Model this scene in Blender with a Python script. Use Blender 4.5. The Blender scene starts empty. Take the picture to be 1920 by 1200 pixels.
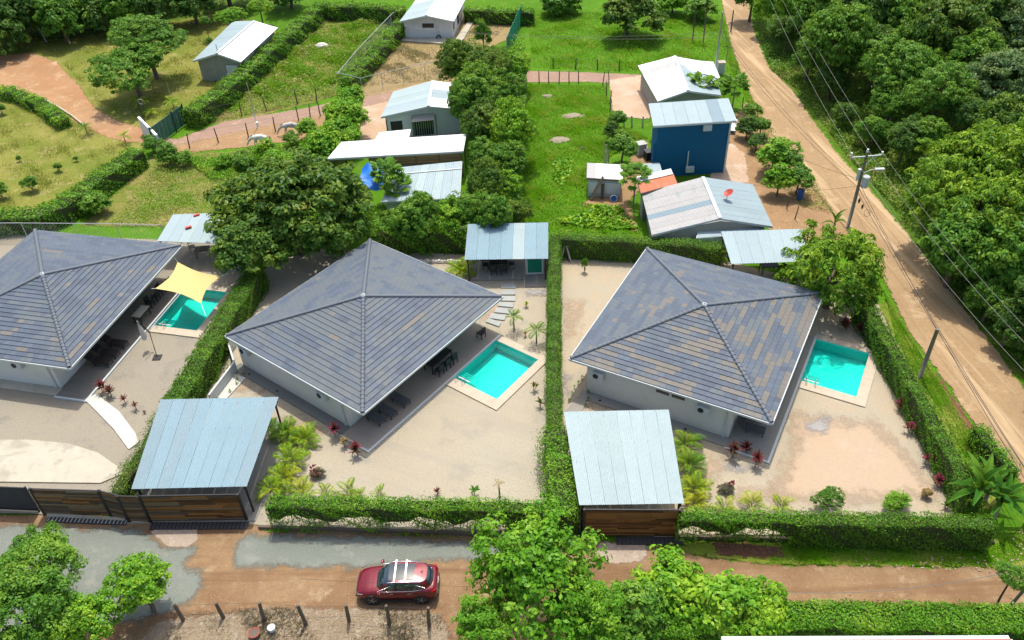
import bpy, math, random
import numpy as np
from mathutils import Vector, Matrix
R = math.radians
SC = bpy.context.scene
COL = SC.collection
rnd = random.Random(7)
nr = np.random.RandomState(11)

# ------------------------------------------------------------------ camera, sky, sun, exposure
CAM_F, CAM_P, CAM_R, CAM_H = 1579.4, 0.6811, -0.0386, 40.455
cam = bpy.data.cameras.new('camera'); cam_o = bpy.data.objects.new('camera', cam); COL.objects.link(cam_o)
cam.sensor_fit = 'HORIZONTAL'; cam.sensor_width = 36; cam.lens = 36*CAM_F/1920
cam.clip_start = .5; cam.clip_end = 2500
fw = Vector((0, math.cos(CAM_P), -math.sin(CAM_P))); up0 = Vector((0, math.sin(CAM_P), math.cos(CAM_P))); rt0 = Vector((1, 0, 0))
cr, sr = math.cos(CAM_R), math.sin(CAM_R)
rt = rt0*cr + up0*sr; up = up0*cr - rt0*sr
m3 = Matrix((rt, up, -fw)).transposed()
cam_o.matrix_world = Matrix.Translation((0, 0, CAM_H)) @ m3.to_4x4()
SC.camera = cam_o

SUN_EL, SUN_AZ = R(69), R(4)
world = bpy.data.worlds.new('World'); SC.world = world; world.use_nodes = True
wt = world.node_tree; wt.nodes.clear()
sky = wt.nodes.new('ShaderNodeTexSky'); sky.sky_type = 'NISHITA'; sky.sun_disc = False
sky.air_density = 1.0; sky.dust_density = 4.0; sky.ozone_density = .3; sky.sun_elevation = SUN_EL; sky.sun_rotation = SUN_AZ
bg = wt.nodes.new('ShaderNodeBackground'); bg.inputs[1].default_value = .15
wo = wt.nodes.new('ShaderNodeOutputWorld'); wt.links.new(sky.outputs[0], bg.inputs[0]); wt.links.new(bg.outputs[0], wo.inputs[0])
sun = bpy.data.lights.new('sun', 'SUN'); sun.energy = 2.75; sun.angle = R(.9); sun.color = (1, .95, .86)
sun_o = bpy.data.objects.new('sun', sun); COL.objects.link(sun_o)
sdir = Vector((math.sin(SUN_AZ)*math.cos(SUN_EL), math.cos(SUN_AZ)*math.cos(SUN_EL), math.sin(SUN_EL)))
sun_o.rotation_euler = sdir.to_track_quat('Z', 'Y').to_euler(); sun_o.location = (0, 60, 90)
SC.view_settings.view_transform = 'Standard'; SC.view_settings.look = 'None'
SC.view_settings.exposure = 0.62; SC.view_settings.gamma = 1; SC.view_settings.use_curve_mapping = False
SC.render.engine = 'CYCLES'; SC.cycles.max_bounces = 6; SC.cycles.transparent_max_bounces = 12
SC.cycles.diffuse_bounces = 4; SC.cycles.caustics_reflective = False; SC.cycles.caustics_refractive = False

def ray(px, py):
    x2 = (px-960)/CAM_F; y2 = -(py-600)/CAM_F
    return fw + rt*x2 + up*y2
def G(px, py, z=0.0):                       # the place at height z that the photograph shows at this spot
    d = ray(px, py); t = (z-CAM_H)/d.z
    return Vector((0, 0, CAM_H)) + d*t
def mpp(p):                                 # metres per photograph pixel at a place
    return (Vector(p)-Vector((0, 0, CAM_H))).dot(fw)/CAM_F

# ------------------------------------------------------------------ materials
MATS = {}
def nodes_of(name):
    m = bpy.data.materials.new(name); m.use_nodes = True
    nt = m.node_tree; nt.nodes.clear()
    return m, nt
def N(nt, t, **k):
    n = nt.nodes.new(t)
    for a, b in k.items(): setattr(n, a, b)
    return n
def noise(nt, vec, scale, detail=4, rough=.6, dist=0):
    n = N(nt, 'ShaderNodeTexNoise'); n.inputs['Scale'].default_value = scale
    n.inputs['Detail'].default_value = detail; n.inputs['Roughness'].default_value = rough; n.inputs['Distortion'].default_value = dist
    nt.links.new(vec, n.inputs['Vector']); return n.outputs['Fac']
def ramp(nt, fac, a, b):
    n = N(nt, 'ShaderNodeMapRange'); n.interpolation_type = 'SMOOTHSTEP'
    n.inputs['From Min'].default_value = a; n.inputs['From Max'].default_value = b
    nt.links.new(fac, n.inputs['Value']); return n.outputs['Result']
def mix(nt, fac, a, b, mode='MIX'):
    n = N(nt, 'ShaderNodeMix', data_type='RGBA', blend_type=mode)
    if isinstance(fac, (int, float)): n.inputs['Factor'].default_value = fac
    else: nt.links.new(fac, n.inputs['Factor'])
    for i, c in (('A', a), ('B', b)):
        s = [x for x in n.inputs if x.name == i and x.type == 'RGBA'][0]
        if isinstance(c, (tuple, list)): s.default_value = (*c[:3], 1)
        else: nt.links.new(c, s)
    return [o for o in n.outputs if o.type == 'RGBA'][0]
def math_(nt, op, a, b=0.0, c=None):
    n = N(nt, 'ShaderNodeMath', operation=op)
    for i, v in enumerate((a, b) if c is None else (a, b, c)):
        if isinstance(v, (int, float)): n.inputs[i].default_value = v
        else: nt.links.new(v, n.inputs[i])
    return n.outputs[0]
def finish(m, nt, col, rough=.9, metal=0, bump=None, bstr=.3, bdist=.02, spec=.3, alpha=None, rough_s=None, coat=0):
    p = N(nt, 'ShaderNodeBsdfPrincipled'); p.inputs['Roughness'].default_value = rough; p.inputs['Metallic'].default_value = metal
    p.inputs['Specular IOR Level'].default_value = spec
    if coat: p.inputs['Coat Weight'].default_value = coat; p.inputs['Coat Roughness'].default_value = .05
    if isinstance(col, (tuple, list)): p.inputs['Base Color'].default_value = (*col[:3], 1)
    else: nt.links.new(col, p.inputs['Base Color'])
    if rough_s is not None: nt.links.new(rough_s, p.inputs['Roughness'])
    if bump is not None:
        b = N(nt, 'ShaderNodeBump'); b.inputs['Strength'].default_value = bstr; b.inputs['Distance'].default_value = bdist
        nt.links.new(bump, b.inputs['Height']); nt.links.new(b.outputs[0], p.inputs['Normal'])
    out = N(nt, 'ShaderNodeOutputMaterial'); sh = p.outputs[0]
    if alpha is not None:
        tr = N(nt, 'ShaderNodeBsdfTransparent'); ms = N(nt, 'ShaderNodeMixShader')
        nt.links.new(alpha, ms.inputs[0]); nt.links.new(tr.outputs[0], ms.inputs[1]); nt.links.new(sh, ms.inputs[2]); sh = ms.outputs[0]
    nt.links.new(sh, out.inputs[0]); return m
def pos(nt): return N(nt, 'ShaderNodeNewGeometry').outputs['Position']

def ground_mat(name, cols, big=.12, mid=.9, fine=7, sharp=.12, bstr=.5, edge=.0, speck=None, streak=None, soft=None):
    """cols: base, second, third, fine tint; edge: width in metres of the ragged border (0: none)"""
    m, nt = nodes_of(name); P = pos(nt)
    c = mix(nt, ramp(nt, noise(nt, P, big, 5, .65, .4), .5-sharp, .5+sharp), cols[0], cols[1])
    c = mix(nt, ramp(nt, noise(nt, P, mid, 6, .7), .52, .68), c, cols[2])
    f = noise(nt, P, fine, 6, .75)
    c = mix(nt, ramp(nt, f, .45, .7), c, cols[3])
    g = noise(nt, P, fine*4, 3, .8)
    v = math_(nt, 'MULTIPLY_ADD', g, .7, .65)
    c2 = N(nt, 'ShaderNodeVectorMath', operation='SCALE'); nt.links.new(c, c2.inputs[0]); nt.links.new(v, c2.inputs['Scale']); c = c2.outputs[0]
    if speck:
        vo = N(nt, 'ShaderNodeTexVoronoi'); vo.inputs['Scale'].default_value = speck[0]; nt.links.new(P, vo.inputs['Vector'])
        k = ramp(nt, vo.outputs['Distance'], speck[1], speck[1]*.6)
        c = mix(nt, math_(nt, 'MULTIPLY', k, speck[3]), c, speck[2])
    if streak:
        m0 = N(nt, 'ShaderNodeMapping'); m0.inputs['Rotation'].default_value = (0, 0, streak[0]); mp = N(nt, 'ShaderNodeMapping'); mp.inputs['Scale'].default_value = (.05, .9, 1)
        nt.links.new(P, m0.inputs[0]); nt.links.new(m0.outputs[0], mp.inputs[0])
        s = ramp(nt, noise(nt, mp.outputs[0], 1.0, 4, .6, .3), .48, .66)
        c = mix(nt, math_(nt, 'MULTIPLY', s, streak[2]), c, streak[1])
    alpha = None
    if edge:
        at = N(nt, 'ShaderNodeAttribute', attribute_name='edge')
        e = math_(nt, 'ADD', at.outputs['Fac'], math_(nt, 'MULTIPLY', math_(nt, 'SUBTRACT', noise(nt, P, 1.1, 6, .75), .5), edge*3.2))
        alpha = ramp(nt, e, -.03, soft or (.05+edge*.25))
    return finish(m, nt, c, .95, bump=f, bstr=bstr, bdist=.05, spec=.15, alpha=alpha)

def plain(name, col, rough=.6, metal=0, var=.25, scale=2.0, spec=.35, obj_var=0, bump=0, dirt=None, coat=0):
    m, nt = nodes_of(name); P = pos(nt)
    f = noise(nt, P, scale, 5, .65)
    c = mix(nt, f, tuple(x*(1-var) for x in col), tuple(min(1, x*(1+var)) for x in col))
    if obj_var:
        oi = N(nt, 'ShaderNodeObjectInfo'); v = math_(nt, 'MULTIPLY_ADD', oi.outputs['Random'], obj_var*2, 1-obj_var)
        s = N(nt, 'ShaderNodeVectorMath', operation='SCALE'); nt.links.new(c, s.inputs[0]); nt.links.new(v, s.inputs['Scale']); c = s.outputs[0]
    if dirt: c = mix(nt, math_(nt, 'MULTIPLY', ramp(nt, noise(nt, P, dirt[1], 6, .7, .5), dirt[2], dirt[2]+.2), dirt[3]), c, dirt[0])
    return finish(m, nt, c, rough, metal, bump=f if bump else None, bstr=bump or .1, spec=spec, coat=coat)

def leaf_mat(name, a, b, c, trans=.3, rough=.5, patch=.5):
    m, nt = nodes_of(name); g = N(nt, 'ShaderNodeNewGeometry')
    r = g.outputs['Random Per Island']
    col = mix(nt, ramp(nt, r, .15, .85), a, b)
    col = mix(nt, ramp(nt, math_(nt, 'ADD', math_(nt, 'MULTIPLY', noise(nt, g.outputs['Position'], patch, 3, .6), 1.3), math_(nt, 'MULTIPLY', r, .25)), .72, 1.0), col, c)
    p = N(nt, 'ShaderNodeBsdfPrincipled'); p.inputs['Roughness'].default_value = rough; p.inputs['Specular IOR Level'].default_value = .22
    nt.links.new(col, p.inputs['Base Color'])
    t = N(nt, 'ShaderNodeBsdfTranslucent'); tc = mix(nt, .35, col, (col_y := (.35, .45, .02))); nt.links.new(tc, t.inputs[0])
    ms = N(nt, 'ShaderNodeMixShader'); ms.inputs[0].default_value = trans
    o = N(nt, 'ShaderNodeOutputMaterial'); nt.links.new(p.outputs[0], ms.inputs[1]); nt.links.new(t.outputs[0], ms.inputs[2]); nt.links.new(ms.outputs[0], o.inputs[0])
    return m

def wood_mat(name, a, b, ang=0, scale=(.6, 14, 14), obj=.25, rough=.75):
    m, nt = nodes_of(name); P = pos(nt)
    m0 = N(nt, 'ShaderNodeMapping'); m0.inputs['Rotation'].default_value = (0, 0, ang); mp = N(nt, 'ShaderNodeMapping'); mp.inputs['Scale'].default_value = scale
    nt.links.new(P, m0.inputs[0]); nt.links.new(m0.outputs[0], mp.inputs[0]); f = noise(nt, mp.outputs[0], 1, 4, .6)
    oi = N(nt, 'ShaderNodeObjectInfo')
    c = mix(nt, ramp(nt, math_(nt, 'ADD', math_(nt, 'MULTIPLY', f, .6), math_(nt, 'MULTIPLY', oi.outputs['Random'], .5)), .2, .85), a, b)
    return finish(m, nt, c, rough, bump=f, bstr=.2, spec=.2)

def metal_sheet(name, col, dirtcol=(.25, .22, .2), dirt=.25, rough=.62, metal=.05):
    m, nt = nodes_of(name); P = pos(nt)
    f = noise(nt, P, .7, 5, .65); oi = N(nt, 'ShaderNodeObjectInfo')
    v = math_(nt, 'ADD', math_(nt, 'MULTIPLY', f, .2), math_(nt, 'MULTIPLY_ADD', oi.outputs['Random'], .10, .85))
    s = N(nt, 'ShaderNodeVectorMath', operation='SCALE'); s.inputs[0].default_value = col; nt.links.new(v, s.inputs['Scale'])
    mp = N(nt, 'ShaderNodeMapping'); mp.inputs['Scale'].default_value = (2.5, .6, 1); nt.links.new(P, mp.inputs[0])
    c = mix(nt, math_(nt, 'MULTIPLY', ramp(nt, noise(nt, mp.outputs[0], 1, 6, .75, .6), .5, .8), dirt), s.outputs[0], dirtcol)
    return finish(m, nt, c, rough, metal, bump=f, bstr=.08, spec=.5, rough_s=math_(nt, 'MULTIPLY_ADD', noise(nt, P, 3, 4, .7), .3, rough-.12))

M = MATS
M['field'] = ground_mat('bright_grass_ground', [(0.078, 0.203, 0.005), (0.058, 0.156, 0.005), (0.148, 0.211, 0.023), (0.047, 0.117, 0.006)], .18, .8, 5, .2, .8)
M['lawn'] = ground_mat('dry_lawn', [(0.220, 0.211, 0.048), (0.132, 0.167, 0.022), (0.299, 0.255, 0.106), (0.132, 0.150, 0.026)], .16, .55, 5, .14, .6, edge=.5)
M['scrub'] = ground_mat('weedy_ground', [(0.102, 0.162, 0.013), (0.204, 0.187, 0.051), (0.264, 0.196, 0.102), (0.068, 0.111, 0.013)], .22, .7, 4, .1, .9, edge=.6)
M['forest_floor'] = ground_mat('forest_floor', [(.05, .12, .01), (.09, .16, .012), (.15, .12, .05), (.03, .07, .008)], .1, .5, 3, .15, .9, edge=.9)
M['road'] = ground_mat('dirt_road', [(0.335, 0.231, 0.126), (0.293, 0.196, 0.105), (0.402, 0.293, 0.171), (0.259, 0.176, 0.097)], .12, .5, 3.5, .2, .4, edge=.35, streak=(R(82), (.46, .34, .2), .85))
M['lane'] = ground_mat('dirt_lane', [(0.267, 0.174, 0.093), (0.201, 0.117, 0.061), (0.331, 0.242, 0.145), (0.218, 0.145, 0.081)], .25, .7, 4, .1, 1, edge=.35, streak=(R(2), (.17, .095, .05), .8), speck=(5, .14, (.62, .5, .38), .5))
M['lane_gravel'] = ground_mat('grey_gravel_lane', [(0.193, 0.213, 0.184), (0.172, 0.189, 0.160), (0.238, 0.246, 0.209), (0.148, 0.164, 0.143)], .2, .8, 9, .15, .7, edge=.5, soft=.55, speck=(9, .16, (.42, .43, .38), .35))
M['pink'] = ground_mat('broken_concrete', [(0.400, 0.320, 0.256), (0.336, 0.272, 0.216), (0.464, 0.400, 0.336), (0.288, 0.224, 0.160)], .3, .9, 6, .15, .7, edge=.2)
M['gravel'] = ground_mat('white_gravel', [(0.398, 0.334, 0.233), (0.356, 0.316, 0.237), (0.423, 0.320, 0.205), (0.321, 0.282, 0.213)], .16, .35, 9, .15, .8, edge=.12, speck=(11, .2, (.62, .58, .52), .4))
M['gravel_c'] = ground_mat('beige_gravel', [(0.372, 0.338, 0.257), (0.364, 0.316, 0.229), (0.305, 0.282, 0.225), (0.288, 0.261, 0.201)], .16, .35, 9, .15, .8, edge=.12, speck=(11, .2, (.6, .57, .52), .4), streak=(R(25), (.30, .27, .22), .35))
M['gravel_l'] = ground_mat('grey_beige_gravel', [(0.272, 0.248, 0.194), (0.294, 0.263, 0.197), (0.218, 0.202, 0.165), (0.212, 0.190, 0.151)], .16, .35, 9, .15, .8, edge=.12, speck=(11, .2, (.5, .47, .42), .4), streak=(R(10), (.27, .24, .2), .35))
M['sand'] = ground_mat('orange_sand', [(0.425, 0.315, 0.212), (0.408, 0.323, 0.234), (0.451, 0.357, 0.255), (0.357, 0.281, 0.200)], .25, .8, 8, .2, .5, edge=1.0, soft=1.5)
M['greygravel'] = ground_mat('blue_grey_gravel', [(0.315, 0.306, 0.297), (0.340, 0.323, 0.306), (0.289, 0.281, 0.264), (0.255, 0.246, 0.238)], .3, .8, 9, .2, .7, edge=.7, soft=.7)
M['orange'] = ground_mat('orange_dirt', [(0.378, 0.234, 0.126), (0.306, 0.171, 0.086), (0.450, 0.306, 0.180), (0.288, 0.171, 0.086)], .15, .5, 3, .12, .9, edge=.45, streak=(R(38), (.36, .17, .075), .5))
M['purple'] = ground_mat('reddish_drive', [(.31, .205, .155), (.28, .19, .14), (.4, .27, .18), (.24, .16, .12)], .2, .7, 5, .15, .5, edge=.3)
M['drygrass'] = ground_mat('dry_grass_lot', [(0.306, 0.221, 0.119), (0.264, 0.204, 0.085), (0.357, 0.255, 0.145), (0.212, 0.170, 0.068)], .2, .8, 4, .15, .9, edge=.4)
M['verge'] = ground_mat('brown_verge', [(0.324, 0.203, 0.108), (0.270, 0.171, 0.090), (0.378, 0.270, 0.153), (0.225, 0.144, 0.072)], .2, .6, 5, .15, .6, edge=.5)
M['pinkdirt'] = ground_mat('pink_yard_dirt', [(0.476, 0.357, 0.264), (0.425, 0.289, 0.187), (0.510, 0.416, 0.332), (0.340, 0.255, 0.170)], .2, .6, 5, .12, .6, edge=.35)
M['rubble'] = ground_mat('rubble_ground', [(0.281, 0.221, 0.149), (0.238, 0.178, 0.115), (0.340, 0.289, 0.212), (0.187, 0.145, 0.098)], .3, 1.2, 6, .15, 1, edge=.4, speck=(4, .2, (.5, .44, .34), .5))
M['reddirt'] = ground_mat('red_brown_dirt', [(.2, .09, .05), (.16, .08, .045), (.28, .15, .09), (.12, .06, .04)], .5, 1.2, 6, .2, 1, edge=.5)
M['greenverge'] = ground_mat('green_verge', [(.15, .2, .02), (.21, .22, .05), (.08, .15, .01), (.1, .14, .015)], .3, .8, 4, .15, .9, edge=.45)
M['concrete'] = plain('pale_concrete', (.42, .39, .31), .9, var=.14, scale=1.5, dirt=((.22, .2, .145), .5, .48, .55), bump=.2)
M['white_path'] = plain('white_concrete_path', (.5, .49, .44), .9, var=.08, dirt=((.5, .46, .38), 1.2, .55, .4))
M['coping'] = plain('stone_coping', (.44, .38, .29), .8, var=.14, scale=1.3, dirt=((.36, .28, .2), 1.2, .52, .5))
M['wall_white'] = plain('white_render', (.62, .64, .6), .85, var=.04, scale=.8, dirt=((.5, .49, .44), .5, .5, .35))
M['trim'] = plain('white_trim', (.5, .54, .53), .5, var=.04)
M['trim_grey'] = plain('grey_trim', (.5, .54, .55), .6, var=.06)
M['soffit'] = plain('soffit', (.5, .5, .48), .9, var=.05)
M['slab'] = plain('grey_slab', (.16, .165, .155), .9, var=.15, dirt=((.2, .2, .18), .8, .5, .4))
M['slab_r'] = plain('warm_grey_slab', (.25, .24, .21), .9, var=.12, dirt=((.28, .27, .24), .8, .5, .4))
M['deck'] = wood_mat('wood_look_deck', (.15, .13, .105), (.3, .26, .215), ang=R(38), scale=(.5, 5, 5), obj=0)
M['deck_l'] = wood_mat('wood_look_deck_left', (.17, .155, .13), (.3, .275, .24), ang=R(13), scale=(.5, 5, 5), obj=0)
M['dark_glass'] = plain('dark_glass', (.02, .025, .03), .08, var=.1, spec=.6)
M['black'] = plain('black_metal', (.02, .02, .022), .5, var=.2)
M['char'] = plain('charcoal_fabric', (.07, .075, .08), .85, var=.15)
M['wicker'] = plain('dark_wicker', (.025, .02, .018), .7, var=.3, scale=20)
M['yellow'] = plain('yellow_cushion', (.6, .38, .03), .8)
tile_cols = {'blue': (.083, .108, .143), 'slate': (.07, .092, .125), 'grey': (.098, .118, .135), 'tan': (.142, .133, .118), 'dark': (.064, .082, .112)}
for k, c in tile_cols.items(): M['tile_'+k] = plain('roof_tile_'+k, c, .62, var=.12, scale=5, spec=.3, bump=.15, obj_var=.07, dirt=((.13, .14, .135), .45, .5, .4))
M['cap'] = plain('roof_cap', (.105, .125, .15), .6, var=.2, scale=6, spec=.4)
M['sheet_blue'] = metal_sheet('pale_blue_sheet', (.185, .285, .335), dirt=.15)
M['sheet_pale'] = metal_sheet('pale_sheet', (.29, .37, .38), dirt=.15)
M['sheet_white_glare'] = metal_sheet('white_glare_sheet', (.66, .66, .65), dirt=.12)  # white includes sun glare on slopes facing the sun, put into the colour
M['sheet_light'] = metal_sheet('bluish_sheet', (.26, .34, .365), dirt=.2)
M['sheet_old'] = metal_sheet('weathered_sheet', (.36, .355, .345), (.17, .27, .25), .85, metal=.05)
M['sheet_rust'] = metal_sheet('rusty_sheet', (.42, .13, .055), (.5, .4, .34), .4, metal=.0, rough=.7)
M['sheet_patch'] = metal_sheet('dull_grey_sheet', (.175, .255, .295), dirt=.3)
M['blue_wall'] = plain('blue_paint', (.003, .10, .225), .7, var=.08, scale=.6, dirt=((.008, .12, .25), .4, .5, .5))
M['grey_wall'] = plain('grey_wall', (.3, .3, .26), .85, var=.15, dirt=((.2, .2, .17), .6, .5, .5))
M['lt_wall'] = plain('pale_blue_wall', (.66, .67, .67), .8, var=.08, dirt=((.38, .42, .45), .4, .5, .4))
M['gw'] = wood_mat('gate_wood', (.06, .03, .014), (.29, .14, .045), scale=(1.2, 14, 14))
M['gw2'] = wood_mat('gate_wood_grey', (.06, .045, .032), (.2, .145, .09), scale=(1.2, 14, 14))
M['bamboo'] = wood_mat('slat_brown', (.16, .1, .05), (.36, .25, .13))
M['old_wood'] = wood_mat('old_wood', (.09, .07, .055), (.22, .18, .14))
M['pale_wood'] = wood_mat('pale_wood', (.36, .31, .25), (.55, .5, .43))
M['pole'] = plain('weathered_pole', (.2, .19, .15), .9, var=.25, scale=4)
M['galv'] = plain('galvanised', (.45, .47, .48), .5, .3, var=.15)
M['wire'] = plain('cable', (.05, .05, .05), .6)
M['wire_lt'] = plain('aluminium_wire', (.22, .21, .19), .5)
M['bark'] = plain('bark', (.13, .1, .075), .95, var=.35, scale=3, bump=.5)
M['bark_lt'] = plain('pale_bark', (.3, .26, .2), .95, var=.3, scale=3, bump=.4)
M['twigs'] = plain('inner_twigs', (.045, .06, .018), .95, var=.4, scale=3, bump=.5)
M['stone'] = plain('pale_stone', (.48, .45, .4), .9, var=.25, scale=3, bump=.3, obj_var=.15)
M['mulch'] = plain('mulch', (.15, .075, .045), .95, var=.4, scale=5)
M['pinkstone'] = plain('reddish_stone', (.36, .27, .2), .9, var=.3, scale=3)
M['rock_tan'] = plain('tan_rubble', (.27, .23, .17), .95, var=.3, scale=3)
M['step'] = plain('stepping_slab', (.3, .32, .31), .85, var=.15, scale=2, obj_var=.08)
M['sail'] = plain('sand_sail', (.54, .43, .17), .85, var=.04, scale=.5)
M['canvas'] = plain('off_white_canvas', (.55, .52, .46), .9, var=.1)
M['tarp'] = plain('blue_tarp', (.01, .16, .62), .5, var=.25, scale=3)
M['horse'] = plain('white_coat', (.62, .6, .54), .85, var=.12, scale=3)
M['horse_g'] = plain('grey_dappled_coat', (.42, .41, .38), .85, var=.4, scale=5)
M['hoof'] = plain('hoof', (.1, .09, .08), .8)
M['white_p'] = plain('white_plastic', (.75, .75, .72), .5, var=.05)
M['blue_p'] = plain('blue_plastic', (.02, .1, .35), .5, var=.15)
M['red_dish'] = plain('red_dish', (.45, .06, .04), .5, var=.1)
M['green_net'] = plain('green_shade_net', (.01, .22, .13), .9, var=.35, scale=2)
M['gatepanel'] = plain('painted_gate_panel', (.03, .12, .085), .8, var=.7, scale=3, dirt=((.09, .15, .13), 2, .42, .6))
M['red_tiles'] = plain('red_roof', (.4, .09, .06), .7, var=.15, scale=4)
L = dict(
 hedge=((.045, .15, .006), (.10, .25, .010), (.16, .30, .02)),
 hedge_dk=((.04, .12, .008), (.075, .19, .01), (.11, .22, .015)),
 olive=((.03, .085, .010), (.065, .14, .014), (.13, .20, .02)),
 yellow=((.055, .145, .010), (.13, .25, .014), (.23, .35, .025)),
 mid=((.04, .125, .012), (.085, .20, .016), (.14, .26, .024)),
 bright=((.06, .19, .008), (.13, .29, .014), (.22, .36, .02)),
 blue=((.045, .10, .035), (.085, .16, .05), (.14, .20, .06)),
 deep=((.03, .085, .012), (.055, .13, .018), (.09, .17, .02)),
 palm=((.10, .19, .008), (.20, .30, .015), (.32, .33, .02)),
 palmdk=((.045, .13, .008), (.09, .20, .012), (.17, .24, .02)),
 banana=((.02, .09, .012), (.045, .15, .014), (.10, .2, .02)),
 cord=((.05, .02, .018), (.09, .03, .03), (.22, .02, .045)),
 cordpink=((.16, .015, .045), (.26, .03, .08), (.1, .02, .03)),
 dry=((.25, .18, .08), (.35, .25, .1), (.2, .14, .06)),
 grass=((.10, .27, .006), (.17, .36, .014), (.28, .36, .05)),
 weeds=((.09, .2, .012), (.19, .26, .03), (.3, .28, .1)),
 lawnt=((.17, .22, .03), (.25, .26, .05), (.32, .29, .1)),
 drytuft=((.28, .23, .13), (.22, .18, .09), (.32, .27, .17)),
 under=((.035, .11, .01), (.075, .17, .012), (.13, .21, .02)),
 croton=((.35, .3, .01), (.5, .4, .02), (.12, .2, .01)))
GAIN = 1.38
for k, v in L.items(): M['leaf_'+k] = leaf_mat('leaves_'+k, *[tuple(min(.8, x*GAIN) for x in c) for c in v])

M['leaf_stalk'] = leaf_mat('dry_stalk', (.36, .31, .24), (.46, .4, .32), (.26, .21, .15), trans=.3, rough=.9)
# ------------------------------------------------------------------ mesh helpers
def tag(o, label=None, cat=None, group=None, kind=None):
    if label: o['label'] = label
    if cat: o['category'] = cat
    if group: o['group'] = group
    if kind: o['kind'] = kind
    return o
def thing(name, label, cat, loc=(0, 0, 0), rz=0, group=None):
    o = bpy.data.objects.new(name, None); COL.objects.link(o); o.empty_display_size = .3
    o.location = loc; o.rotation_euler = (0, 0, rz)
    return tag(o, label, cat, group)
def link(name, me, mat=None, parent=None):
    o = bpy.data.objects.new(name, me); COL.objects.link(o)
    if parent is not None: o.parent = parent
    if mat is not None:
        if not me.materials: me.materials.append(None)
        o.material_slots[0].link = 'OBJECT'; o.material_slots[0].material = M[mat] if isinstance(mat, str) else mat
    return o
class MB:
    def __init__(s, root=None):
        s.v = []; s.f = []; s.off = Vector(root.location) if root is not None else Vector((0, 0, 0))
        s.mi = []; s.cur = 0
    def add(s, pts, faces):
        b = len(s.v); s.v += [tuple(Vector(p)-s.off) for p in pts]
        for f in faces: s.f.append(tuple(b+i for i in f)); s.mi.append(s.cur)
    def poly(s, pts): s.add(pts, [tuple(range(len(pts)))])
    def box(s, c, size, rz=0, M4=None):
        hx, hy, hz = [q/2 for q in size]; ca, sa = math.cos(rz), math.sin(rz); P = []
        for x, y, z in ((-hx, -hy, -hz), (hx, -hy, -hz), (hx, hy, -hz), (-hx, hy, -hz), (-hx, -hy, hz), (hx, -hy, hz), (hx, hy, hz), (-hx, hy, hz)):
            q = Vector((x*ca-y*sa, x*sa+y*ca, z))
            if M4 is not None: q = M4 @ Vector((x, y, z))
            P.append(q+Vector(c))
        s.add(P, [(0, 3, 2, 1), (4, 5, 6, 7), (0, 1, 5, 4), (1, 2, 6, 5), (2, 3, 7, 6), (3, 0, 4, 7)])
    def beam(s, a, b, w, h):
        a = Vector(a); b = Vector(b); d = b-a; L_ = d.length; x = d.normalized()
        z = Vector((0, 0, 1)) if abs(x.z) < .95 else Vector((0, 1, 0)); y = z.cross(x).normalized(); z = x.cross(y)
        s.box((a+b)/2, (L_, w, h), 0, Matrix((x, y, z)).transposed())
    def prism(s, pts, z0, z1):
        n = len(pts); P = [Vector((p[0], p[1], z0)) for p in pts]+[Vector((p[0], p[1], z1)) for p in pts]
        s.add(P, [tuple(range(n-1, -1, -1)), tuple(range(n, 2*n))]+[(i, (i+1) % n, n+(i+1) % n, n+i) for i in range(n)])
    def thick(s, pts, t):                 # a slab: polygon pts is its top, t its thickness downwards
        n = len(pts); P = [Vector(p) for p in pts]+[Vector(p)-Vector((0, 0, t)) for p in pts]
        s.add(P, [tuple(range(n)), tuple(range(2*n-1, n-1, -1))]+[((i+1) % n, i, n+i, n+(i+1) % n) for i in range(n)])
    def path(s, pts, rad, n=6, cap=True):
        pts = [Vector(p) for p in pts]
        if isinstance(rad, (int, float)): rad = [rad]*len(pts)
        b = len(s.v); k = len(pts)
        for i, p in enumerate(pts):
            d = (pts[min(i+1, k-1)]-pts[max(i-1, 0)]).normalized()
            a = Vector((0, 0, 1)) if abs(d.z) < .9 else Vector((1, 0, 0))
            u = d.cross(a).normalized(); w = d.cross(u)
            for j in range(n):
                t = 2*math.pi*j/n; s.v.append(tuple(p+(u*math.cos(t)+w*math.sin(t))*rad[i]-s.off))
        for i in range(k-1):
            for j in range(n):
                s.f.append((b+i*n+j, b+i*n+(j+1) % n, b+(i+1)*n+(j+1) % n, b+(i+1)*n+j)); s.mi.append(s.cur)
        if cap:
            s.f.append(tuple(b+j for j in range(n))); s.f.append(tuple(b+(k-1)*n+j for j in range(n-1, -1, -1))); s.mi += [s.cur]*2
    def mesh(s, name, smooth=False):
        me = bpy.data.meshes.new(name); me.from_pydata(s.v, [], s.f)
        if smooth: me.polygons.foreach_set('use_smooth', [True]*len(me.polygons))
        me.update(); return me
    def build(s, name, mat, parent=None, smooth=False):
        me = s.mesh(name, smooth)
        if isinstance(mat, (list, tuple)):
            for k in mat: me.materials.append(M[k])
            me.polygons.foreach_set('material_index', s.mi)
            return link(name, me, None, parent)
        return link(name, me, mat, parent)

def np_mesh(name, V, F, smooth=False):
    """V (n,3), F (m,4 or 3) arrays"""
    me = bpy.data.meshes.new(name); k = F.shape[1]
    me.vertices.add(len(V)); me.vertices.foreach_set('co', np.asarray(V, np.float32).ravel())
    me.loops.add(F.size); me.loops.foreach_set('vertex_index', F.ravel().astype(np.int32))
    me.polygons.add(len(F)); me.polygons.foreach_set('loop_start', np.arange(0, F.size, k, dtype=np.int32))
    try: me.polygons.foreach_set('loop_total', np.full(len(F), k, dtype=np.int32))
    except Exception: pass
    me.update(calc_edges=True); return me

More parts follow.
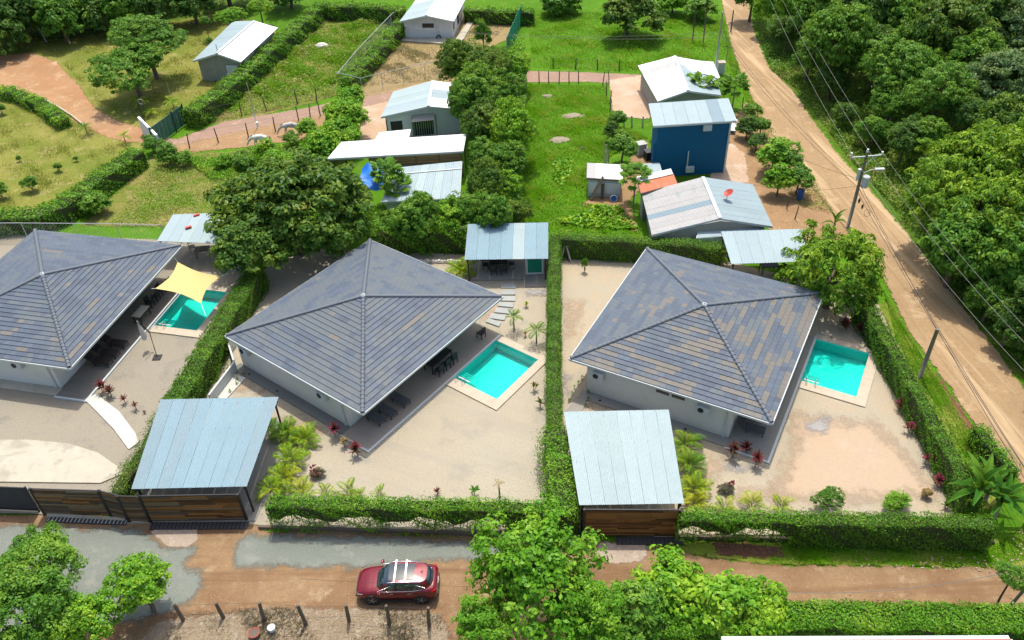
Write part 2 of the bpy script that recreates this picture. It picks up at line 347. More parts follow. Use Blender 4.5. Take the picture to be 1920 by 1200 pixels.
def leaf_np(C, Nn, size, aspect=.55, fold=.12, droop=0.0, rs=None):
    """one folded four-cornered leaf at each centre C with normal Nn; size scalar or (n,)"""
    rs = rs or nr; n = len(C); size = np.broadcast_to(size, (n,))[:, None]
    Nn = Nn/np.maximum(np.linalg.norm(Nn, axis=1, keepdims=True), 1e-6)
    t = rs.normal(size=(n, 3)); t -= (t*Nn).sum(1, keepdims=True)*Nn; t /= np.linalg.norm(t, axis=1, keepdims=True)
    b = np.cross(Nn, t)
    V = np.empty((n, 4, 3))
    V[:, 0] = C-t*size*.5; V[:, 2] = C+t*size*.5; V[:, 2, 2] -= (droop*size)[:, 0]
    V[:, 1] = C+b*size*aspect*.5+Nn*size*fold; V[:, 3] = C-b*size*aspect*.5+Nn*size*fold
    return V.reshape(-1, 3), np.arange(4*n).reshape(n, 4)

def rnd_dirs(n, rs): 
    d = rs.normal(size=(n, 3)); return d/np.linalg.norm(d, axis=1, keepdims=True)

def crown_mesh(name, seed, nclump=260, per=42, leaf=.16, clump=.20, flat=.75, lumps=7, fill=.5, droop=0, aspect=.55):
    """unit crown: radius 1, height about 2*flat, centred at the origin; leaf and clump in units of the radius"""
    rs = np.random.RandomState(seed)
    LD = rnd_dirs(lumps, rs); LA = rs.uniform(.15, .5, lumps)
    d = rnd_dirs(nclump*3, rs); d = d[d[:, 2] > -.55][:nclump]
    r = rs.uniform(fill, 1, len(d))**.55
    bump = .62+np.clip((np.maximum(0, d@LD.T-.5)/.5*LA).sum(1), 0, .6)
    cc = d*(r*bump)[:, None]; cc[:, 2] *= flat
    cr_ = clump*rs.uniform(.6, 1.35, len(cc))
    ld = rnd_dirs(len(cc)*per, rs); ld[:, 2] = np.abs(ld[:, 2])*.9-.22
    idx = np.repeat(np.arange(len(cc)), per)
    P = cc[idx]+ld*cr_[idx][:, None]*rs.uniform(.5, 1.1, len(idx))[:, None]*np.array([1, 1, .7])
    Nn = ld+np.array([0, .12, .95])+rs.normal(size=P.shape)*.45+d[idx]*.35
    k = 1.03/np.percentile(np.linalg.norm(P[:, :2], axis=1), 98.5); P *= k; cc = cc*k
    V, F = leaf_np(P, Nn, leaf*rs.uniform(.6, 1.45, len(P)), aspect, .12, droop, rs)
    return np_mesh(name, V, F), cc

CROWNS = {}
def get_crown(kind, k):
    key = (kind, k)
    if key not in CROWNS:
        sp = dict(broad=dict(nclump=300, per=38, leaf=.085, clump=.15, flat=.72, fill=.35),
                  fine=dict(nclump=420, per=44, leaf=.055, clump=.12, flat=.6, fill=.3),
                  bush=dict(nclump=150, per=34, leaf=.14, clump=.24, flat=.85, fill=.3),
                  big=dict(nclump=620, per=40, leaf=.062, clump=.115, flat=.66, fill=.3),
                  tuft=dict(nclump=330, per=30, leaf=.085, clump=.12, flat=.7, fill=.3, aspect=.35),
                  open=dict(nclump=300, per=34, leaf=.07, clump=.14, flat=.8, fill=.15, aspect=.6))[kind]
        CROWNS[key] = crown_mesh('crown_'+kind, 100+k*17+len(kind)*3, **sp)
    return CROWNS[key]

TRUNKS = {}
def trunk_mesh(kind, k, cz):
    """unit trunk mesh: from (0,0,-cz) up into the crown, with limbs reaching the clumps"""
    key = (kind, k, round(cz, 1))
    if key in TRUNKS: return TRUNKS[key]
    rs = random.Random(k*31+len(kind)); me, cc = get_crown(kind, k); m = MB()
    fork = Vector((rs.uniform(-.06, .06), rs.uniform(-.06, .06), -.35))
    m.path([(0, 0, -cz), (.02, .01, -cz*.7-.1), fork], [.075, .06, .05], 7)
    for j in range(9):
        t = Vector(cc[rs.randrange(len(cc))])*.85; mid = fork.lerp(t, .5)+Vector((rs.uniform(-.1, .1), rs.uniform(-.1, .1), .05))
        m.path([fork, mid, t], [.034, .022, .007], 5)
    TRUNKS[key] = m.mesh('trunk', True); return TRUNKS[key]

def tree(px, py, zc, rpx, kind='broad', mat='mid', label='', name='broadleaf_tree', cat='tree', group=None, k=0, flat=1.0, bark='bark', base_z=0, shrink=1.0):
    c = G(px, py, zc); r = rpx*mpp(c)*shrink
    me, cc = get_crown(kind, k % 3)
    t = thing(name, label, cat, (c.x, c.y, base_z), 0, group)
    q = int(round(px*7+py*3)) % 628/100.0
    cz = (zc-base_z)/(r*flat)
    o = link('crown', me, 'leaf_'+mat, t); o.location = (0, 0, zc-base_z); o.scale = (r, r, r*flat); o.rotation_euler = (0, 0, q)
    tr = link('trunk', trunk_mesh(kind, k % 3, max(1.0, min(cz, 4))), bark, t); tr.location = (0, 0, zc-base_z)
    s = max(1.0, min(cz, 4)); tr.scale = (r, r, r*flat*cz/s); tr.rotation_euler = (0, 0, q)
    return t

def resample(P, step):
    out = [Vector(P[0])]
    for a, b in zip(P[:-1], P[1:]):
        a = Vector(a); b = Vector(b); n = max(1, int((b-a).length/step))
        for i in range(1, n+1): out.append(a.lerp(b, i/n))
    return out

def hedge(pts, h, w, label, mat='hedge', leaf=.13, dens=85, z0=0.0, top_z=None, rough=.12, name='hedge', core=True, bare=0, group=None, loose=0.0, seed=1, droopy=False):
    """pts: centre line of its top in photograph coordinates"""
    rs = np.random.RandomState(seed); W = [G(p[0], p[1], h) for p in pts]
    S = resample([Vector((q.x, q.y, 0)) for q in W], .5); A = np.array([[q.x, q.y] for q in S]); n = len(A)
    T = np.gradient(A, axis=0); T /= np.linalg.norm(T, axis=1, keepdims=True); Nn = np.stack([-T[:, 1], T[:, 0]], 1)
    base = W[0]; t = thing(name, label, 'hedge', (base.x, base.y, 0), 0, group)
    length = np.linalg.norm(np.diff(A, axis=0), axis=1).sum()
    ph = rs.uniform(0, 6, 6)
    def und(u): return rough*1.7*(np.sin(u*1.3+ph[0])+.7*np.sin(u*3.1+ph[1])+.5*np.sin(u*6.7+ph[2]))/2
    dens *= 1.35; cnt_top = int(length*w*dens*1.3); cnt_side = int(length*(h-z0)*dens*.9)
    PS, NS = [], []
    def at(u):
        x = np.clip(u/length*(n-1), 0, n-1.001); i = x.astype(int); f = (x-i)[:, None]
        return A[i]*(1-f)+A[i+1]*f, Nn[i]
    u = rs.uniform(0, length, cnt_top); c, nn = at(u); s = rs.uniform(-1, 1, cnt_top)
    zt = h+und(u)+rs.normal(size=cnt_top)*.05*(1+loose*3)-.12*np.abs(s)**4
    PS.append(np.column_stack([c+nn*(s*w/2)[:, None], zt])); NS.append(np.column_stack([nn*(s*.5)[:, None], np.ones(cnt_top)]))
    for sg in (-1, 1):
        u = rs.uniform(0, length, cnt_side); c, nn = at(u); v = rs.uniform(0, 1, cnt_side)
        if bare: v = 1-(1-v)*(1-bare*rs.uniform(0, 1, cnt_side)*(.5+.5*np.sin(u*1.9+ph[3])))
        off = w/2+und(u+v*3)+rs.normal(size=cnt_side)*.05*(1+loose*3)-.1*v**3
        PS.append(np.column_stack([c+nn*(sg*off)[:, None], z0+v*(h-z0)])); NS.append(np.column_stack([nn*sg, .5*np.ones(cnt_side)]))
    for e, sg in ((0, -1), (n-1, 1)):
        k = int(w*(h-z0)*dens); s = rs.uniform(-1, 1, k); v = rs.uniform(0, 1, k)
        PS.append(np.column_stack([A[e]+Nn[e]*(s*w/2)[:, None]+T[e]*sg*(.05+rs.uniform(0, .08, k))[:, None], z0+v*(h-z0)])); NS.append(np.column_stack([np.tile(T[e]*sg, (k, 1)), .4*np.ones(k)]))
    P = np.concatenate(PS); Q = np.concatenate(NS)+rs.normal(size=(len(P), 3))*.5
    stray = rs.uniform(0, 1, len(P)) < .035; P[stray] += Q[stray]/np.linalg.norm(Q[stray], axis=1, keepdims=True)*rs.uniform(.05, .3+rough, (stray.sum(), 1))
    P = P-np.array([base.x, base.y, 0])
    V, F = leaf_np(P, Q, leaf*.87*rs.uniform(.6, 1.4, len(P)), .6, .12, .15 if droopy else 0, rs)
    link('foliage', np_mesh('hedge_leaves', V, F), 'leaf_'+mat, t)
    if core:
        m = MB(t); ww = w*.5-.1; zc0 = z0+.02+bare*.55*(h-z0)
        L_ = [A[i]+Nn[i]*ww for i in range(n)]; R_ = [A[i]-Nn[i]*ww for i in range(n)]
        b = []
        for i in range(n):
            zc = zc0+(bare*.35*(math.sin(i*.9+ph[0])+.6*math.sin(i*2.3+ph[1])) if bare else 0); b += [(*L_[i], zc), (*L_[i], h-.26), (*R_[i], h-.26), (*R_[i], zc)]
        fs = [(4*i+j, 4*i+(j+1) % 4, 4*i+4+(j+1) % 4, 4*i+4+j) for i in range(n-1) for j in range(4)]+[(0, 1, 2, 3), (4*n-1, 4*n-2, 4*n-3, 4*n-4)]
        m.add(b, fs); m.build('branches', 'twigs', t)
    if bare:
        m = MB(t)
        for i in range(int(length*2.2)):
            u = rs.uniform(0, n-1.01); k = int(u); q = A[k]+(A[k+1]-A[k])*(u-k)+Nn[k]*rs.uniform(-.25, .25); m.path([(q[0]+rs.uniform(-.15, .15), q[1], .1), (q[0], q[1], h*.5), (q[0]+rs.uniform(-.2, .2), q[1], h-.3)], [.022, .016, .01], 4, False)
        tag(m.build('stems', 'bark', t), kind='stuff')
    return t

# ------------------------------------------------------------------ the ground
SHEET_Z = [0]
VC = dict(cx=-10.389, cy=47.341, ang=-.66, w=13.33, d=14.51, rise=1.75)
VR = dict(cx=13.137, cy=44.907, ang=-.509, w=13.44, d=14.38, rise=1.68)
VL = dict(cx=-34.858, cy=51.772, ang=-.236, w=13.57, d=14.95, rise=1.57)
def in_pool(P, x0=7.1, x1=11.05, y0=.5, y1=5.7):           # where the ground is dug out for the basins
    r = np.zeros(len(P), bool)
    for V in (VC, VR, VL):
        dx, dy = P[:, 0]-V['cx'], P[:, 1]-V['cy']; c, s = math.cos(V['ang']), math.sin(V['ang'])
        x, y = c*dx+s*dy, -s*dx+c*dy; r |= (x > x0) & (x < x1) & (y > y0) & (y < y1)
    return r
def inside(P, poly):
    x, y = P[:, 0], P[:, 1]; r = np.zeros(len(P), bool); n = len(poly)
    for i in range(n):
        x1, y1 = poly[i]; x2, y2 = poly[(i+1) % n]
        c = ((y1 > y) != (y2 > y)) & (x < (x2-x1)*(y-y1)/((y2-y1) if y2 != y1 else 1e-9)+x1); r ^= c
    return r
def sdist(P, poly):
    d = np.full(len(P), 1e9); n = len(poly)
    for i in range(n):
        a = np.array(poly[i]); b = np.array(poly[(i+1) % n]); ab = b-a
        t = np.clip(((P-a)@ab)/max(ab@ab, 1e-9), 0, 1); d = np.minimum(d, np.linalg.norm(P-(a+t[:, None]*ab), axis=1))
    return np.where(inside(P, poly), d, -d)
def pxpoly(pp): return [tuple(G(x, y, 0)[:2]) for x, y in pp]
def sheet(name, pp, mat, cell=.45, world=False):
    SHEET_Z[0] += 1; z = .004*SHEET_Z[0]
    poly = pp if world else pxpoly(pp)
    a = np.array(poly); lo = a.min(0)-1.2; hi = a.max(0)+1.2
    nx, ny = [int((hi[i]-lo[i])/cell)+2 for i in (0, 1)]
    X, Y = np.meshgrid(lo[0]+np.arange(nx)*cell, lo[1]+np.arange(ny)*cell); P = np.column_stack([X.ravel(), Y.ravel()])
    sd = sdist(P, poly); keep = sd > -1.0
    I = np.arange(nx*ny).reshape(ny, nx)
    F = np.stack([I[:-1, :-1], I[:-1, 1:], I[1:, 1:], I[1:, :-1]], -1).reshape(-1, 4); F = F[keep[F].all(1) & ~in_pool(P)[F].any(1)]
    us = np.unique(F); mp = np.full(nx*ny, -1); mp[us] = np.arange(len(us))
    V = np.column_stack([P[us], np.full(len(us), z)])
    me = np_mesh(name, V, mp[F]); at = me.attributes.new('edge', 'FLOAT', 'POINT'); at.data.foreach_set('value', sd[us].astype(np.float32))
    o = link(name, me, mat); o['kind'] = 'structure'; return o

g = MB()
def GB():
    xs = np.linspace(-420, 420, 29); ys = np.linspace(-260, 620, 31)
    V = [(x, y, 0) for y in ys for x in xs]; k = len(xs)
    g.add(V, [(j*k+i, j*k+i+1, (j+1)*k+i+1, (j+1)*k+i) for j in range(len(ys)-1) for i in range(k-1) if not (-60 < (xs[i]+xs[i+1])/2 < 60 and 20 < (ys[j]+ys[j+1])/2 < 90)])
    xi = xs[(xs > -61) & (xs < 61)]; X0, X1 = min(x for i, x in enumerate(xs[:-1]) if -60 < (x+xs[i+1])/2 < 60), max(xs[i+1] for i, x in enumerate(xs[:-1]) if -60 < (x+xs[i+1])/2 < 60)
    Y0, Y1 = min(y for i, y in enumerate(ys[:-1]) if 20 < (y+ys[i+1])/2 < 90), max(ys[i+1] for i, y in enumerate(ys[:-1]) if 20 < (y+ys[i+1])/2 < 90)
    a, b = int((X1-X0)/.5), int((Y1-Y0)/.5); X, Y = np.meshgrid(np.linspace(X0, X1, a+1), np.linspace(Y0, Y1, b+1)); P = np.column_stack([X.ravel(), Y.ravel()]); ins = in_pool(P)
    q = len(g.v); g.v += [(x, y, 0) for x, y in P]
    F = [(q+j*(a+1)+i, q+j*(a+1)+i+1, q+(j+1)*(a+1)+i+1, q+(j+1)*(a+1)+i) for j in range(b) for i in range(a) if not (ins[j*(a+1)+i] or ins[j*(a+1)+i+1] or ins[(j+1)*(a+1)+i] or ins[(j+1)*(a+1)+i+1])]
    g.f += F; g.mi += [0]*len(F)
GB(); tag(g.build('ground', 'field'), kind='structure')

road_l = [(1338, -140), (1345, -60), (1352, 0), (1372, 90), (1392, 150), (1425, 215), (1465, 275), (1510, 330), (1550, 385), (1592, 440), (1632, 490), (1662, 535), (1702, 620), (1760, 700), (1822, 790), (1865, 850), (1920, 915), (1985, 1000), (2090, 1130), (2200, 1280)]
road_r = [(2450, 1280), (2290, 1100), (2150, 960), (2010, 830), (1925, 735), (1855, 640), (1778, 540), (1702, 440), (1668, 400), (1628, 350), (1572, 290), (1522, 222), (1487, 170), (1442, 128), (1414, 60), (1402, 0), (1396, -60), (1390, -140)]
sheet('forest_ground', [(1402, -200), (1402, 0), (1414, 60), (1442, 128), (1522, 222), (1628, 350), (1778, 540), (1925, 735), (2150, 960), (2700, 960), (2900, 300), (2600, -200)], 'forest_floor', 1.2)
sheet('lawn', [(-260, 60), (60, 60), (300, 40), (420, 20), (520, 60), (350, 225), (275, 262), (260, 300), (100, 400), (0, 420), (-260, 420)], 'lawn', .7)
sheet('forest_ground', [(-500, -100), (600, -100), (560, 5), (420, 22), (300, 45), (200, 70), (60, 75), (-400, 90)], 'forest_floor', 1.2)
sheet('scrub_ground', [(370, 232), (470, 140), (600, 40), (640, 30), (745, 30), (690, 100), (636, 155), (640, 178), (560, 200), (430, 232)], 'scrub', .6)
sheet('scrub_ground', [(150, 425), (230, 350), (290, 290), (420, 285), (620, 262), (650, 300), (560, 420), (320, 425)], 'scrub', .6)
sheet('orange_track', [(-120, 108), (0, 105), (60, 98), (105, 115), (150, 160), (175, 200), (225, 228), (275, 243), (282, 268), (240, 268), (190, 255), (150, 235), (95, 195), (40, 172), (0, 165), (-120, 150)], 'orange', .45)
sheet('driveway', [(285, 250), (330, 262), (420, 228), (560, 205), (640, 188), (760, 165), (880, 145), (985, 133), (1100, 136), (1200, 140), (1200, 160), (1100, 154), (985, 155), (880, 172), (760, 196), (640, 216), (520, 240), (460, 255), (340, 285)], 'purple', .5)
sheet('dirt_bank', [(300, 280), (420, 252), (600, 215), (640, 225), (580, 260), (480, 275), (330, 288)], 'verge', .5)
sheet('dry_lot', [(650, 165), (745, 40), (870, 20), (985, 20), (960, 70), (900, 100), (880, 148), (680, 182)], 'drygrass', .6)
sheet('earth_strip', [(385, 222), (600, 35), (612, 42), (420, 222)], 'orange', .5)
sheet('yard_dirt', [(660, 205), (730, 190), (740, 260), (700, 275), (640, 275)], 'pinkdirt', .45)
sheet('yard_dirt', [(1140, 150), (1212, 140), (1225, 210), (1218, 225), (1150, 218)], 'pinkdirt', .45)
sheet('dirt_verge', [(1360, 240), (1400, 190), (1430, 215), (1470, 280), (1515, 330), (1555, 385), (1600, 440), (1560, 470), (1450, 440), (1375, 340)], 'verge', .5)
sheet('pale_patio', [(1340, 275), (1372, 268), (1398, 290), (1405, 345), (1330, 345)], 'pinkdirt', .4)
sheet('yard_dirt', [(1195, 275), (1215, 262), (1222, 330), (1180, 380), (1200, 440), (1090, 385), (1130, 350), (1160, 365), (1180, 300)], 'verge', .45)
sheet('dirt_road', road_l+road_r, 'road', .6)
sheet('road_verge', [(1665, 560), (1690, 600), (1750, 700), (1815, 790), (1865, 860), (1895, 905), (1870, 960), (1800, 940), (1735, 800), (1655, 640), (1640, 580)], 'greenverge', .45)
sheet('ditch', [(1735, 690), (1765, 712), (1815, 785), (1855, 845), (1845, 850), (1800, 795), (1745, 715)], 'reddirt', .35)
sheet('lane_bank', [(1180, 1015), (1440, 1018), (1870, 1015), (1960, 960), (2060, 1100), (1900, 1080), (1880, 1068), (1440, 1062), (1300, 1045), (1190, 1030)], 'greenverge', .45)
sheet('side_lane', [(-260, 960), (200, 968), (470, 985), (700, 992), (900, 1004), (1180, 1018), (1300, 1042), (1440, 1060), (1880, 1066), (1990, 1060), (2100, 1180), (1900, 1170), (1500, 1150), (1180, 1190), (900, 1230), (-260, 1230)], 'lane', .45)
sheet('red_mulch', [(1335, 1018), (1440, 1022), (1470, 1030), (1475, 1045), (1440, 1052), (1345, 1040)], 'reddirt', .35)
sheet('grey_gravel_patch', [(-260, 972), (120, 985), (272, 988), (310, 1022), (374, 1020), (376, 1044), (352, 1062), (386, 1070), (388, 1105), (362, 1138), (280, 1165), (120, 1200), (-260, 1200)], 'lane_gravel', .35)
sheet('grey_gravel_patch', [(468, 998), (700, 1002), (905, 1015), (990, 1030), (940, 1052), (830, 1060), (700, 1072), (560, 1072), (430, 1069), (436, 1015)], 'lane_gravel', .35)
sheet('concrete_patch', [(276, 992), (372, 994), (372, 1018), (345, 1030), (310, 1026)], 'pink', .35)
sheet('concrete_patch', [(1125, 1018), (1215, 1022), (1210, 1055), (1150, 1062), (1110, 1045)], 'pink', .35)
sheet('rubble_ground', [(300, 1165), (500, 1140), (700, 1142), (830, 1150), (860, 1250), (200, 1260)], 'rubble', .35)
sheet('gravel_yard', [(-300, 470), (0, 440), (330, 452), (470, 460), (478, 520), (420, 600), (330, 720), (245, 905), (240, 968), (-300, 962)], 'gravel_l', .4)
sheet('gravel_yard', [(478, 520), (520, 490), (600, 470), (690, 468), (880, 480), (1032, 470), (1037, 600), (1035, 930), (1080, 1000), (940, 1000), (490, 988), (480, 985), (235, 985), (240, 900), (320, 740)], 'gravel_c', .4)
sheet('gravel_yard', [(1045, 475), (1350, 488), (1640, 560), (1740, 770), (1850, 1005), (1280, 1005), (1270, 1010), (1085, 1005), (1050, 800)], 'gravel', .4)
for pp in ([(500, 780), (560, 770), (620, 800), (590, 850), (560, 860), (520, 850)], [(1050, 560), (1110, 560), (1085, 640), (1050, 660)], [(1310, 850), (1380, 845), (1360, 900), (1300, 940), (1290, 900)],
           [(1460, 765), (1650, 785), (1730, 870), (1790, 950), (1600, 955), (1400, 955), (1440, 900), (1470, 830)], [(900, 560), (960, 560), (930, 610), (880, 600)], [(430, 700), (520, 730), (490, 750), (415, 745)], [(770, 490), (850, 490), (860, 505), (790, 500)],
           [(1380, 900), (1500, 920), (1480, 950), (1330, 955)], [(1090, 740), (1180, 755), (1150, 780), (1095, 775)]):
    sheet('orange_sand_patch', pp, 'sand', .4)
for pp in ([(1360, 870), (1440, 870), (1420, 890), (1350, 890)], [(1500, 790), (1560, 780), (1560, 815), (1510, 825)], [(985, 545), (1030, 540), (1030, 560), (985, 560)], [(1050, 700), (1075, 700), (1075, 760), (1055, 750)]):
    sheet('grey_gravel_patch', pp, 'greygravel', .4)
Z0 = .004*SHEET_Z[0]+.004
def flat_struct(name, pp, mat, z=None, t=.05, top=.06):
    m = MB(); m.prism([G(x, y, 0) for x, y in reversed(pp)], 0.0, top+Z0); o = m.build(name, mat); o['kind'] = 'structure'; return o
flat_struct('concrete_apron', [(-200, 828), (60, 828), (130, 835), (185, 852), (222, 878), (228, 893), (190, 909), (-200, 904)], 'concrete', top=.02)
flat_struct('white_path', [(160, 752), (182, 742), (225, 775), (255, 815), (262, 833), (243, 846), (215, 808), (190, 782)], 'white_path', top=.03)
flat_struct('white_path', [(400, 748), (440, 705), (462, 712), (425, 752)], 'white_path', top=.03)
flat_struct('white_path', [(1060, 775), (1080, 748), (1100, 752), (1090, 778)], 'slab_r', top=.02)
flat_struct('carport_floor', [(232, 970), (250, 905), (300, 790), (530, 790), (528, 860), (497, 940), (480, 980)], 'slab_r', top=.005)
flat_struct('gate_sill', [(90, 966), (237, 975), (237, 980), (90, 972)], 'concrete', top=.06)
flat_struct('concrete_pad', [(728, 72), (745, 78), (848, 86), (868, 78), (890, 40), (880, 40), (855, 75), (765, 72), (750, 70)], 'concrete', top=.05)

# ------------------------------------------------------------------ villas (local x: towards the pool, local y: away from the lane)
def copy_child(src, parent, loc, rot=None, scale=None, mat=None):
    o = src.copy(); COL.objects.link(o); o.parent = parent; o.location = loc
    if rot is not None: o.rotation_euler = rot
    if scale is not None: o.scale = scale
    if mat: o.material_slots[0].link = 'OBJECT'; o.material_slots[0].material = M[mat]
    return o
def vnoise(x, y, seed=0):
    def h(i, j): 
        v = math.sin(i*127.1+j*311.7+seed*74.7)*43758.5453; return v-math.floor(v)
    i, j = math.floor(x), math.floor(y); fx, fy = x-i, y-j; fx = fx*fx*(3-2*fx); fy = fy*fy*(3-2*fy)
    return (h(i, j)*(1-fx)+h(i+1, j)*fx)*(1-fy)+(h(i, j+1)*(1-fx)+h(i+1, j+1)*fx)*fy

TILE_W, ROW = .44, .385
_m = MB(); _m.add([(0, 0, .05), (TILE_W-.008, 0, .05), (TILE_W-.008, ROW+.04, .002), (0, ROW+.04, .002), (0, 0, -.004), (TILE_W-.008, 0, -.004), (TILE_W/2, 0, .055), (TILE_W/2, ROW+.04, .006)],
                  [(0, 6, 7, 3), (6, 1, 2, 7), (4, 5, 1, 6, 0), (5, 2, 1), (4, 0, 3)])
TILE_MESH = _m.mesh('roof_tile')
_m = MB(); seg = 8
for a, rr, yy in ((0, .135, -.02), (1, .1, .34)):
    for j in range(seg+1):
        t = math.pi*j/seg; _m.v.append((math.cos(t)*rr*1.15, yy, math.sin(t)*rr))
_m.f = [(j, j+1, seg+2+j, seg+1+j) for j in range(seg)]+[tuple(range(seg, -1, -1))]; _m.mi = [0]*len(_m.f)
CAP_MESH = _m.mesh('ridge_cap')

def villa(label, cx, cy, ang, w, d, rise, tan_p, grey_p, seed, ac_px, apron, terr_far, slab, deckmat, wall_x0, wall_x1, extra=None):
    root = thing('villa', label, 'house', (cx, cy, 0), ang)
    W2, D2, he = w/2, d/2, 3.0
    inv = root.matrix_basis.inverted()
    camL = inv @ Vector((0, 0, CAM_H))
    # roof slopes
    corners = [Vector((-W2, -D2, he)), Vector((W2, -D2, he)), Vector((W2, D2, he)), Vector((-W2, D2, he))]; apex = Vector((0, 0, he+rise))
    tiles = []
    for si in range(4):
        A, B = corners[si], corners[(si+1) % 4]; e = (B-A).normalized(); Lw = (B-A).length
        n = (B-A).cross(apex-A).normalized(); s = n.cross(e); S = (apex-A).dot(s); xa = (apex-A).dot(e)
        rot = Matrix((e, s, n)).transposed()
        nrow = int(S/ROW)+1
        for r in range(nrow):
            s0, s1 = r*ROW, min((r+1)*ROW+.04, S)
            if s0 >= S-.05: break
            l0, r0 = s0/S*xa, Lw-s0/S*(Lw-xa); l1, r1 = s1/S*xa, Lw-s1/S*(Lw-xa)
            off = (r % 2)*TILE_W/2+.1*vnoise(r*3.3, si)
            k0 = int((l0-off)/TILE_W)-1
            for k in range(k0, int((r0-off)/TILE_W)+1):
                x0 = off+k*TILE_W; x1 = x0+TILE_W-.008
                if x1 < l0+.02 or x0 > r0-.02: continue
                v = vnoise(k*.34+si*9+(r*1.7 % 3)*2.7, r*1.0, seed); v2 = vnoise(k*.5+31+r*2.1, r*.9+si*5, seed+5); b = vnoise(k*.12, r*.2+si*4, seed+9)
                tp = tan_p*(1.0 if si in (0, 1) else .22)
                mt = 'tan' if v < tp*(.5+b) else ('grey' if v2 < grey_p*(.4+1.2*b) else ('dark' if (v2 > .86 and si < 2) else ('slate' if v > .6 else 'blue')))
                o = A+e*max(x0, 0)+s*s0
                full = x0 >= l0 and x1 <= r0 and x0 >= l1-.001 and x1 <= r1+.001 and s1 < S
                tiles.append(((root.matrix_basis @ (A+e*x0+s*s0)-Vector((0, 0, CAM_H))).length, full, A, e, s, n, rot, x0, x1, s0, s1, l0, r0, l1, r1, mt))
    tiles.sort(key=lambda q: q[0])
    keys = ['tile_blue', 'tile_slate', 'tile_grey', 'tile_tan', 'tile_dark']; rest = MB()
    def clipped(m, q):
        _, full, A, e, s, n, rot, x0, x1, s0, s1, l0, r0, l1, r1, mt = q
        a0, b0 = max(x0, l0), min(x1, r0); a1, b1 = max(x0, l1), min(x1, r1)
        if b1 < a1: a1 = b1 = min(max((a1+b1)/2, a0), b0)
        p = lambda x, y, h: A+e*x+s*y+n*h
        m.add([p(a0, s0, .05), p(b0, s0, .05), p(b1, s1, .002), p(a1, s1, .002), p(a0, s0, -.004), p(b0, s0, -.004)], [(0, 1, 2, 3), (4, 5, 1, 0), (5, 2, 1), (4, 0, 3)])
    for i, q in enumerate(tiles):
        if i < 295:
            if q[1]:
                o = link('roof_tile', TILE_MESH, 'tile_'+q[15], root)
                o.matrix_local = Matrix.Translation(q[2]+q[3]*q[7]+q[4]*q[9]) @ q[6].to_4x4()
            else:
                m = MB(); clipped(m, q); m.build('roof_tile', 'tile_'+q[15], root)
        else:
            rest.cur = keys.index('tile_'+q[15]); clipped(rest, q)
    tag(rest.build('roof_tiles', keys, root), kind='stuff')
    # ridge caps along the four hips
    for c in corners:
        d_ = apex-c; Lh = d_.length; d_ = d_.normalized(); x = d_.cross(Vector((0, 0, 1))).normalized(); z = x.cross(d_); rm = Matrix((x, d_, z)).transposed().to_4x4()
        k = 0
        while k*.335 < Lh-.2:
            o = link('ridge_cap', CAP_MESH, 'cap', root); o.matrix_local = Matrix.Translation(c+d_*(k*.335+.05)+Vector((0, 0, .035))) @ rm; k += 1
    m = MB(); m.path([(0, 0, he+rise+.05), (0, 0, he+rise+.17), (0, 0, he+rise+.2)], [.17, .15, .05], 10); m.build('roof_finial', 'trim_grey', root, True)
    m = MB(); m.thick([c+Vector((0, 0, -.05)) for c in corners], .14); m.build('soffit', 'soffit', root)
    # gutters
    for si in range(4):
        A, B = corners[si], corners[(si+1) % 4]; e = (B-A).normalized(); nrm = Vector((e.y, -e.x, 0)); m = MB()
        m.box((A+B)/2+nrm*.047+Vector((0, 0, -.085)), ((B-A).length+.09*(si % 2)+.0, .09, .15), math.atan2(e.y, e.x)); m.build('gutter', 'trim', root)
    # walls: front, pool side with a step back, rear
    x0, x1, y0, y1 = wall_x0, wall_x1, -6.85, 6.3
    m = MB(); t = .18
    m.box(((x0+x1)/2, y0+t/2, 1.5), (x1-x0, t, 2.62)); m.build('wall', 'wall_white', root)
    m = MB(); m.box((x1-t/2, y0+t+1.6, 1.5), (t, 3.2, 2.62)); m.build('wall', 'wall_white', root)
    m = MB(); m.box((x1-t/2-.9, 1.4, 1.5), (t, y1-1.4+3.0, 2.62)) ; m.box((x1-.45-t, y0+t+3.3, 1.5), (.9, t, 2.62)); m.build('wall', 'wall_white', root)
    m = MB(); m.box((x0+t/2, (y0+y1)/2+.1, 1.5), (t, y1-y0-.2, 2.62)); m.build('wall', 'wall_white', root)
    m = MB(); m.box(((x0+x1)/2-.5, y1-t/2+.001, 1.5), (x1-x0-1.3, t, 2.62)); m.build('wall', 'wall_white', root)
    for yy, ww in ((-1.6, 2.6), (1.9, 2.4), (4.6, 1.6)):
        m = MB(); m.box((x1-.9+.02, yy, 1.28), (.05, ww, 2.1)); dr = m.build('sliding_door', 'black', root)
        for s_ in (-1, 1):
            m = MB(); m.box((x1-.9+.05, yy+s_*ww/4, 1.28), (.03, ww/2-.12, 1.96)); m.build('pane', 'dark_glass', dr)
    for yy in (y1-.4, 1.0, -3.0):
        pass
    # front slab, terrace, kerb
    m = MB(); m.prism([(wall_x0-.3, -7.62), (wall_x1+.05, -7.62), (wall_x1+.05, -6.852), (wall_x0-.3, -6.852)], .0, .185); m.build('side_slab', slab, root)
    m = MB(); m.prism([(wall_x1+.052, -7.68), (7.02, -7.68), (7.02, terr_far), (wall_x1-.8, terr_far), (wall_x1-.8, -6.6), (wall_x1+.052, -6.6)], .0, .19); m.build('terrace', deckmat, root)
    m = MB(); m.box((7.10, (terr_far-7.75)/2, .1), (.155, terr_far+7.75+.155, .24)); m.box(((wall_x1+7.02)/2, -7.75, .1), (7.02-wall_x1-.003, .135, .24)); m.build('terrace_edge', 'trim', root)
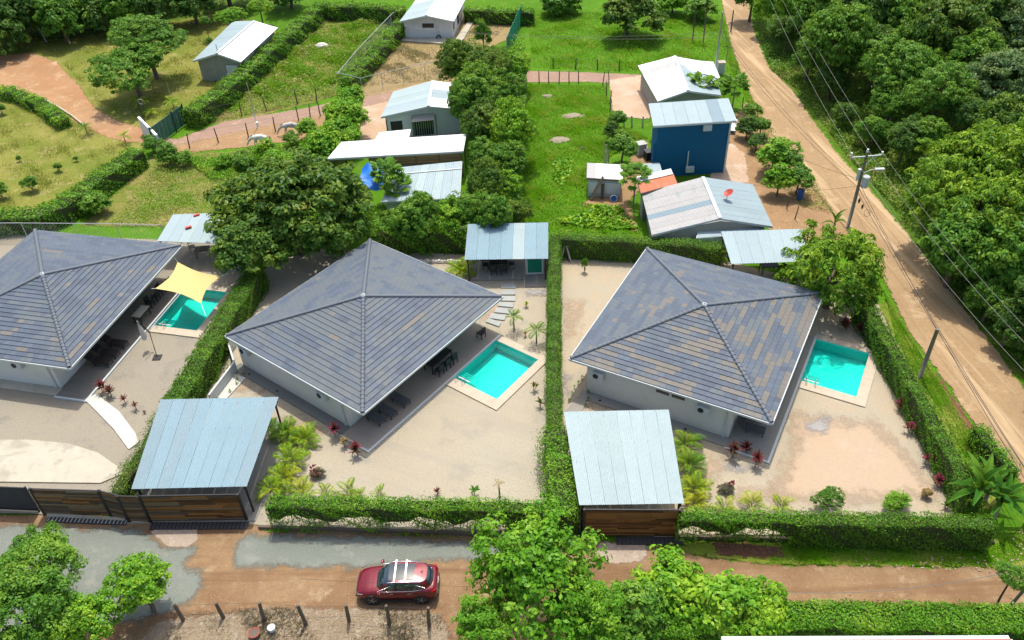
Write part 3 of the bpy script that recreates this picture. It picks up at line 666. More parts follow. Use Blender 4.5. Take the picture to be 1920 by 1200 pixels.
    for xx in (wall_x0+1.2, wall_x0+4.2, wall_x0+7.2)[:2 if apron else 3]:
        m = MB(); m.box((xx, -7.3, .19), (.16, .16, .03)); m.build('drain_cover', 'black', root)
    # downpipe at the corner
    m = MB(); m.path([(wall_x1-.35, y0-.08, 2.8), (wall_x1-.35, y0-.08, .2)], .05, 8); m.path([(wall_x1-.35, -D2+.02, 2.86), (wall_x1-.35, y0-.08, 2.7)], .05, 8); m.build('downpipe', 'trim', root, True)
    for lx in ac_px:
        m = MB(); m.box((lx, y0-.2, 2.15), (.8, .3, .55)); a = m.build('air_conditioner', 'trim_grey', root)
        m = MB(); m.path([(lx-.15, y0-.352, 2.15), (lx-.15, y0-.372, 2.15)], [.2, .2], 14); m.build('fan_grille', 'black', a)
        m = MB(); m.beam((lx-.3, y0, 1.85), (lx-.3, y0-.38, 1.85), .04, .04); m.beam((lx+.3, y0, 1.85), (lx+.3, y0-.38, 1.85), .04, .04); m.build('bracket', 'galv', a)
    return root

vc = villa('white villa in the middle lot, slate grey hip roof with a straight-on corner', tan_p=.03, grey_p=.5, seed=3, ac_px=(-5.2, 2.6), apron=True, terr_far=6.2, slab='slab', deckmat='deck', wall_x0=-6.3, wall_x1=4.6, **VC)
vr = villa('white villa in the right lot whose blue-grey roof has many tan tiles', tan_p=.42, grey_p=.3, seed=8, ac_px=(-4.7, 2.5), apron=False, terr_far=5.6, slab='slab_r', deckmat='slab_r', wall_x0=-5.6, wall_x1=4.3, **VR)
vl = villa('white villa cut by the left picture edge, with dark loungers on its terrace', tan_p=.1, grey_p=.3, seed=14, ac_px=(2.0,), apron=True, terr_far=6.2, slab='concrete', deckmat='deck_l', wall_x0=-6.0, wall_x1=4.6, **VL)
for lx in (-.3, .75):                 # the two slit windows of the right villa
    m = MB(); m.box((lx, -6.87, 2.3), (.85, .05, .2)); w_ = m.build('window', 'black', vr)
    m = MB(); m.box((lx, -6.9, 2.3), (.78, .012, .14)); m.build('pane', 'dark_glass', w_)
def vent(lx, root):
    pass

def LW(V, x, y, z=0.0):
    c, s = math.cos(V['ang']), math.sin(V['ang']); return Vector((V['cx']+x*c-y*s, V['cy']+x*s+y*c, z))

# ------------------------------------------------------------------ pools
def pool_mats():
    m, nt = nodes_of('pool_water'); P = pos(nt)
    tr = N(nt, 'ShaderNodeBsdfTransparent'); tr.inputs[0].default_value = (.18, .93, .86, 1)
    gl = N(nt, 'ShaderNodeBsdfGlossy'); gl.inputs['Roughness'].default_value = .06
    b = N(nt, 'ShaderNodeBump'); b.inputs['Strength'].default_value = .6; b.inputs['Distance'].default_value = .06
    nt.links.new(noise(nt, P, 3, 4, .6, 1.2), b.inputs['Height']); nt.links.new(b.outputs[0], gl.inputs['Normal'])
    fr = N(nt, 'ShaderNodeFresnel'); fr.inputs['IOR'].default_value = 1.33; nt.links.new(b.outputs[0], fr.inputs['Normal'])
    ms = N(nt, 'ShaderNodeMixShader'); nt.links.new(fr.outputs[0], ms.inputs[0]); nt.links.new(tr.outputs[0], ms.inputs[1]); nt.links.new(gl.outputs[0], ms.inputs[2])
    o = N(nt, 'ShaderNodeOutputMaterial'); nt.links.new(ms.outputs[0], o.inputs[0]); M['water'] = m
    m, nt = nodes_of('pool_tiles'); P = pos(nt)
    n1 = noise(nt, P, 1.2, 3, .5, .8)
    vo = N(nt, 'ShaderNodeTexVoronoi'); vo.inputs['Scale'].default_value = 5; nt.links.new(P, vo.inputs['Vector'])
    c = mix(nt, n1, (.16, .62, .60), (.25, .76, .72)); c = mix(nt, math_(nt, 'MULTIPLY', ramp(nt, vo.outputs['Distance'], .1, .6), .25), c, (.13, .55, .54))
    M['pool_tile'] = finish(m, nt, c, .5, spec=.3)
pool_mats()
def pool(V, label, x0, x1, y0, y1, ox, oy0, oy1):
    c = LW(V, (x0+x1)/2, (y0+y1)/2); root = thing('swimming_pool', label, 'pool', (c.x, c.y, 0), V['ang'])
    mx, my = (x0+x1)/2, (y0+y1)/2; X0, X1, Y0, Y1 = x0-mx, x1-mx, y0-my, y1-my; OX = ox-mx; A0, A1 = oy0-my, oy1-my
    top = .17; zb = .15; dp = -.75
    # the basin stands in a raised box, its floor a little under the yard
    m = MB()
    P = lambda x, y, z: Vector((x, y, z))
    zf = .004
    m.poly([P(X0, Y0, zf+Z0*.0+.002+Z0), P(X1, Y0, Z0+.006), P(X1, Y1, Z0+.006), P(X0, Y1, Z0+.006)]) if False else None
    m.add([P(X0, Y0, dp), P(X1, Y0, dp), P(X1, Y1, dp), P(X0, Y1, dp), P(X0, Y0, top), P(X1, Y0, top), P(X1, Y1, top), P(X0, Y1, top)],
          [(0, 1, 2, 3), (0, 4, 5, 1), (1, 5, 6, 2), (2, 6, 7, 3), (3, 7, 4, 0)])
    m.build('basin', 'pool_tile', root)
    m = MB(); m.poly([P(X0+.002, Y0+.002, top-.11), P(X1-.002, Y0+.002, top-.11), P(X1-.002, Y1-.002, top-.11), P(X0+.002, Y1-.002, top-.11)]); m.build('water', 'water', root)
    # coping in single stones
    def stones(a, b, horizontal, lo, hi):
        n = max(1, int(round((b-a)/.75)))
        for i in range(n):
            s0 = a+(b-a)*i/n+.004; s1 = a+(b-a)*(i+1)/n-.004; q = MB()
            if horizontal: q.prism([(s0, lo), (s1, lo), (s1, hi), (s0, hi)], -.02, top+.03)
            else: q.prism([(lo, s0), (hi, s0), (hi, s1), (lo, s1)], -.02, top+.03)
            q.build('coping_stone', 'coping', root)
    stones(X0, OX, True, A0, Y0-.002); stones(X0, OX, True, Y1+.002, A1); stones(Y0+.002, Y1-.002, False, X1+.002, OX)
    m = MB(); m.prism([(X0-.12, A0+.3), (X0-.004, A0+.3), (X0-.004, A1), (X0-.12, A1)], .2, .21); m.build('tile_band', 'sheet_pale', root)
    # ladder with wide treads at the near inner corner
    lx = X0+.65; m = MB()
    for s_ in (-.3, .3):
        m.path([(lx+s_, Y0-.25, top), (lx+s_, Y0-.22, top+.55), (lx+s_, Y0-.05, top+.6), (lx+s_, Y0+.1, top+.3), (lx+s_, Y0+.14, top-.3), (lx+s_, Y0+.16, dp+.1)], .022, 6)
    m.build('handrail', 'galv', root, True)
    for k in range(4):
        m = MB(); m.box((lx, Y0+.35+k*.24, top-.09-k*.06), (1.0, .1, .03)); m.build('tread', 'trim', root)
    return root
# holes in the ground are not needed where sheets are cut: the pool basins replace the yard there
pool(VC, 'turquoise pool in the middle lot, in full sun', 7.19, 11.0, .75, 5.65, 11.62, -.1, 6.25)
pool(VR, 'turquoise pool in the right lot with tree shade along its far side', 7.19, 10.85, .55, 5.45, 11.55, -.2, 6.0)
pool(VL, 'turquoise pool in the left lot, partly under the yellow shade sail', 7.4, 11.0, .7, 5.6, 11.6, -.05, 6.2)

# ------------------------------------------------------------------ generic sheet-metal roofs and small buildings
def sheet_slope(root, A, B, C, D, n, mat, corr=0.0, alt=None, altp=.15, name='roof_sheet', thick=.03, pitch=.15, seed=0):
    """A,B: low edge left and right; C,D: high edge right and left (world)"""
    A, B, C, D = map(Vector, (A, B, C, D)); nrm = (B-A).cross(D-A).normalized(); r_ = random.Random(seed+int(A.x*10))
    for i in range(n):
        m = MB(root); g0, g1 = i/n+.001, (i+1)/n-.001
        a, b, c, d = A.lerp(B, g0), A.lerp(B, g1), D.lerp(C, g1), D.lerp(C, g0); lift = nrm*(.004*(i % 2))
        if corr:
            k = max(4, int((b-a).length/pitch)*4); top = []; bot = []
            for j in range(k+1):
                h = nrm*(corr*math.sin(2*math.pi*j/4+.8))+lift
                bot.append(a.lerp(b, j/k)+h); top.append(d.lerp(c, j/k)+h)
            m.add(bot+top, [(j, j+1, k+2+j, k+1+j) for j in range(k)])
        else: m.thick([p+lift for p in (a, b, c, d)], thick)
        m.build(name, alt if (alt and r_.random() < altp) else mat, root)
def wallbox(root, foot, z0, z1, mat, name='wall', t=.12):
    """foot: corner points; each side its own wall"""
    n = len(foot); c = sum((Vector((p[0], p[1], 0)) for p in foot), Vector())/n
    for i in range(n):
        a = Vector((foot[i][0], foot[i][1], 0)); b = Vector((foot[(i+1) % n][0], foot[(i+1) % n][1], 0)); e = (b-a).normalized(); q = Vector((-e.y, e.x, 0))
        if q.dot(c-a) < 0: q = -q
        m = MB(root); b2 = b-e*t-e*.002
        m.prism([a, b2, b2+q*t, a+q*t], z0, z1); m.build(name, mat, root)
def win_on(root, a, b, u, z, w, h, name='window', mat='black', out=.03, pane='dark_glass', bars=0):
    """window on the wall from a to b (world xy), centre at fraction u and height z; outside is to the right of a->b"""
    a = Vector((a[0], a[1], 0)); b = Vector((b[0], b[1], 0)); e = (b-a).normalized(); q = Vector((e.y, -e.x, 0)); c = a.lerp(b, u)+Vector((0, 0, z)); rz = math.atan2(e.y, e.x)
    m = MB(root); m.box(c+q*out*.5, (w, out, h), rz); o = m.build(name, mat, root)
    if pane:
        m = MB(root); m.box(c+q*(out+.004), (w-.1, .012, h-.1), rz); m.build('pane', pane, o)
    for k in range(bars):
        m = MB(root); m.box(c+e*(-w/2+w*(k+.5)/bars)+q*(out+.03), (.03, .03, h), rz); m.build('bar', 'trim_grey', o)
    return o
def gable(name, label, cat, eave, ridge, he, hr, mats, wall, inset=.35, n=6, wallz=0, fascia='trim', corr=0, alts=(None, None), altp=.15):
    """eave: 4 px corners (near-left, near-right, far-right, far-left) at he; ridge: near, far px at hr"""
    E = [G(x, y, he) for x, y in eave]; Q = [G(x, y, hr) for x, y in ridge]
    root = thing(name, label, cat, (E[0].x, E[0].y, 0))
    sheet_slope(root, E[3], E[0], Q[0], Q[1], n, mats[0], corr, alts[0], altp, seed=1); sheet_slope(root, E[1], E[2], Q[1], Q[0], n, mats[1], corr, alts[1], altp, seed=2)
    m = MB(root); m.beam(Q[0]+Vector((0, 0, .04)), Q[1]+Vector((0, 0, .04)), .3, .05); m.build('ridge_flashing', 'trim_grey', root)
    for a, b in ((E[0], Q[0]), (E[1], Q[0]), (E[3], Q[1]), (E[2], Q[1])):
        m = MB(root); m.beam(a-Vector((0, 0, .1)), b-Vector((0, 0, .1)), .05, .2); m.build('fascia', fascia, root)
    c = sum(E, Vector())/4; ft = []
    for p in E:
        v = Vector((p.x-c.x, p.y-c.y, 0)); L_ = v.length; ft.append(Vector((c.x, c.y, 0))+v*(1-inset/L_*1.4))
    wallbox(root, ft, wallz, he-.12, wall)
    for i, (a, b) in enumerate(((ft[0], ft[1]), (ft[3], ft[2]))):
        top = Vector((Q[i].x, Q[i].y, 0)); md = a.lerp(b, max(.05, min(.95, (top-a).dot(b-a)/(b-a).dot(b-a)))); m = MB(root)
        q = (c-md); q.z = 0; q.normalize(); q *= .1
        P = [Vector((a.x, a.y, he-.119)), Vector((b.x, b.y, he-.119)), Vector((md.x, md.y, hr-.12))]
        m.add(P+[p+q for p in P], [(0, 1, 2), (5, 4, 3), (0, 3, 4, 1), (1, 4, 5, 2), (2, 5, 3, 0)]); m.build('gable_wall', wall, root)
    return root, ft, E, Q
def post(root, px, h, mat='black', w=.1, name='post', z=None):
    p = G(*px, Z0*.8); m = MB(root); m.box((p.x, p.y, h/2), (w, w, h)); return m.build(name, mat, root)

def carport(name, label, cat, near, far, zn, zf, n, mat, posts=(), corr=.014, alt=None, altp=.15, pitch=.2, beams=True, pmat='black', group=None):
    A, B = [G(x, y, zn) for x, y in near]; D, C = [G(x, y, zf) for x, y in far]
    root = thing(name, label, cat, (A.x, A.y, 0), 0, group)
    sheet_slope(root, A, B, C, D, n, mat, corr, alt, altp, pitch=pitch)
    if beams:
        for t in (.05, .35, .65, .95):
            m = MB(root); m.beam(A.lerp(D, t)-Vector((0, 0, .1)), B.lerp(C, t)-Vector((0, 0, .1)), .06, .12); m.build('purlin', pmat, root)
        for a, b in ((A.lerp(B, .03), D.lerp(C, .03)), (A.lerp(B, .97), D.lerp(C, .97))):
            m = MB(root); m.beam(a-Vector((0, 0, .22)), b-Vector((0, 0, .22)), .08, .12); m.build('rafter', pmat, root)
    ctr = (A+B+C+D)/4
    for k, P in enumerate((A, B, C, D)):
        q = P.lerp(ctr, .07); m = MB(root); m.box((q.x, q.y, (P.z-.15)/2), (.1, .1, P.z-.15)); m.build('post', pmat, root)
    return root, (A, B, C, D)

# carports by the lane, pavilions behind
carport('carport', 'sky blue corrugated carport roof beside the left hedge at the lane', 'carport', [(246, 917), (463, 912)], [(301, 749), (523, 744)], 2.75, 3.0, 9, 'sheet_blue', alt='sheet_patch', altp=.12, pitch=.11)
carport('carport', 'very pale corrugated carport roof at the lane, right of the dividing hedge', 'carport', [(1086, 947), (1283, 944)], [(1057, 772), (1254, 768)], 2.75, 3.0, 8, 'sheet_pale', alt='sheet_light', altp=.12, pitch=.11)
pv, pvc = carport('pavilion', 'small pavilion with ribbed metal roof behind the middle pool', 'pavilion', [(871, 487), (1028, 485)], [(877, 420), (1028, 417)], 2.35, 2.75, 7, 'sheet_blue', corr=.018, pitch=.15, alt='sheet_pale', altp=.4)
carport('pavilion', 'pavilion with pale sheet roof behind the right villa, half under a tree', 'pavilion', [(1371, 495), (1520, 490)], [(1352, 434), (1505, 429)], 2.4, 2.75, 7, 'sheet_light', corr=.012, alt='sheet_patch', altp=.1)
pl, plc = carport('pavilion', 'pavilion with flat pale roof and bricks lying on it, beside the left villa', 'pavilion', [(294, 452), (412, 457)], [(324, 402), (440, 398)], 2.4, 2.75, 6, 'sheet_light', corr=0, alt='sheet_pale', altp=.3)
for (px, py, lab) in ((369, 405, 'red brick lying on the far edge of the left pavilion roof'), (353, 426, 'red brick lying on the patched middle of the left pavilion roof')):
    p = G(px, py, 2.68); t = thing('brick', lab, 'brick', (p.x, p.y, 2.70+(.03 if py < 410 else -.08))); m = MB(); m.box((0, 0, .05), (.5, .22, .12), .5); m.build('block', 'red_dish', t)
# deck, back wall and framed green board in the middle pavilion
def quad_px(pp, z0, z1, name, mat, root=None):
    m = MB(root) if root else MB(); m.prism([G(x, y, 0) for x, y in reversed(pp)], z0, z1); return m.build(name, mat, root)
quad_px([(884, 529), (983, 528), (985, 478), (884, 480)], 0, Z0+.1, 'deck', 'slab_r', pv)
quad_px([(985, 541), (1026, 541), (1030, 478), (986, 478)], 0, Z0+.03, 'floor', 'slab_r', pv)
t = thing('framed_board', 'dark green board in a white frame standing under the middle pavilion', 'board', tuple(G(1003, 515, .2)))
b0 = t.location; m = MB(); m.box((0, 0, .75), (1.15, .04, 1.1)); m.build('panel', 'green_net', t).scale = (1, 1, 1)
m = MB()
for x in (-.64, .64): m.box((x, 0, .75), (.14, .09, 1.4))
for z in (.12, 1.38): m.box((0, 0, z), (1.14, .09, .14))
m.build('frame', 'trim', t); t.rotation_euler = (R(-22), 0, 0)

# stepping slabs
sp = bpy.data.objects.new('stepping_path', None); COL.objects.link(sp); sp['kind'] = 'structure'
for quad in ([(940, 535), (967, 535), (967, 543), (939, 543)], [(940, 548), (967, 547), (967, 556), (939, 556)], [(940, 559), (967, 560), (966, 568), (937, 567)], [(937, 570), (964, 572), (962, 580), (933, 577)],
             [(931, 580), (958, 583), (955, 592), (927, 589)], [(921, 591), (950, 595), (946, 604), (917, 600)], [(917, 600), (940, 609), (936, 616), (911, 607)]):
    m = MB(); m.prism([G(x, y, 0) for x, y in reversed(quad)], .05, Z0+.035); m.build('slab', 'step', sp)

# ------------------------------------------------------------------ gates at the lane
def gate(label, bl, br, tl, tr, rows, cols, mat, matb, name='wooden_gate', h=None):
    a = G(*bl, .25); b = G(*br, .25); H = h or 2.45
    root = thing(name, label, 'gate', (a.x, a.y, 0)); e = (b-a); e.z = 0; Lg = e.length; e.normalize(); rz = math.atan2(e.y, e.x); q = Vector((e.y, -e.x, 0)); r_ = random.Random(int(bl[0]))
    rh = (H-.3)/rows
    for i in range(rows):
        x = 0.0; k = 0
        while x < Lg-.05:
            l_ = min(Lg/cols*r_.uniform(.85, 1.15), Lg-x); m = MB(root)
            if Lg-x-l_ < .3: l_ = Lg-x
            m.box(a+e*(x+l_/2)+Vector((0, 0, .25-a.z+.0+rh*(i+.5)+.0)), (l_-.012, .03, rh-.014), rz); m.build('board', mat if r_.random() < .7 else matb, root); x += l_; k += 1
    for x in (0, Lg):
        m = MB(root); m.box(Vector((a.x, a.y, 0))+e*x-q*.03+Vector((0, 0, H/2)), (.14, .14, H+.1), rz); m.build('gate_post', 'black', root)
    for z in (.22, H+.0): 
        m = MB(root); m.box(Vector((a.x, a.y, z))+e*(Lg/2)-q*.04, (Lg-.15, .07, .07), rz); m.build('rail', 'black', root)
    return root
gate('dark wooden sliding gate right under the sky blue carport', (282, 976), (462, 973), 0, 0, 14, 2.6, 'gw', 'gw2')
gate('narrow wooden fence panel left of the gate under the sky blue carport', (242, 976), (281, 977), 0, 0, 14, 1, 'gw2', 'gw')
gate('grey-brown wooden gate beside the curved concrete apron', (82, 962), (207, 966), 0, 0, 14, 2.2, 'gw2', 'gw')
gate('narrow brown fence panel half hidden under the hanging creeper', (209, 966), (240, 974), 0, 0, 14, 1, 'gw2', 'gw')
gate('reddish wooden gate under the very pale carport roof', (1094, 1003), (1268, 1004), 0, 0, 16, 2.6, 'gw', 'gw', h=2.5)
# black mesh gate at the far left
a = G(-90, 953, 0); b = G(76, 960, 0); root = thing('mesh_gate', 'black netted gate at the left picture edge', 'gate', (a.x, a.y, 0))
M['netting'] = plain('black_netting', (.05, .05, .052), .9, var=.3, scale=3)
m = MB(root); e = (b-a).normalized(); m.box((a+b)/2+Vector((0, 0, 1.25)), ((b-a).length, .03, 2.0), math.atan2(e.y, e.x)); m.build('net', 'netting', root)
for z in (.22, 2.28):
    m = MB(root); m.beam(a+Vector((0, -.04, z)), b+Vector((0, -.04, z)), .07, .07); m.build('rail', 'black', root)
for x in (0, .5, 1):
    m = MB(root); p = a.lerp(b, x); m.box((p.x, p.y-.05, 1.2), (.09, .09, 2.4)); m.build('gate_post', 'black', root)
# gratings in front of the gates
for nm, pp, lab in (('drain_grating', [(90, 972), (238, 978)], 'steel cattle grating on the ground before the grey-brown gate'), ('drain_grating', [(1155, 1014), (1282, 1014)], 'dark tiled threshold on the ground before the reddish gate'), ('drain_grating', [(282, 986), (465, 985)], 'black track grating on the ground before the gate under the sky blue carport')):
    a, b = [G(*q, .15) for q in pp]; root = thing(nm, lab, 'grating', (a.x, a.y, 0)); e = (b-a).normalized(); rz = math.atan2(e.y, e.x); Ln = (b-a).length
    m = MB(root); m.box((a+b)/2+Vector((0, 0, .0)), (Ln, .5, .06), rz); m.build('bed', 'netting', root)
    k = 0.1
    while k < Ln: 
        m = MB(root); m.box(a+e*k+Vector((0, 0, .045)), (.05, .46, .03), rz); m.build('bar', 'galv' if pp[0][0] == 90 else 'black', root); k += .24

# ------------------------------------------------------------------ buildings behind the lots
gable('white_house', 'white house with dark slit window at the top of the picture', 'house', [(749, 40), (851, 40), (876, -8), (787, -10)], [(799, 29), (832, -22)], 2.5, 3.3, ('sheet_white_glare', 'sheet_white_glare'), 'lt_wall', inset=.5, n=8, alts=('sheet_pale', 'sheet_white_glare'), altp=.5)
wh = [o for o in bpy.data.objects if o.name == 'white_house'][0]
_E = [G(x, y, 2.5) for x, y in [(749, 40), (851, 40), (876, -8), (787, -10)]]
def inset4(E, d=.5):
    c = sum(E, Vector())/4; out = []
    for p in E:
        v = Vector((p.x-c.x, p.y-c.y, 0)); out.append(Vector((c.x, c.y, 0))+v*(1-d/v.length*1.4))
    return out
ft = inset4(_E); win_on(wh, ft[0], ft[1], .50, 1.75, 1.5, .55, bars=0)
for u, w_ in ((.12, .9), (.45, .6), (.62, .6)): win_on(wh, ft[1], ft[2], u, 1.4, 1.0, 1.6 if u > .4 else 1.1)
m = MB(wh); p = ft[0].lerp(ft[1], .72); m.path([p+Vector((0, -.06, .2)), p+Vector((0, -.06, 1.9))], .03, 6); m.build('pipe', 'trim_grey', wh)
t = thing('tyre', 'black tyre leaning on the front wall of the white house', 'tyre', tuple(ft[0].lerp(ft[1], .70)+Vector((0, -.35, .32))))
m = MB(); ring = [(math.cos(a)*.26, 0, math.sin(a)*.26) for a in [2*math.pi*i/14 for i in range(15)]]; m.path(ring, .08, 6, False); m.build('rubber', 'black', t, True)

r_, ft, E_, Q_ = gable('barn', 'grey barn with steep white metal roof beside the diagonal hedge', 'barn', [(361, 114), (452, 116), (521, 52), (437, 40)], [(406, 100), (477, 39)], 2.7, 3.6, ('sheet_light', 'sheet_white_glare'), 'grey_wall', inset=.5, n=8)
win_on(r_, ft[0], ft[1], .78, 1.3, 1.8, 1.5, bars=4, pane='lt_wall')
m = MB(r_); m.path([Q_[0]-Vector((.0, 0, 1))+Vector((0, .5, 1)), Q_[0]+Vector((0, .5, .9))], .05, 6); m.build('chimney_pipe', 'galv', r_)

r_, ft, E_, Q_ = gable('bungalow', 'white bungalow with pale blue gable roof and barred patio door', 'house', [(714, 219), (868, 205), (865, 158), (737, 172)], [(803, 199), (812, 151)], 2.8, 3.7, ('sheet_light', 'sheet_white_glare'), 'lt_wall', inset=.35, n=6, alts=('sheet_pale', 'sheet_light'), altp=.4)
win_on(r_, ft[0], ft[1], .50, 1.15, 2.1, 1.9, name='patio_door', bars=9)
m = MB(r_); a = ft[0].lerp(ft[1], .36); b = ft[0].lerp(ft[1], .66); m.add([a+Vector((0, -.1, 2.6)), b+Vector((0, -.1, 2.6)), b+Vector((0, -.9, 2.2)), a+Vector((0, -.9, 2.2))], [(0, 1, 2, 3)]); m.build('awning', 'pale_wood', r_)
win_on(r_, ft[0], ft[1], .14, 1.2, 1.2, 1.7, name='opening', pane=None)
for u in (.02, .36, .68):
    m = MB(r_); p = ft[0].lerp(ft[1], u); m.box((p.x, p.y-.5, 1.3), (.1, .1, 2.5)); m.build('porch_post', 'old_wood', r_)

def shed_roof(name, label, cat, near, far, zn, zf, n, mat, wall=None, foot=None, alt=None, altp=.2, corr=0, fascia='trim', pitch=.2, wz=None):
    A, B = [G(x, y, zn) for x, y in near]; D, C = [G(x, y, zf) for x, y in far]
    root = thing(name, label, cat, (A.x, A.y, 0)); sheet_slope(root, A, B, C, D, n, mat, corr, alt, altp, pitch=pitch)
    for a, b in ((A, B), (B, C), (C, D), (D, A)):
        m = MB(root); m.beam(a-Vector((0, 0, .11)), b-Vector((0, 0, .11)), .07, .17); m.build('fascia', fascia, root)
    ft = None
    if wall:
        ft = inset4([A, B, C, D], foot if foot else .3); zmin = min(zn, zf)-.15
        wallbox(root, ft, 0, zmin, wall)
        if abs(zf-zn) > .2:
            hi = (2, 3) if zf > zn else (0, 1); m = MB(root); a, b = ft[hi[0]], ft[hi[1]]; e = (b-a).normalized(); m.box((a+b)/2+Vector((0, 0, (zmin+max(zn, zf)-.2)/2+.01)), ((b-a).length-.02, .1, max(zn, zf)-.22-zmin), math.atan2(e.y, e.x)); m.build('upper_wall', wall, root)
    return root, ft, (A, B, C, D)
sr, ft, Q_ = shed_roof('long_shed', 'long open shed with brilliant white roof and brown slatted front', 'shed', [(614, 297), (868, 283)], [(640, 266), (874, 251)], 3.0, 3.5, 12, 'sheet_white_glare')
a, b = Q_[0].lerp(Q_[1], .30), Q_[1].lerp(Q_[0], .01)
m = MB(sr); e = (b-a).normalized(); m.box(((a+b)/2).to_tuple()[:2]+(1.5,), ((b-a).length, .04, 2.7), math.atan2(e.y, e.x)); sr_back = m.build('back_wall', 'bark', sr); sr_back.location = (0, .32, 0)
for k in range(4):
    p, q = a.lerp(b, k/4+.003), a.lerp(b, (k+1)/4-.003); e = (q-p); e.z = 0
    for j in range(7):
        m = MB(sr); c = (p+q)/2; m.box((c.x, c.y+.25, 2.74-j*.13), (e.length-.05, .03, .1), math.atan2(e.y, e.x)); m.build('slat', 'bamboo', sr)
for u in (.02, .3, .5, .74, .98):
    for A_, B_ in ((Q_[0], Q_[1]), (Q_[3], Q_[2])):
        m = MB(sr); p = A_.lerp(B_, u); m.box((p.x, p.y+(.3 if A_ is Q_[0] else -.3), 1.4), (.12, .12, 2.8)); m.build('post', 'old_wood', sr)
shed_roof('porch_roof', 'small flat white porch roof between bungalow and long shed', 'roof', [(703, 262), (766, 259)], [(711, 248), (770, 242)], 2.5, 2.6, 3, 'sheet_white_glare', foot=.2, wall='lt_wall')
lr, ft, Q_ = shed_roof('low_house', 'low house with pale blue roof below the slatted shed', 'house', [(715, 378), (862, 371)], [(745, 314), (866, 302)], 2.5, 2.95, 8, 'sheet_light', wall='lt_wall', foot=.3, corr=.01, alt='sheet_pale', altp=.3)
win_on(lr, ft[0], ft[1], .80, 1.7, 1.1, .4)
m = MB(lr); m.beam(Q_[3].lerp(Q_[0], .22)+Vector((0, 0, .05)), Q_[2].lerp(Q_[1], .22)+Vector((0, 0, .05)), .14, .03); m.build('flashing', 'trim', lr)
# blue tarpaulin draped between shed and tree
t = thing('tarpaulin', 'bright blue tarpaulin hanging in front of the long shed behind the leaves', 'tarpaulin', tuple(G(697, 331, 3.3)))
m = MB(); nx = 9
for j in range(nx):
    for i in range(nx):
        u, v = i/(nx-1)*2-1, j/(nx-1)*2-1
        m.v.append((u*1.15*(1-.25*v*v)+.1*math.sin(v*5), v*1.35*(1-.2*u*u), .15*math.sin(u*4+v*3)+.1*math.sin(v*7)-v*-.5-.2*u*u))
for j in range(nx-1):
    for i in range(nx-1): m.f.append((j*nx+i, j*nx+i+1, (j+1)*nx+i+1, (j+1)*nx+i)); m.mi.append(0)
m.build('cloth', 'tarp', t, True)
m = MB(); m.path([(-.9, -1.0, -.6), (-.9, -1.0, -3.2)], .04, 6); m.path([(.9, 1.0, .4), (.9, 1.0, -3.2)], .04, 6); m.build('pole', 'old_wood', t)

# blue two storey block
br, ft, Q_ = shed_roof('blue_building', 'tall bright blue block with pale flat roof and white rim', 'building', [(1226, 236), (1381, 226)], [(1217, 194), (1365, 184)], 5.5, 5.75, 7, 'sheet_light', wall='blue_wall', foot=.38, alt='sheet_patch', altp=.16)
e = (ft[1]-ft[0]).normalized()
for u, z, in ((.68, 4.95), (.50, .75)):
    c = ft[0].lerp(ft[1], u); m = MB(br); m.box((c.x, c.y-.22, z), (.78, .3, .55), math.atan2(e.y, e.x)); ac = m.build('air_conditioner', 'trim', br)
    m = MB(br); m.path([(c.x-.12, c.y-.372, z), (c.x-.12, c.y-.392, z)], .19, 14); m.build('fan_grille', 'trim_grey', ac)
c = ft[0].lerp(ft[1], .46); m = MB(br); m.path([(c.x, c.y-.1, .5), (c.x, c.y-.1, 2.6)], .07, 8); m.build('pipe', 'trim', br)
c = ft[1]; m = MB(br); m.box((c.x+.03, c.y-.03, 2.7), (.16, .16, 5.3)); m.build('corner_strip', 'trim_grey', br)
c = ft[0]; m = MB(br); m.box((c.x-.12, c.y+.3, 1.9), (.3, .5, 3.4)); m.build('side_box', 'blue_wall', br)

# white-roofed house beyond the blue block
r_, ft, E_, Q_ = gable('farmhouse', 'white-roofed farmhouse beyond the blue block', 'house', [(1233, 190), (1352, 178), (1337, 122), (1196, 123)], [(1290, 170), (1265, 105)], 2.6, 3.4, ('sheet_white_glare', 'sheet_light'), 'grey_wall', inset=.4, n=7, alts=('sheet_old', 'sheet_pale'), altp=.25, fascia='trim_grey')
sheet_slope(r_, G(1345, 147, 2.75), G(1349, 146, 2.75), G(1338, 116, 2.9), G(1290, 112, 3.1), 1, 'sheet_white_glare')
a1, a2, a3, a4 = G(1281, 130, 3.25), G(1350, 145, 2.75), G(1338, 118, 2.8), G(1270, 107, 3.45)
sheet_slope(r_, a1, a2, a3, a4, 4, 'sheet_white_glare')
t = thing('metal_cabinet', 'pale utility cabinet at the foot of the white power pole', 'cabinet', tuple(G(1350, 138, 0))); m = MB(); m.box((0, 0, .7), (.8, .7, 1.4)); m.build('body', 'lt_wall', t); m = MB(); m.box((0, 0, 1.43), (.95, .85, .05)); m.build('lid', 'pale_wood', t); m = MB(); m.box((0, -.36, .7), (.6, .02, 1.1)); m.build('door', 'trim_grey', t)

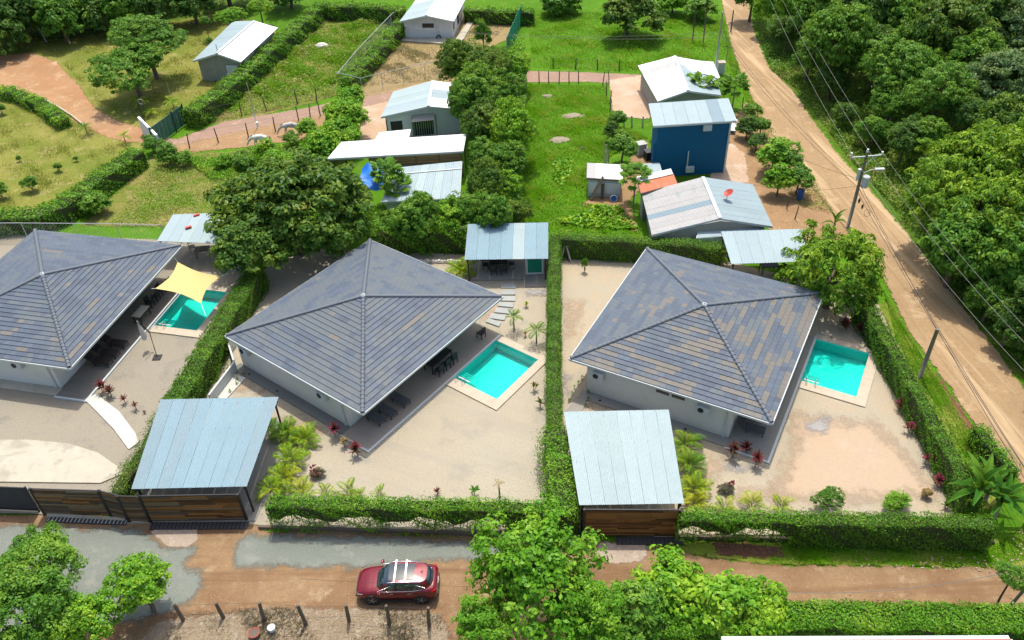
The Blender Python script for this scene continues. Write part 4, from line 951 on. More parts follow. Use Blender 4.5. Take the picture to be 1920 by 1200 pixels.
# grey gable with the dish
r_, ft, E_, Q_ = gable('tin_house', 'weathered white tin-roofed house carrying a red satellite dish', 'house', [(1222, 440), (1449, 424), (1412, 346), (1203, 362)], [(1350, 409), (1318, 332)], 2.6, 3.35, ('sheet_old', 'sheet_light'), 'grey_wall', inset=.45, n=9, corr=.02, alts=('sheet_patch', 'sheet_pale'), altp=.12, fascia='trim_grey')
sr2, ft2, Q2 = shed_roof('lean_to', 'pale blue lean-to wall and roof at the back of the tin-roofed house', 'shed', [(1306, 446), (1432, 436)], [(1310, 432), (1430, 423)], 2.2, 2.35, 4, 'sheet_light', wall='lt_wall', foot=.1)
t = thing('satellite_dish', 'red satellite dish on the pale slope of the tin roof', 'satellite dish', tuple(G(1362, 377, 3.0)))
m = MB(); 
for k in range(4):
    rr = [.02, .18, .32, .42][k]
    for i in range(16):
        a_ = 2*math.pi*i/16; m.v.append((rr*math.cos(a_), rr*math.sin(a_)*.95, rr*rr*.55))
m.f = [(k*16+i, k*16+(i+1) % 16, (k+1)*16+(i+1) % 16, (k+1)*16+i) for k in range(3) for i in range(16)]+[tuple(range(16))]; m.mi = [0]*len(m.f)
d_ = m.build('reflector', 'red_dish', t, True); d_.location = (.1, 0, .75); d_.rotation_euler = (R(8), R(-30), 0)
m = MB(); m.path([(0, 0, 0), (0, 0, .55), (.1, 0, .74)], .035, 6); m.path([(.1, 0, .76), (-.25, -.05, 1.15)], .015, 5); m.build('mast', 'galv', t); m = MB(); m.path([(0, 0, 0), (0, 0, .04)], .32, 14); m.build('base_plate', 'red_dish', t)
# rusted shack left of it
sq, ft, _ = shed_roof('rusty_shack', 'shack roofed with rust red and dirty white sheets left of the dish house', 'shed', [(1202, 362), (1270, 344)], [(1196, 340), (1262, 325)], 2.9, 3.15, 5, 'sheet_rust', wall='grey_wall', foot=.25, alt='sheet_rust', altp=.45, fascia='old_wood')
A_, B_, C_, D_ = G(1196, 341, 3.2), G(1262, 326, 3.2), G(1258, 316, 3.3), G(1194, 331, 3.3); sheet_slope(sq, A_, B_, C_, D_, 4, 'sheet_white_glare')
shed_roof('lean_roof', 'small blue-grey lean-to roof against the foot of the blue block', 'roof', [(1208, 330), (1242, 326)], [(1205, 307), (1236, 305)], 2.0, 2.3, 2, 'sheet_light', wall='grey_wall', foot=.15)
# little white store with planks
st, ft, _ = shed_roof('tool_store', 'little white store with flat white roof and a plank leaning on it', 'shed', [(1100, 333), (1168, 337)], [(1101, 305), (1167, 309)], 2.0, 2.2, 4, 'sheet_white_glare', foot=.12, wall='trim_grey', alt='sheet_old', altp=.3, fascia='old_wood')
for u0, u1 in ((.03, .46), (.52, .97)):
    a, b = ft[0].lerp(ft[1], u0), ft[0].lerp(ft[1], u1); e = (b-a).normalized(); m = MB(st); m.box((a+b)/2+Vector((0, -.05, 1.0)), ((b-a).length, .04, 1.1), math.atan2(e.y, e.x)); m.build('panel', 'lt_wall', st)
def plank(label, a, za, b, zb, w=.2, mat='old_wood', name='plank'):
    A, B = G(*a, za), G(*b, zb); t = thing(name, label, 'plank', tuple(A)); m = MB(t); m.beam(A, B, w, .05); m.build('board', mat, t)
plank('brown plank leaning diagonally across the little white store', (1107, 374), .15, (1131, 331), 2.2, .28)
plank('short brown plank standing upright against the little white store', (1129, 372), .15, (1130, 344), 1.7, .26)
for k, (x, y) in enumerate(((1133, 300), (1137, 302), (1141, 301))):
    plank(['leftmost', 'middle', 'rightmost'][k]+' pale stake of the three behind the little white store', (x, y+4), .1, (x+k-1, y-34+k*3), 2.1, .1, 'pale_wood', 'stake')
def bucket(name, label, px, mat, r=.28, h=.5, z=.1, rim='trim', cat='bucket'):
    p = G(*px, z); t = thing(name, label, cat, tuple(p)); m = MB(); m.path([(0, 0, 0), (0, 0, h)], [r*.82, r], 14, True); m.build('body', mat, t, False)
    m = MB(); m.path([(r*math.cos(a), r*math.sin(a), h) for a in [2*math.pi*i/14 for i in range(15)]], .025, 5, False); m.build('rim', rim, t, True); return t
bk = bucket('bucket', 'blue and white tub on its side before the little white store', (1150, 371), 'blue_p', .3, .3, .3); bk.rotation_euler = (R(70), 0, 0)
bucket('water_barrel', 'blue barrel beside the verge at the round shrub', (1499, 373), 'blue_p', .3, .95, .1, 'blue_p', 'barrel')
bucket('waste_bucket', 'white bucket among dry stalks at the bottom picture edge', (511, 1183), 'white_p', .2, .35, .1)
t = thing('box', 'white plastic bin with grey lid left of the blue block', 'bin', tuple(G(1201, 288, .1))); m = MB(); m.box((0, 0, .55), (.8, .8, 1.1), .3); m.build('body', 'trim_grey', t); m = MB(); m.box((0, 0, 1.14), (.9, .9, .12), .3); m.build('lid', 'sheet_old', t)
t = thing('box', 'black crate beside the corner of the blue block', 'crate', tuple(G(1215, 297, .1))); m = MB(); m.box((0, 0, .4), (.7, .8, .8), .2); m.build('body', 'black', t); m = MB(); m.box((0, 0, .83), (.76, .86, .05), .2); m.build('lid', 'char', t)
t = thing('box', 'blue box at the foot of the diagonal hedge by the gate', 'box', tuple(G(382, 224, .1))); m = MB(); m.box((0, 0, .35), (1.0, .8, .7), .2); m.build('body', 'blue_p', t); m = MB(); m.box((0, 0, .73), (1.1, .9, .06), .2); m.build('lid', 'blue_p', t)

# red roof at the bottom edge
rr = thing('red_roof_house', 'red tiled roof with wide white rim at the bottom right picture edge', 'house', tuple(G(1350, 1200, 4)))
A, B = G(1352, 1194, 4), G(1890, 1192, 4); e = (B-A).normalized(); q = Vector((-e.y, e.x, 0)) ; C, D = B-q*9, A-q*9
m = MB(rr); m.box((A+B)/2-q*.1+Vector((0, 0, -.1)), ((B-A).length, .2, .28), math.atan2(e.y, e.x)); m.build('gutter', 'trim', rr)
for s_, (a, b) in enumerate(((A, D), (B, C))):
    m = MB(rr); ee = (b-a).normalized(); m.box((a+b)/2-q*.2+Vector((0, 0, -.1)), ((b-a).length, .2, .28), math.atan2(ee.y, ee.x)); m.build('gutter', 'trim', rr)
for i in range(10):
    for k in range(3):
        u0, u1 = i/10, (i+1)/10-.002; a, b = A.lerp(B, u0+.004), A.lerp(B, u1); z = Vector((0, 0, .1+k*.12)); m = MB(rr); m.thick([a-q*(.22+k*.9)+z, b-q*(.22+k*.9)+z, b-q*(1.14+k*.9)+z+Vector((0, 0, .08)), a-q*(1.14+k*.9)+z+Vector((0, 0, .08))], .05); m.build('roof_tile', 'red_tiles', rr)
ftr = [A-q*.6+e*.6, B-q*.6-e*.6, C+q*.6-e*.6, D+q*.6+e*.6]; wallbox(rr, ftr, 0, 3.75, 'wall_white')

# ------------------------------------------------------------------ hedges
hedge([(1040, 436), (1039, 560), (1038, 700), (1040, 800)], 2.05, .85, 'narrow clipped hedge dividing the middle and right lots', 'hedge_dk', .11, 170, rough=.1, seed=2)
hedge([(1040, 800), (1048, 870), (1060, 950)], 2.3, 1.5, 'wild spreading end of the dividing hedge beside the pale carport', 'hedge', .15, 120, rough=.25, loose=.8, seed=3)
hedge([(478, 500), (440, 560), (395, 630), (345, 715), (318, 752)], 2.1, 1.5, 'thick lush hedge between the left and middle lots', 'hedge_dk', .13, 170, rough=.12, seed=4)
hedge([(300, 775), (268, 840), (222, 905), (216, 920)], 2.4, .9, 'creeper hanging over the fence left of the sky blue carport', 'olive', .12, 150, z0=.9, rough=.2, loose=.6, seed=5, name='creeper')
hedge([(502, 938), (640, 940), (800, 943), (950, 945)], 2.35, .9, 'front hedge of the middle lot with bare lower stems', 'hedge', .12, 170, z0=.35, rough=.12, bare=.75, seed=6)
hedge([(950, 945), (1080, 950)], 2.35, .9, 'front hedge stretch behind the big lane tree', 'hedge', .12, 120, z0=.1, rough=.12, bare=.2, seed=61)
hedge([(1276, 964), (1400, 966), (1500, 969)], 2.35, .85, 'front hedge stretch right of the reddish gate with see-through base', 'hedge', .12, 170, z0=.45, rough=.12, bare=.85, seed=7)
hedge([(1500, 969), (1680, 972), (1866, 976)], 2.35, .95, 'dense dark front hedge at the right lot corner', 'hedge_dk', .12, 190, rough=.1, seed=8)
hedge([(1620, 560), (1665, 630), (1710, 710), (1755, 790), (1800, 870), (1830, 935)], 2.1, 1.05, 'long side hedge of the right lot along the dirt road', 'hedge_dk', .13, 170, rough=.14, seed=9)
hedge([(1836, 796), (1870, 840), (1905, 878)], 1.7, .8, 'short vine hedge between ditch and dirt road', 'hedge', .13, 150, rough=.18, loose=.5, seed=10)
hedge([(1052, 440), (1200, 447), (1352, 458)], 2.2, 1.0, 'clipped hedge behind the right lot', 'hedge_dk', .13, 150, rough=.1, seed=11)
hedge([(690, 432), (780, 418), (880, 418)], 2.7, 1.3, 'tall bushy hedge behind the middle lot', 'hedge', .18, 120, rough=.3, loose=.8, seed=12)
hedge([(1090, 1172), (1500, 1150), (1920, 1158), (2000, 1162)], 2.0, 1.6, 'trimmed hedge along the lane above the red roof', 'hedge', .13, 260, rough=.12, seed=13)
hedge([(-60, 404), (60, 396), (110, 380), (190, 322), (255, 278)], 1.9, 1.9, 'thick hedge along the lower edge of the dry lawn', 'hedge', .2, 70, rough=.18, seed=14)
hedge([(355, 205), (420, 160), (490, 100), (590, 14)], 2.1, 2.0, 'long diagonal hedge beside the grey barn', 'hedge', .22, 60, rough=.18, seed=15)
hedge([(590, 6), (680, 8), (755, 14)], 2.1, 1.7, 'hedge at the top between barn and white house', 'hedge', .24, 50, rough=.18, seed=16)
hedge([(648, 148), (700, 95), (752, 38)], 1.8, 1.6, 'hedge beside the drive up to the white house', 'hedge', .22, 55, rough=.25, seed=17)
hedge([(872, 14), (940, 18), (1000, 18)], 1.9, 1.3, 'hedge right behind the white house', 'hedge', .24, 50, rough=.2, seed=18)
hedge([(-40, 158), (30, 170), (75, 190), (115, 222)], 1.2, 1.5, 'low yellow-green hedge on the dry lawn beside the orange track', 'bright', .2, 70, rough=.2, seed=19)
# kerb walls along hedges
def kerb(label, pp, h=.35, w=.2, mat='coping', name='low_wall', cat='wall'):
    P = [G(x, y, 0) for x, y in pp]; t = thing(name, label, cat, tuple(P[0]))
    for a, b in zip(P[:-1], P[1:]):
        m = MB(t); m.beam(a+Vector((0, 0, h/2)), b+Vector((0, 0, h/2)), w, h); m.build('segment', mat, t)
kerb('grey kerb wall at the foot of the thick lush hedge', [(490, 515), (460, 590), (400, 700), (368, 752)], .45, .18, 'coping')
kerb('white angled garden wall left of the middle villa', [(444, 650), (434, 662), (444, 695)], 1.0, .12, 'trim', 'garden_wall')
kerb('white garden wall running down towards the sky blue carport', [(445, 697), (398, 760)], 1.0, .12, 'trim', 'garden_wall')
kerb('dark plinth under the front hedge of the middle lot', [(486, 992), (1085, 1010)], .3, .16, 'bark', 'plinth')
kerb('dark plinth under the front hedge of the right lot', [(1272, 1010), (1862, 1020)], .3, .16, 'bark', 'plinth')
kerb('white cladding wall at the end of the green panel gate', [(270, 251), (304, 286)], 2.0, .25, 'lt_wall', 'gate_wall')
# stones edging the back of the middle yard
for lab, a, b, n in (('row of pale stones along the back hedge, right of the middle roof tip', (770, 492), (866, 493), 17), ('row of pale stones under the big tree, left of the middle roof tip', (606, 480), (668, 478), 12)):
    A, B = G(*a, .1), G(*b, .1); t = thing('stone_edging', lab, 'stones', tuple(A))
    for i in range(n):
        m = MB(t); p = A.lerp(B, (i+.5)/n); r0 = .16+rnd.random()*.07
        for k, (rr_, zz) in enumerate(((.8, 0), (1, .45), (.55, .95))):
            for j in range(7):
                aa = j*2*math.pi/7; q = r0*rr_*(1+rnd.uniform(-.15, .15)); m.v.append(tuple(Vector((p.x+q*math.cos(aa), p.y+q*math.sin(aa), p.z+zz*r0*1.5))-m.off))
        m.f = [(k*7+j, k*7+(j+1) % 7, k*7+7+(j+1) % 7, k*7+7+j) for k in (0, 1) for j in range(7)]+[tuple(range(14, 21))]; m.mi = [0]*15; m.build('stone', 'stone', t)
# green panel gate
A, B = G(292, 277, 0), G(351, 232, 0); t = thing('panel_gate', 'dark green panel gate across the reddish drive', 'gate', tuple(A)); 
for i in range(9):
    a, b = A.lerp(B, i/9+.006), A.lerp(B, (i+1)/9-.006); m = MB(t); m.beam(a+Vector((0, 0, 1.15)), b+Vector((0, 0, 1.15)), .05, 2.1); m.build('panel', 'gatepanel', t)
for u in (0, .66, 1):
    p = A.lerp(B, u); m = MB(t); m.box((p.x, p.y-.06, 1.15), (.12, .12, 2.4)); m.build('gate_post', 'black', t)
# green shade net by the field
A, B = G(951, 108, 0), G(979, 42, 0); t = thing('shade_net', 'upright green shade net on poles beside the bright field', 'net', tuple(A))
for i in range(5):
    a, b = A.lerp(B, i/5), A.lerp(B, (i+1)/5); m = MB(t); m.beam(a+Vector((0, 0, 1.3+.1*(i % 2))), b+Vector((0, 0, 1.3)), .04, 2.4); m.build('net_panel', 'green_net', t)
    m = MB(t); m.box((a.x, a.y, 1.3), (.08, .08, 2.6)); m.build('post', 'galv', t)

# ------------------------------------------------------------------ trees and shrubs
tree(545, 395, 4.3, 143, 'big', 'olive', 'big dark olive tree between the left and middle villas', k=0, base_z=0)
tree(455, 470, 3.6, 74, 'broad', 'olive', 'dark low tree hanging over the left pavilion and the thick hedge', k=1)
tree(648, 362, 3.8, 46, 'broad', 'olive', 'olive tree in front of the long white shed roof', k=2)
tree(1562, 516, 3.1, 106, 'tuft', 'yellow', 'yellow-green tree at the back corner of the right lot', k=2, flat=1.5)
tree(1000, 1072, 5.2, 138, 'open', 'hedge', 'big bright green tree standing in the lane at the lower centre', k=0, flat=1.1, bark='bark_lt')
tree(1105, 1150, 4.2, 74, 'open', 'hedge', 'right lower half of the bright lane tree clump', k=1, flat=1.0, bark='bark_lt')
tree(905, 1165, 4.0, 66, 'open', 'hedge', 'small bright tree at the bottom edge right of the car', k=2, bark='bark_lt')
tree(70, 1050, 4.0, 88, 'fine', 'mid', 'feathery tree over the grey gravel at the bottom left', k=0, flat=1.2)
tree(40, 1160, 3.6, 110, 'fine', 'mid', 'second feathery tree in the bottom left corner', k=1, flat=1.1)
tree(135, 1165, 3.0, 66, 'broad', 'bright', 'leafy bush in the bottom left beside the young lane tree', k=2)
tree(262, 1095, 2.6, 72, 'open', 'bright', 'young bright green tree at the edge of the grey gravel', k=2, flat=1.0)
tree(1258, 1105, 2.0, 74, 'bush', 'bright', 'round yellow-green bush directly right of the lane tree', name='round_bush', cat='bush', k=0)
tree(1345, 1135, 1.8, 74, 'bush', 'bright', 'second round yellow-green bush along the lane', name='round_bush', cat='bush', k=1)
tree(1430, 1140, 1.6, 62, 'bush', 'bright', 'third round bush, where the trimmed lane hedge begins', name='round_bush', cat='bush', k=2)
tree(1190, 1150, 2.2, 62, 'bush', 'mid', 'darker bush between the lane tree and the round bushes', name='round_bush', cat='bush', k=1)
tree(1900, 1080, 2.5, 34, 'fine', 'mid', 'slender shrub at the right picture edge by the leaning pole', name='shrub', cat='shrub', k=1)
tree(272, 72, 5.0, 68, 'fine', 'mid', 'upper crown of the spreading double tree on the dry lawn', k=1, flat=.95)
tree(245, 122, 4.0, 78, 'fine', 'hedge_dk', 'lower crown of the spreading double tree on the dry lawn', k=2, flat=.8)
tree(1178, 24, 3.2, 64, 'broad', 'olive', 'dark rounded tree at the top of the bright field', k=1)
tree(1045, 4, 1.6, 40, 'bush', 'mid', 'dark tree above the top edge of the bright field', k=2)
tree(1315, 14, 1.6, 32, 'bush', 'mid', 'tree behind the three tall stakes at the top', k=0)
tree(1262, 4, 1.6, 34, 'bush', 'bright', 'tree at the top picture edge right of the dark rounded tree', k=2)
tree(430, 28, 3, 30, 'fine', 'bright', 'bright young tree at the top near the barn', k=0)
tree(487, 14, 2.6, 24, 'fine', 'bright', 'bright young tree at the top, right of the other by the barn', k=1)
tree(178, 378, 1.2, 30, 'bush', 'mid', 'round shrub standing before the thick lawn hedge', name='shrub', cat='shrub', k=0)
tree(384, 40, 2.6, 10, 'bush', 'mid', 'thin young tree on the dry lawn left of the barn', k=1)
tree(392, 77, .8, 8, 'bush', 'mid', 'small bush on the dry lawn left of the barn wall', name='bush', cat='bush', k=1)
for i, (px, py, z, r_, k_, mt) in enumerate([(40, 20, 5, 66, 0, 'deep'), (112, 34, 4.5, 50, 1, 'mid'), (170, 6, 5, 52, 2, 'deep'), (-25, 45, 5, 60, 2, 'deep'), (225, 8, 5, 46, 0, 'mid'), (295, 2, 5, 48, 1, 'deep'), (355, -8, 5, 42, 2, 'deep'), (80, -15, 6, 60, 1, 'deep'), (540, -22, 4, 40, 0, 'deep'), (-90, 0, 6, 70, 0, 'deep'), (-60, -40, 6, 70, 1, 'deep'), (190, -45, 6, 60, 0, 'deep'), (300, -50, 6, 60, 2, 'deep'), (420, -45, 6, 60, 1, 'deep')]):
    tree(px, py, z-1.2, r_*1.15, 'broad', mt, flat=1.35, label=['leafy tree at the very left top corner, over the orange track end', 'tree beside the leaning lamp pole at the top left', 'dark tree behind the leaning lamp pole, cut by the top edge', 'dark tree cut by the left edge above the orange track', 'tree at the top edge left of the spreading double tree', 'dark tree directly behind the spreading double tree', 'dark tree at the top edge left of the young tree by the barn', 'dark tree cut by the top edge over the far lawn corner', 'shaded tree at the top edge above the diagonal hedge end', 'tree outside the left picture edge', 'tree beyond the top left corner', 'tree beyond the top edge behind the lamp pole', 'tree beyond the top edge behind the double tree', 'tree beyond the top edge behind the young trees'][i], k=k_, group='woodland trees at the top left')
# tall shrub belt in the middle
belt = [(905, 62, 2.6, 17, 'tall narrow tree at the right corner of the white house', 'mid'), (868, 118, 3.2, 38, 'bush at the near end of the white house lot', 'olive'), (915, 128, 4, 46, 'tall tree in the belt beside the bungalow', 'mid'), (960, 128, 3, 30, 'tangled shrub by the green shade net', 'olive'),
        (880, 178, 4.0, 46, 'leafy tree over the right eave of the bungalow', 'mid'), (935, 178, 4.2, 50, 'broad tree at the top corner of the near field', 'mid'), (905, 232, 3.6, 44, 'tree beside the right end of the long white shed', 'bright'), (950, 240, 3.4, 42, 'leafy tree along the left edge of the near field', 'mid'),
        (912, 292, 3.0, 38, 'leafy shrub beside the slatted shed front', 'bright'), (950, 300, 2.8, 38, 'rounded shrub by the near field', 'mid'), (905, 345, 2.6, 36, 'leafy shrub right of the low house', 'bright'), (945, 355, 2.6, 38, 'rounded shrub at the lower left of the near field', 'mid'),
        (880, 398, 2.6, 36, 'leafy shrub above the middle pavilion roof', 'bright'), (930, 402, 2.4, 38, 'shrub behind the middle pavilion roof', 'mid'), (972, 395, 2.0, 26, 'small shrub at the near corner of the field', 'mid'), (830, 412, 2.4, 36, 'leafy shrub below the low house', 'bright'), (775, 408, 2.6, 40, 'leafy shrub left of the low house wall', 'bright'), (728, 420, 2.4, 32, 'leafy shrub beside the big olive tree', 'mid')]
for i, (px, py, z, r_, lab, mt) in enumerate(belt): tree(px, py, z+(.5 if i % 3 == 1 else 0), r_*(1.3 if i % 3 == 1 else 1.12) if i else r_, ['broad', 'big', 'tuft'][i % 3] if i else 'bush', ['mid', 'bright', 'olive', mt][(i*7) % 4] if i else mt, lab, name='tall_shrub', cat='shrub', k=i, flat=[1.3, 1.6, 1.2][i % 3] if i else 2.2)
row = [(655, 182, 2.6, 28, 'upper end'), (662, 218, 2.4, 26, 'near the bungalow yard'), (640, 210, 2.8, 32, 'second from the upper end'), (628, 246, 2.6, 34, 'middle'), (604, 278, 2.4, 34, 'beside the white shed roof tip'), (652, 252, 2.2, 26, 'at the yard side'), (560, 300, 2.0, 30, 'lower end'), (520, 305, 1.8, 26, 'beyond the lower end')]
for i, (px, py, z, r_, lab) in enumerate(row): tree(px, py, z, r_, 'bush', 'bright', 'bright leafy bush of the row left of the bungalow, '+lab, name='leafy_bush', cat='bush', k=i, group='bushes in the row left of the bungalow')
for i, (px, py, z, r_, lab, mt) in enumerate([(1412, 205, 1.4, 20, 'shrub at the upper bend of the verge', 'mid'), (1402, 238, 1.4, 22, 'dark shrub behind the white sun lounger', 'deep'), (1428, 235, 1.4, 20, 'shrub on the road side of the verge', 'mid'), (1420, 262, 1.2, 18, 'small dark shrub on the verge', 'deep'),
        (1452, 290, 2, 34, 'large round shrub on the verge, left one', 'bright'), (1482, 300, 1.8, 26, 'bushy shrub on the verge beside the road', 'mid'), (1500, 330, 2, 28, 'large shrub above the blue barrel', 'mid'), (1462, 335, 1.8, 28, 'low shrub on the near part of the verge', 'bright'),
        (1158, 222, 2, 20, 'dark shrub at the back of the yard dirt', 'mid'), (1168, 270, 2.2, 30, 'fluffy green shrub left of the white bin', 'mid'), (1148, 243, 1.4, 16, 'low dark shrub on the field edge', 'deep'), (1232, 215, 2.5, 15, 'shrub squeezed beside the blue block', 'mid'),
        (286, 268, 1.2, 20, 'clipped shrub at the left of the green panel gate', 'mid'), (315, 290, 1.2, 22, 'fluffy weed clump below the green panel gate', 'mid'), (345, 295, 1, 18, 'feathery weed clump by the drive', 'mid'), (545, 258, 1.2, 16, 'feathery bush beside the grazing grey horse', 'mid'), (500, 280, 1, 20, 'low bush beside the white horse', 'bright'),
        (455, 300, 1, 22, 'low bush below the white horse', 'mid'), (418, 300, .9, 18, 'small bush left of the horses', 'bright'), (575, 240, 1.3, 20, 'bush at the drive fence end', 'bright')]):
    tree(px, py, z, r_, 'bush', mt, lab, name='shrub', cat='shrub', k=i)
# woodland on the right
woods = [(1832, 300, 6.5, 92, 'tuft', 'yellow', 'big yellow-green tree overhanging the road, upper crown', 0), (1905, 335, 6.5, 84, 'tuft', 'yellow', 'yellow-green tree at the right edge, above the dark gap', 1), (1765, 372, 5.5, 72, 'tuft', 'yellow', 'yellow-green tree reaching furthest over the road', 2), (1850, 420, 5.5, 84, 'tuft', 'yellow', 'yellow-green tree, lower crown of the big clump', 1),
         (1800, 465, 4.5, 74, 'broad', 'mid', 'mid green tree below the yellow-green clump by the road', 0), (1900, 505, 4.5, 80, 'broad', 'mid', 'mid green tree at the right edge above the dark roadside grass', 1), (1885, 240, 6, 60, 'broad', 'olive', 'olive tree behind the yellow-green clump', 2),
         (1890, 140, 7.5, 86, 'fine', 'blue', 'bluish tree at the right edge', 0), (1935, 60, 8, 80, 'fine', 'blue', 'bluish tree in the top right corner', 1), (1700, 118, 7, 72, 'fine', 'mid', 'feathery mid green tree with bent trunk by the road', 0), (1765, 175, 6.5, 62, 'fine', 'mid', 'feathery tree right of the bent trunk', 1), (1672, 190, 4.5, 46, 'fine', 'mid', 'low feathery crown nearest the road', 2),
         (1575, 72, 7, 60, 'broad', 'mid', 'round tree with straight trunk near the road', 0), (1530, 30, 6, 46, 'broad', 'mid', 'tree over the road bend, second from the top', 1), (1470, 8, 5, 46, 'broad', 'bright', 'bright tree at the top of the dirt road', 2), (1412, -12, 4.5, 34, 'broad', 'mid', 'tree above the end of the dirt road', 0),
         (1625, 25, 8, 62, 'broad', 'deep', 'dark tree between the round tree and the top edge', 1), (1700, 22, 8, 66, 'broad', 'mid', 'broad tree on the top edge of the wood', 2), (1775, 60, 8, 66, 'broad', 'olive', 'olive tree in the middle of the wood', 0), (1845, 30, 8.5, 66, 'broad', 'deep', 'dark tree near the top right corner', 1), (1780, -20, 8.5, 70, 'broad', 'deep', 'dark tree at the top edge of the wood', 2), (1830, 110, 7.5, 50, 'broad', 'mid', 'tree left of the bluish tree', 2)]
for px, py, z, r_, kd, mt, lab, k_ in woods: tree(px, py, z-.8, r_*1.1, kd, mt, lab, k=k_, flat=1.45 if kd in ('broad', 'tuft') else 1.3)
for i, (px, py, z, r_, lab) in enumerate([(1478, 60, 2.5, 34, 'at the upper road bend'), (1520, 105, 3, 40, 'left of the round tree trunk'), (1560, 150, 2.5, 34, 'at the foot of the round tree'), (1600, 110, 4, 44, 'behind the round tree trunk'), (1648, 90, 5, 46, 'left of the feathery tree'), (1640, 245, 2, 34, 'below the bent trunk'), (1700, 260, 3, 44, 'in the dark gap under the feathery trees'), (1745, 255, 3.5, 40, 'left of the big yellow-green tree'),
        (1820, 215, 5, 44, 'above the big yellow-green tree'), (1720, 75, 6, 44, 'behind the feathery tree'), (1900, 600, 2.5, 50, 'on the dark roadside grass at the right edge'), (1860, 560, 2.2, 42, 'at the near end of the wood'), (1590, 215, 1.6, 26, 'low beside the road verge')]):
    tree(px, py, z, r_, 'broad', ['deep', 'mid'][i % 2], 'understory tree of the wood '+lab, name='understory_tree', k=i, flat=1.3)
for i, (px, py, z, r_) in enumerate([(2010, 200, 7, 90), (1990, 400, 6, 90), (1985, 560, 5, 80), (2080, 480, 6, 100), (2090, 300, 7, 100), (1560, -40, 8, 60), (1650, -50, 8, 70), (1900, -30, 9, 80), (2020, 20, 9, 90), (2040, 640, 5, 80), (2140, 620, 6, 100)]):
    tree(px, py, z, r_, 'broad', ['deep', 'mid'][i % 2], 'woodland tree outside the picture, beyond the right or top edge', k=i, group='woodland trees beyond the right edge')

# ------------------------------------------------------------------ ground cover
def scatter(name, label, pp, n, size, mat, hmax=.35, lumps=.35, kind='leaf', seed=1, clump=0.0, avoid=None, zoff=.06):
    rs = np.random.RandomState(seed); poly = pxpoly(pp); a = np.array(poly); lo, hi = a.min(0), a.max(0)
    P = rs.uniform(lo, hi, (int(n*3.2), 2)); P = P[inside(P, poly)]
    f = np.sin(P[:, 0]*.9+1.3*np.sin(P[:, 1]*.7+seed))+np.sin(P[:, 1]*1.1+1.7*np.sin(P[:, 0]*.53))+.6*np.sin(P[:, 0]*2.7+P[:, 1]*2.1)
    keep = rs.uniform(-2.6, 2.6, len(P)) < f+2.6*(1-clump*2); P, f = P[keep][:n], f[keep][:n]; n = len(P)
    if n == 0: return
    h = hmax*(.35+lumps*np.clip(f, 0, 2.4)/1.2)
    if kind == 'leaf':
        z = rs.uniform(0, 1, n)**.7*h+zoff; C = np.column_stack([P, z]); Nn = np.array([0, 0, .9])+rs.normal(size=(n, 3))*.55
        V, F = leaf_np(C, Nn, size*rs.uniform(.6, 1.5, n), .55, .1, .1, rs)
    else:                                    # blades: thin upright triangles pairs leaning outwards
        k = 4; C = np.repeat(np.column_stack([P, np.full(n, zoff)]), k, 0); hh = np.repeat(h, k)*rs.uniform(.6, 1.3, n*k)
        an = rs.uniform(0, 6.283, n*k); d = np.column_stack([np.cos(an), np.sin(an), 0*an]); s = np.column_stack([-np.sin(an), np.cos(an), 0*an])
        le = rs.uniform(.3, 1.0, n*k)[:, None]*hh[:, None]; w = size*rs.uniform(.6, 1.2, n*k)[:, None]; up3 = np.array([0, 0, 1.0])
        V = np.empty((n*k, 4, 3)); V[:, 0] = C-s*w*.5; V[:, 1] = C+s*w*.5; V[:, 2] = C+d*le*.5+s*w*.35+up3*(hh*.75)[:, None]; V[:, 3] = C+d*le+up3*(hh*.85)[:, None]
        V = V.reshape(-1, 3); F = np.arange(4*n*k).reshape(-1, 4)
    o = link(name, np_mesh(name, V, F), 'leaf_'+mat); return tag(o, label, 'grass' if kind != 'leaf' else 'plants', kind='stuff')
scatter('grass', 'bright grass of the upper field', [(988, 20), (1355, 30), (1390, 180), (1350, 200), (1195, 135), (1000, 128)], 17000, .07, 'grass', .28, kind='blade', seed=1, clump=.2)
scatter('grass', 'bright grass of the near field beside the shrub belt', [(985, 158), (1135, 162), (1150, 230), (1215, 260), (1150, 290), (1120, 320), (1095, 380), (1205, 430), (1200, 440), (960, 432), (965, 300)], 24000, .06, 'grass', .26, kind='blade', seed=2, clump=.15)
scatter('lawn_grass', 'dry lawn grass at the left', [(-60, 180), (60, 190), (220, 265), (260, 290), (100, 392), (-60, 400)], 14000, .05, 'lawnt', .12, kind='blade', seed=3, clump=.5)
scatter('lawn_grass', 'dry lawn grass behind the orange track', [(70, 80), (420, 28), (520, 60), (350, 225), (290, 240), (180, 190), (110, 110)], 14000, .06, 'lawnt', .14, kind='blade', seed=4, clump=.45)
scatter('weeds', 'tall weeds between the two diagonal hedges', [(400, 230), (600, 50), (740, 34), (640, 150), (625, 180), (520, 205)], 20000, .16, 'weeds', .7, .5, seed=5, clump=.35)
scatter('weeds', 'green weeds between the two diagonal hedges', [(420, 215), (600, 60), (735, 38), (640, 150), (600, 170)], 9000, .08, 'grass', .6, .4, 'blade', seed=55, clump=.4)
scatter('weeds', 'weeds on the rough plot behind the left villa', [(205, 425), (300, 300), (420, 285), (620, 262), (600, 330), (420, 430)], 18000, .13, 'weeds', .55, .5, seed=6, clump=.35)
scatter('weeds', 'bright weeds below the horses', [(330, 292), (420, 300), (560, 268), (600, 280), (560, 330), (400, 340)], 14000, .16, 'bright', .8, .5, seed=7, clump=.3)
scatter('dry_grass', 'dry tufts on the plot before the white house', [(655, 165), (740, 80), (860, 84), (900, 40), (960, 40), (900, 100), (860, 148)], 9000, .05, 'drytuft', .2, kind='blade', seed=8, clump=.4)
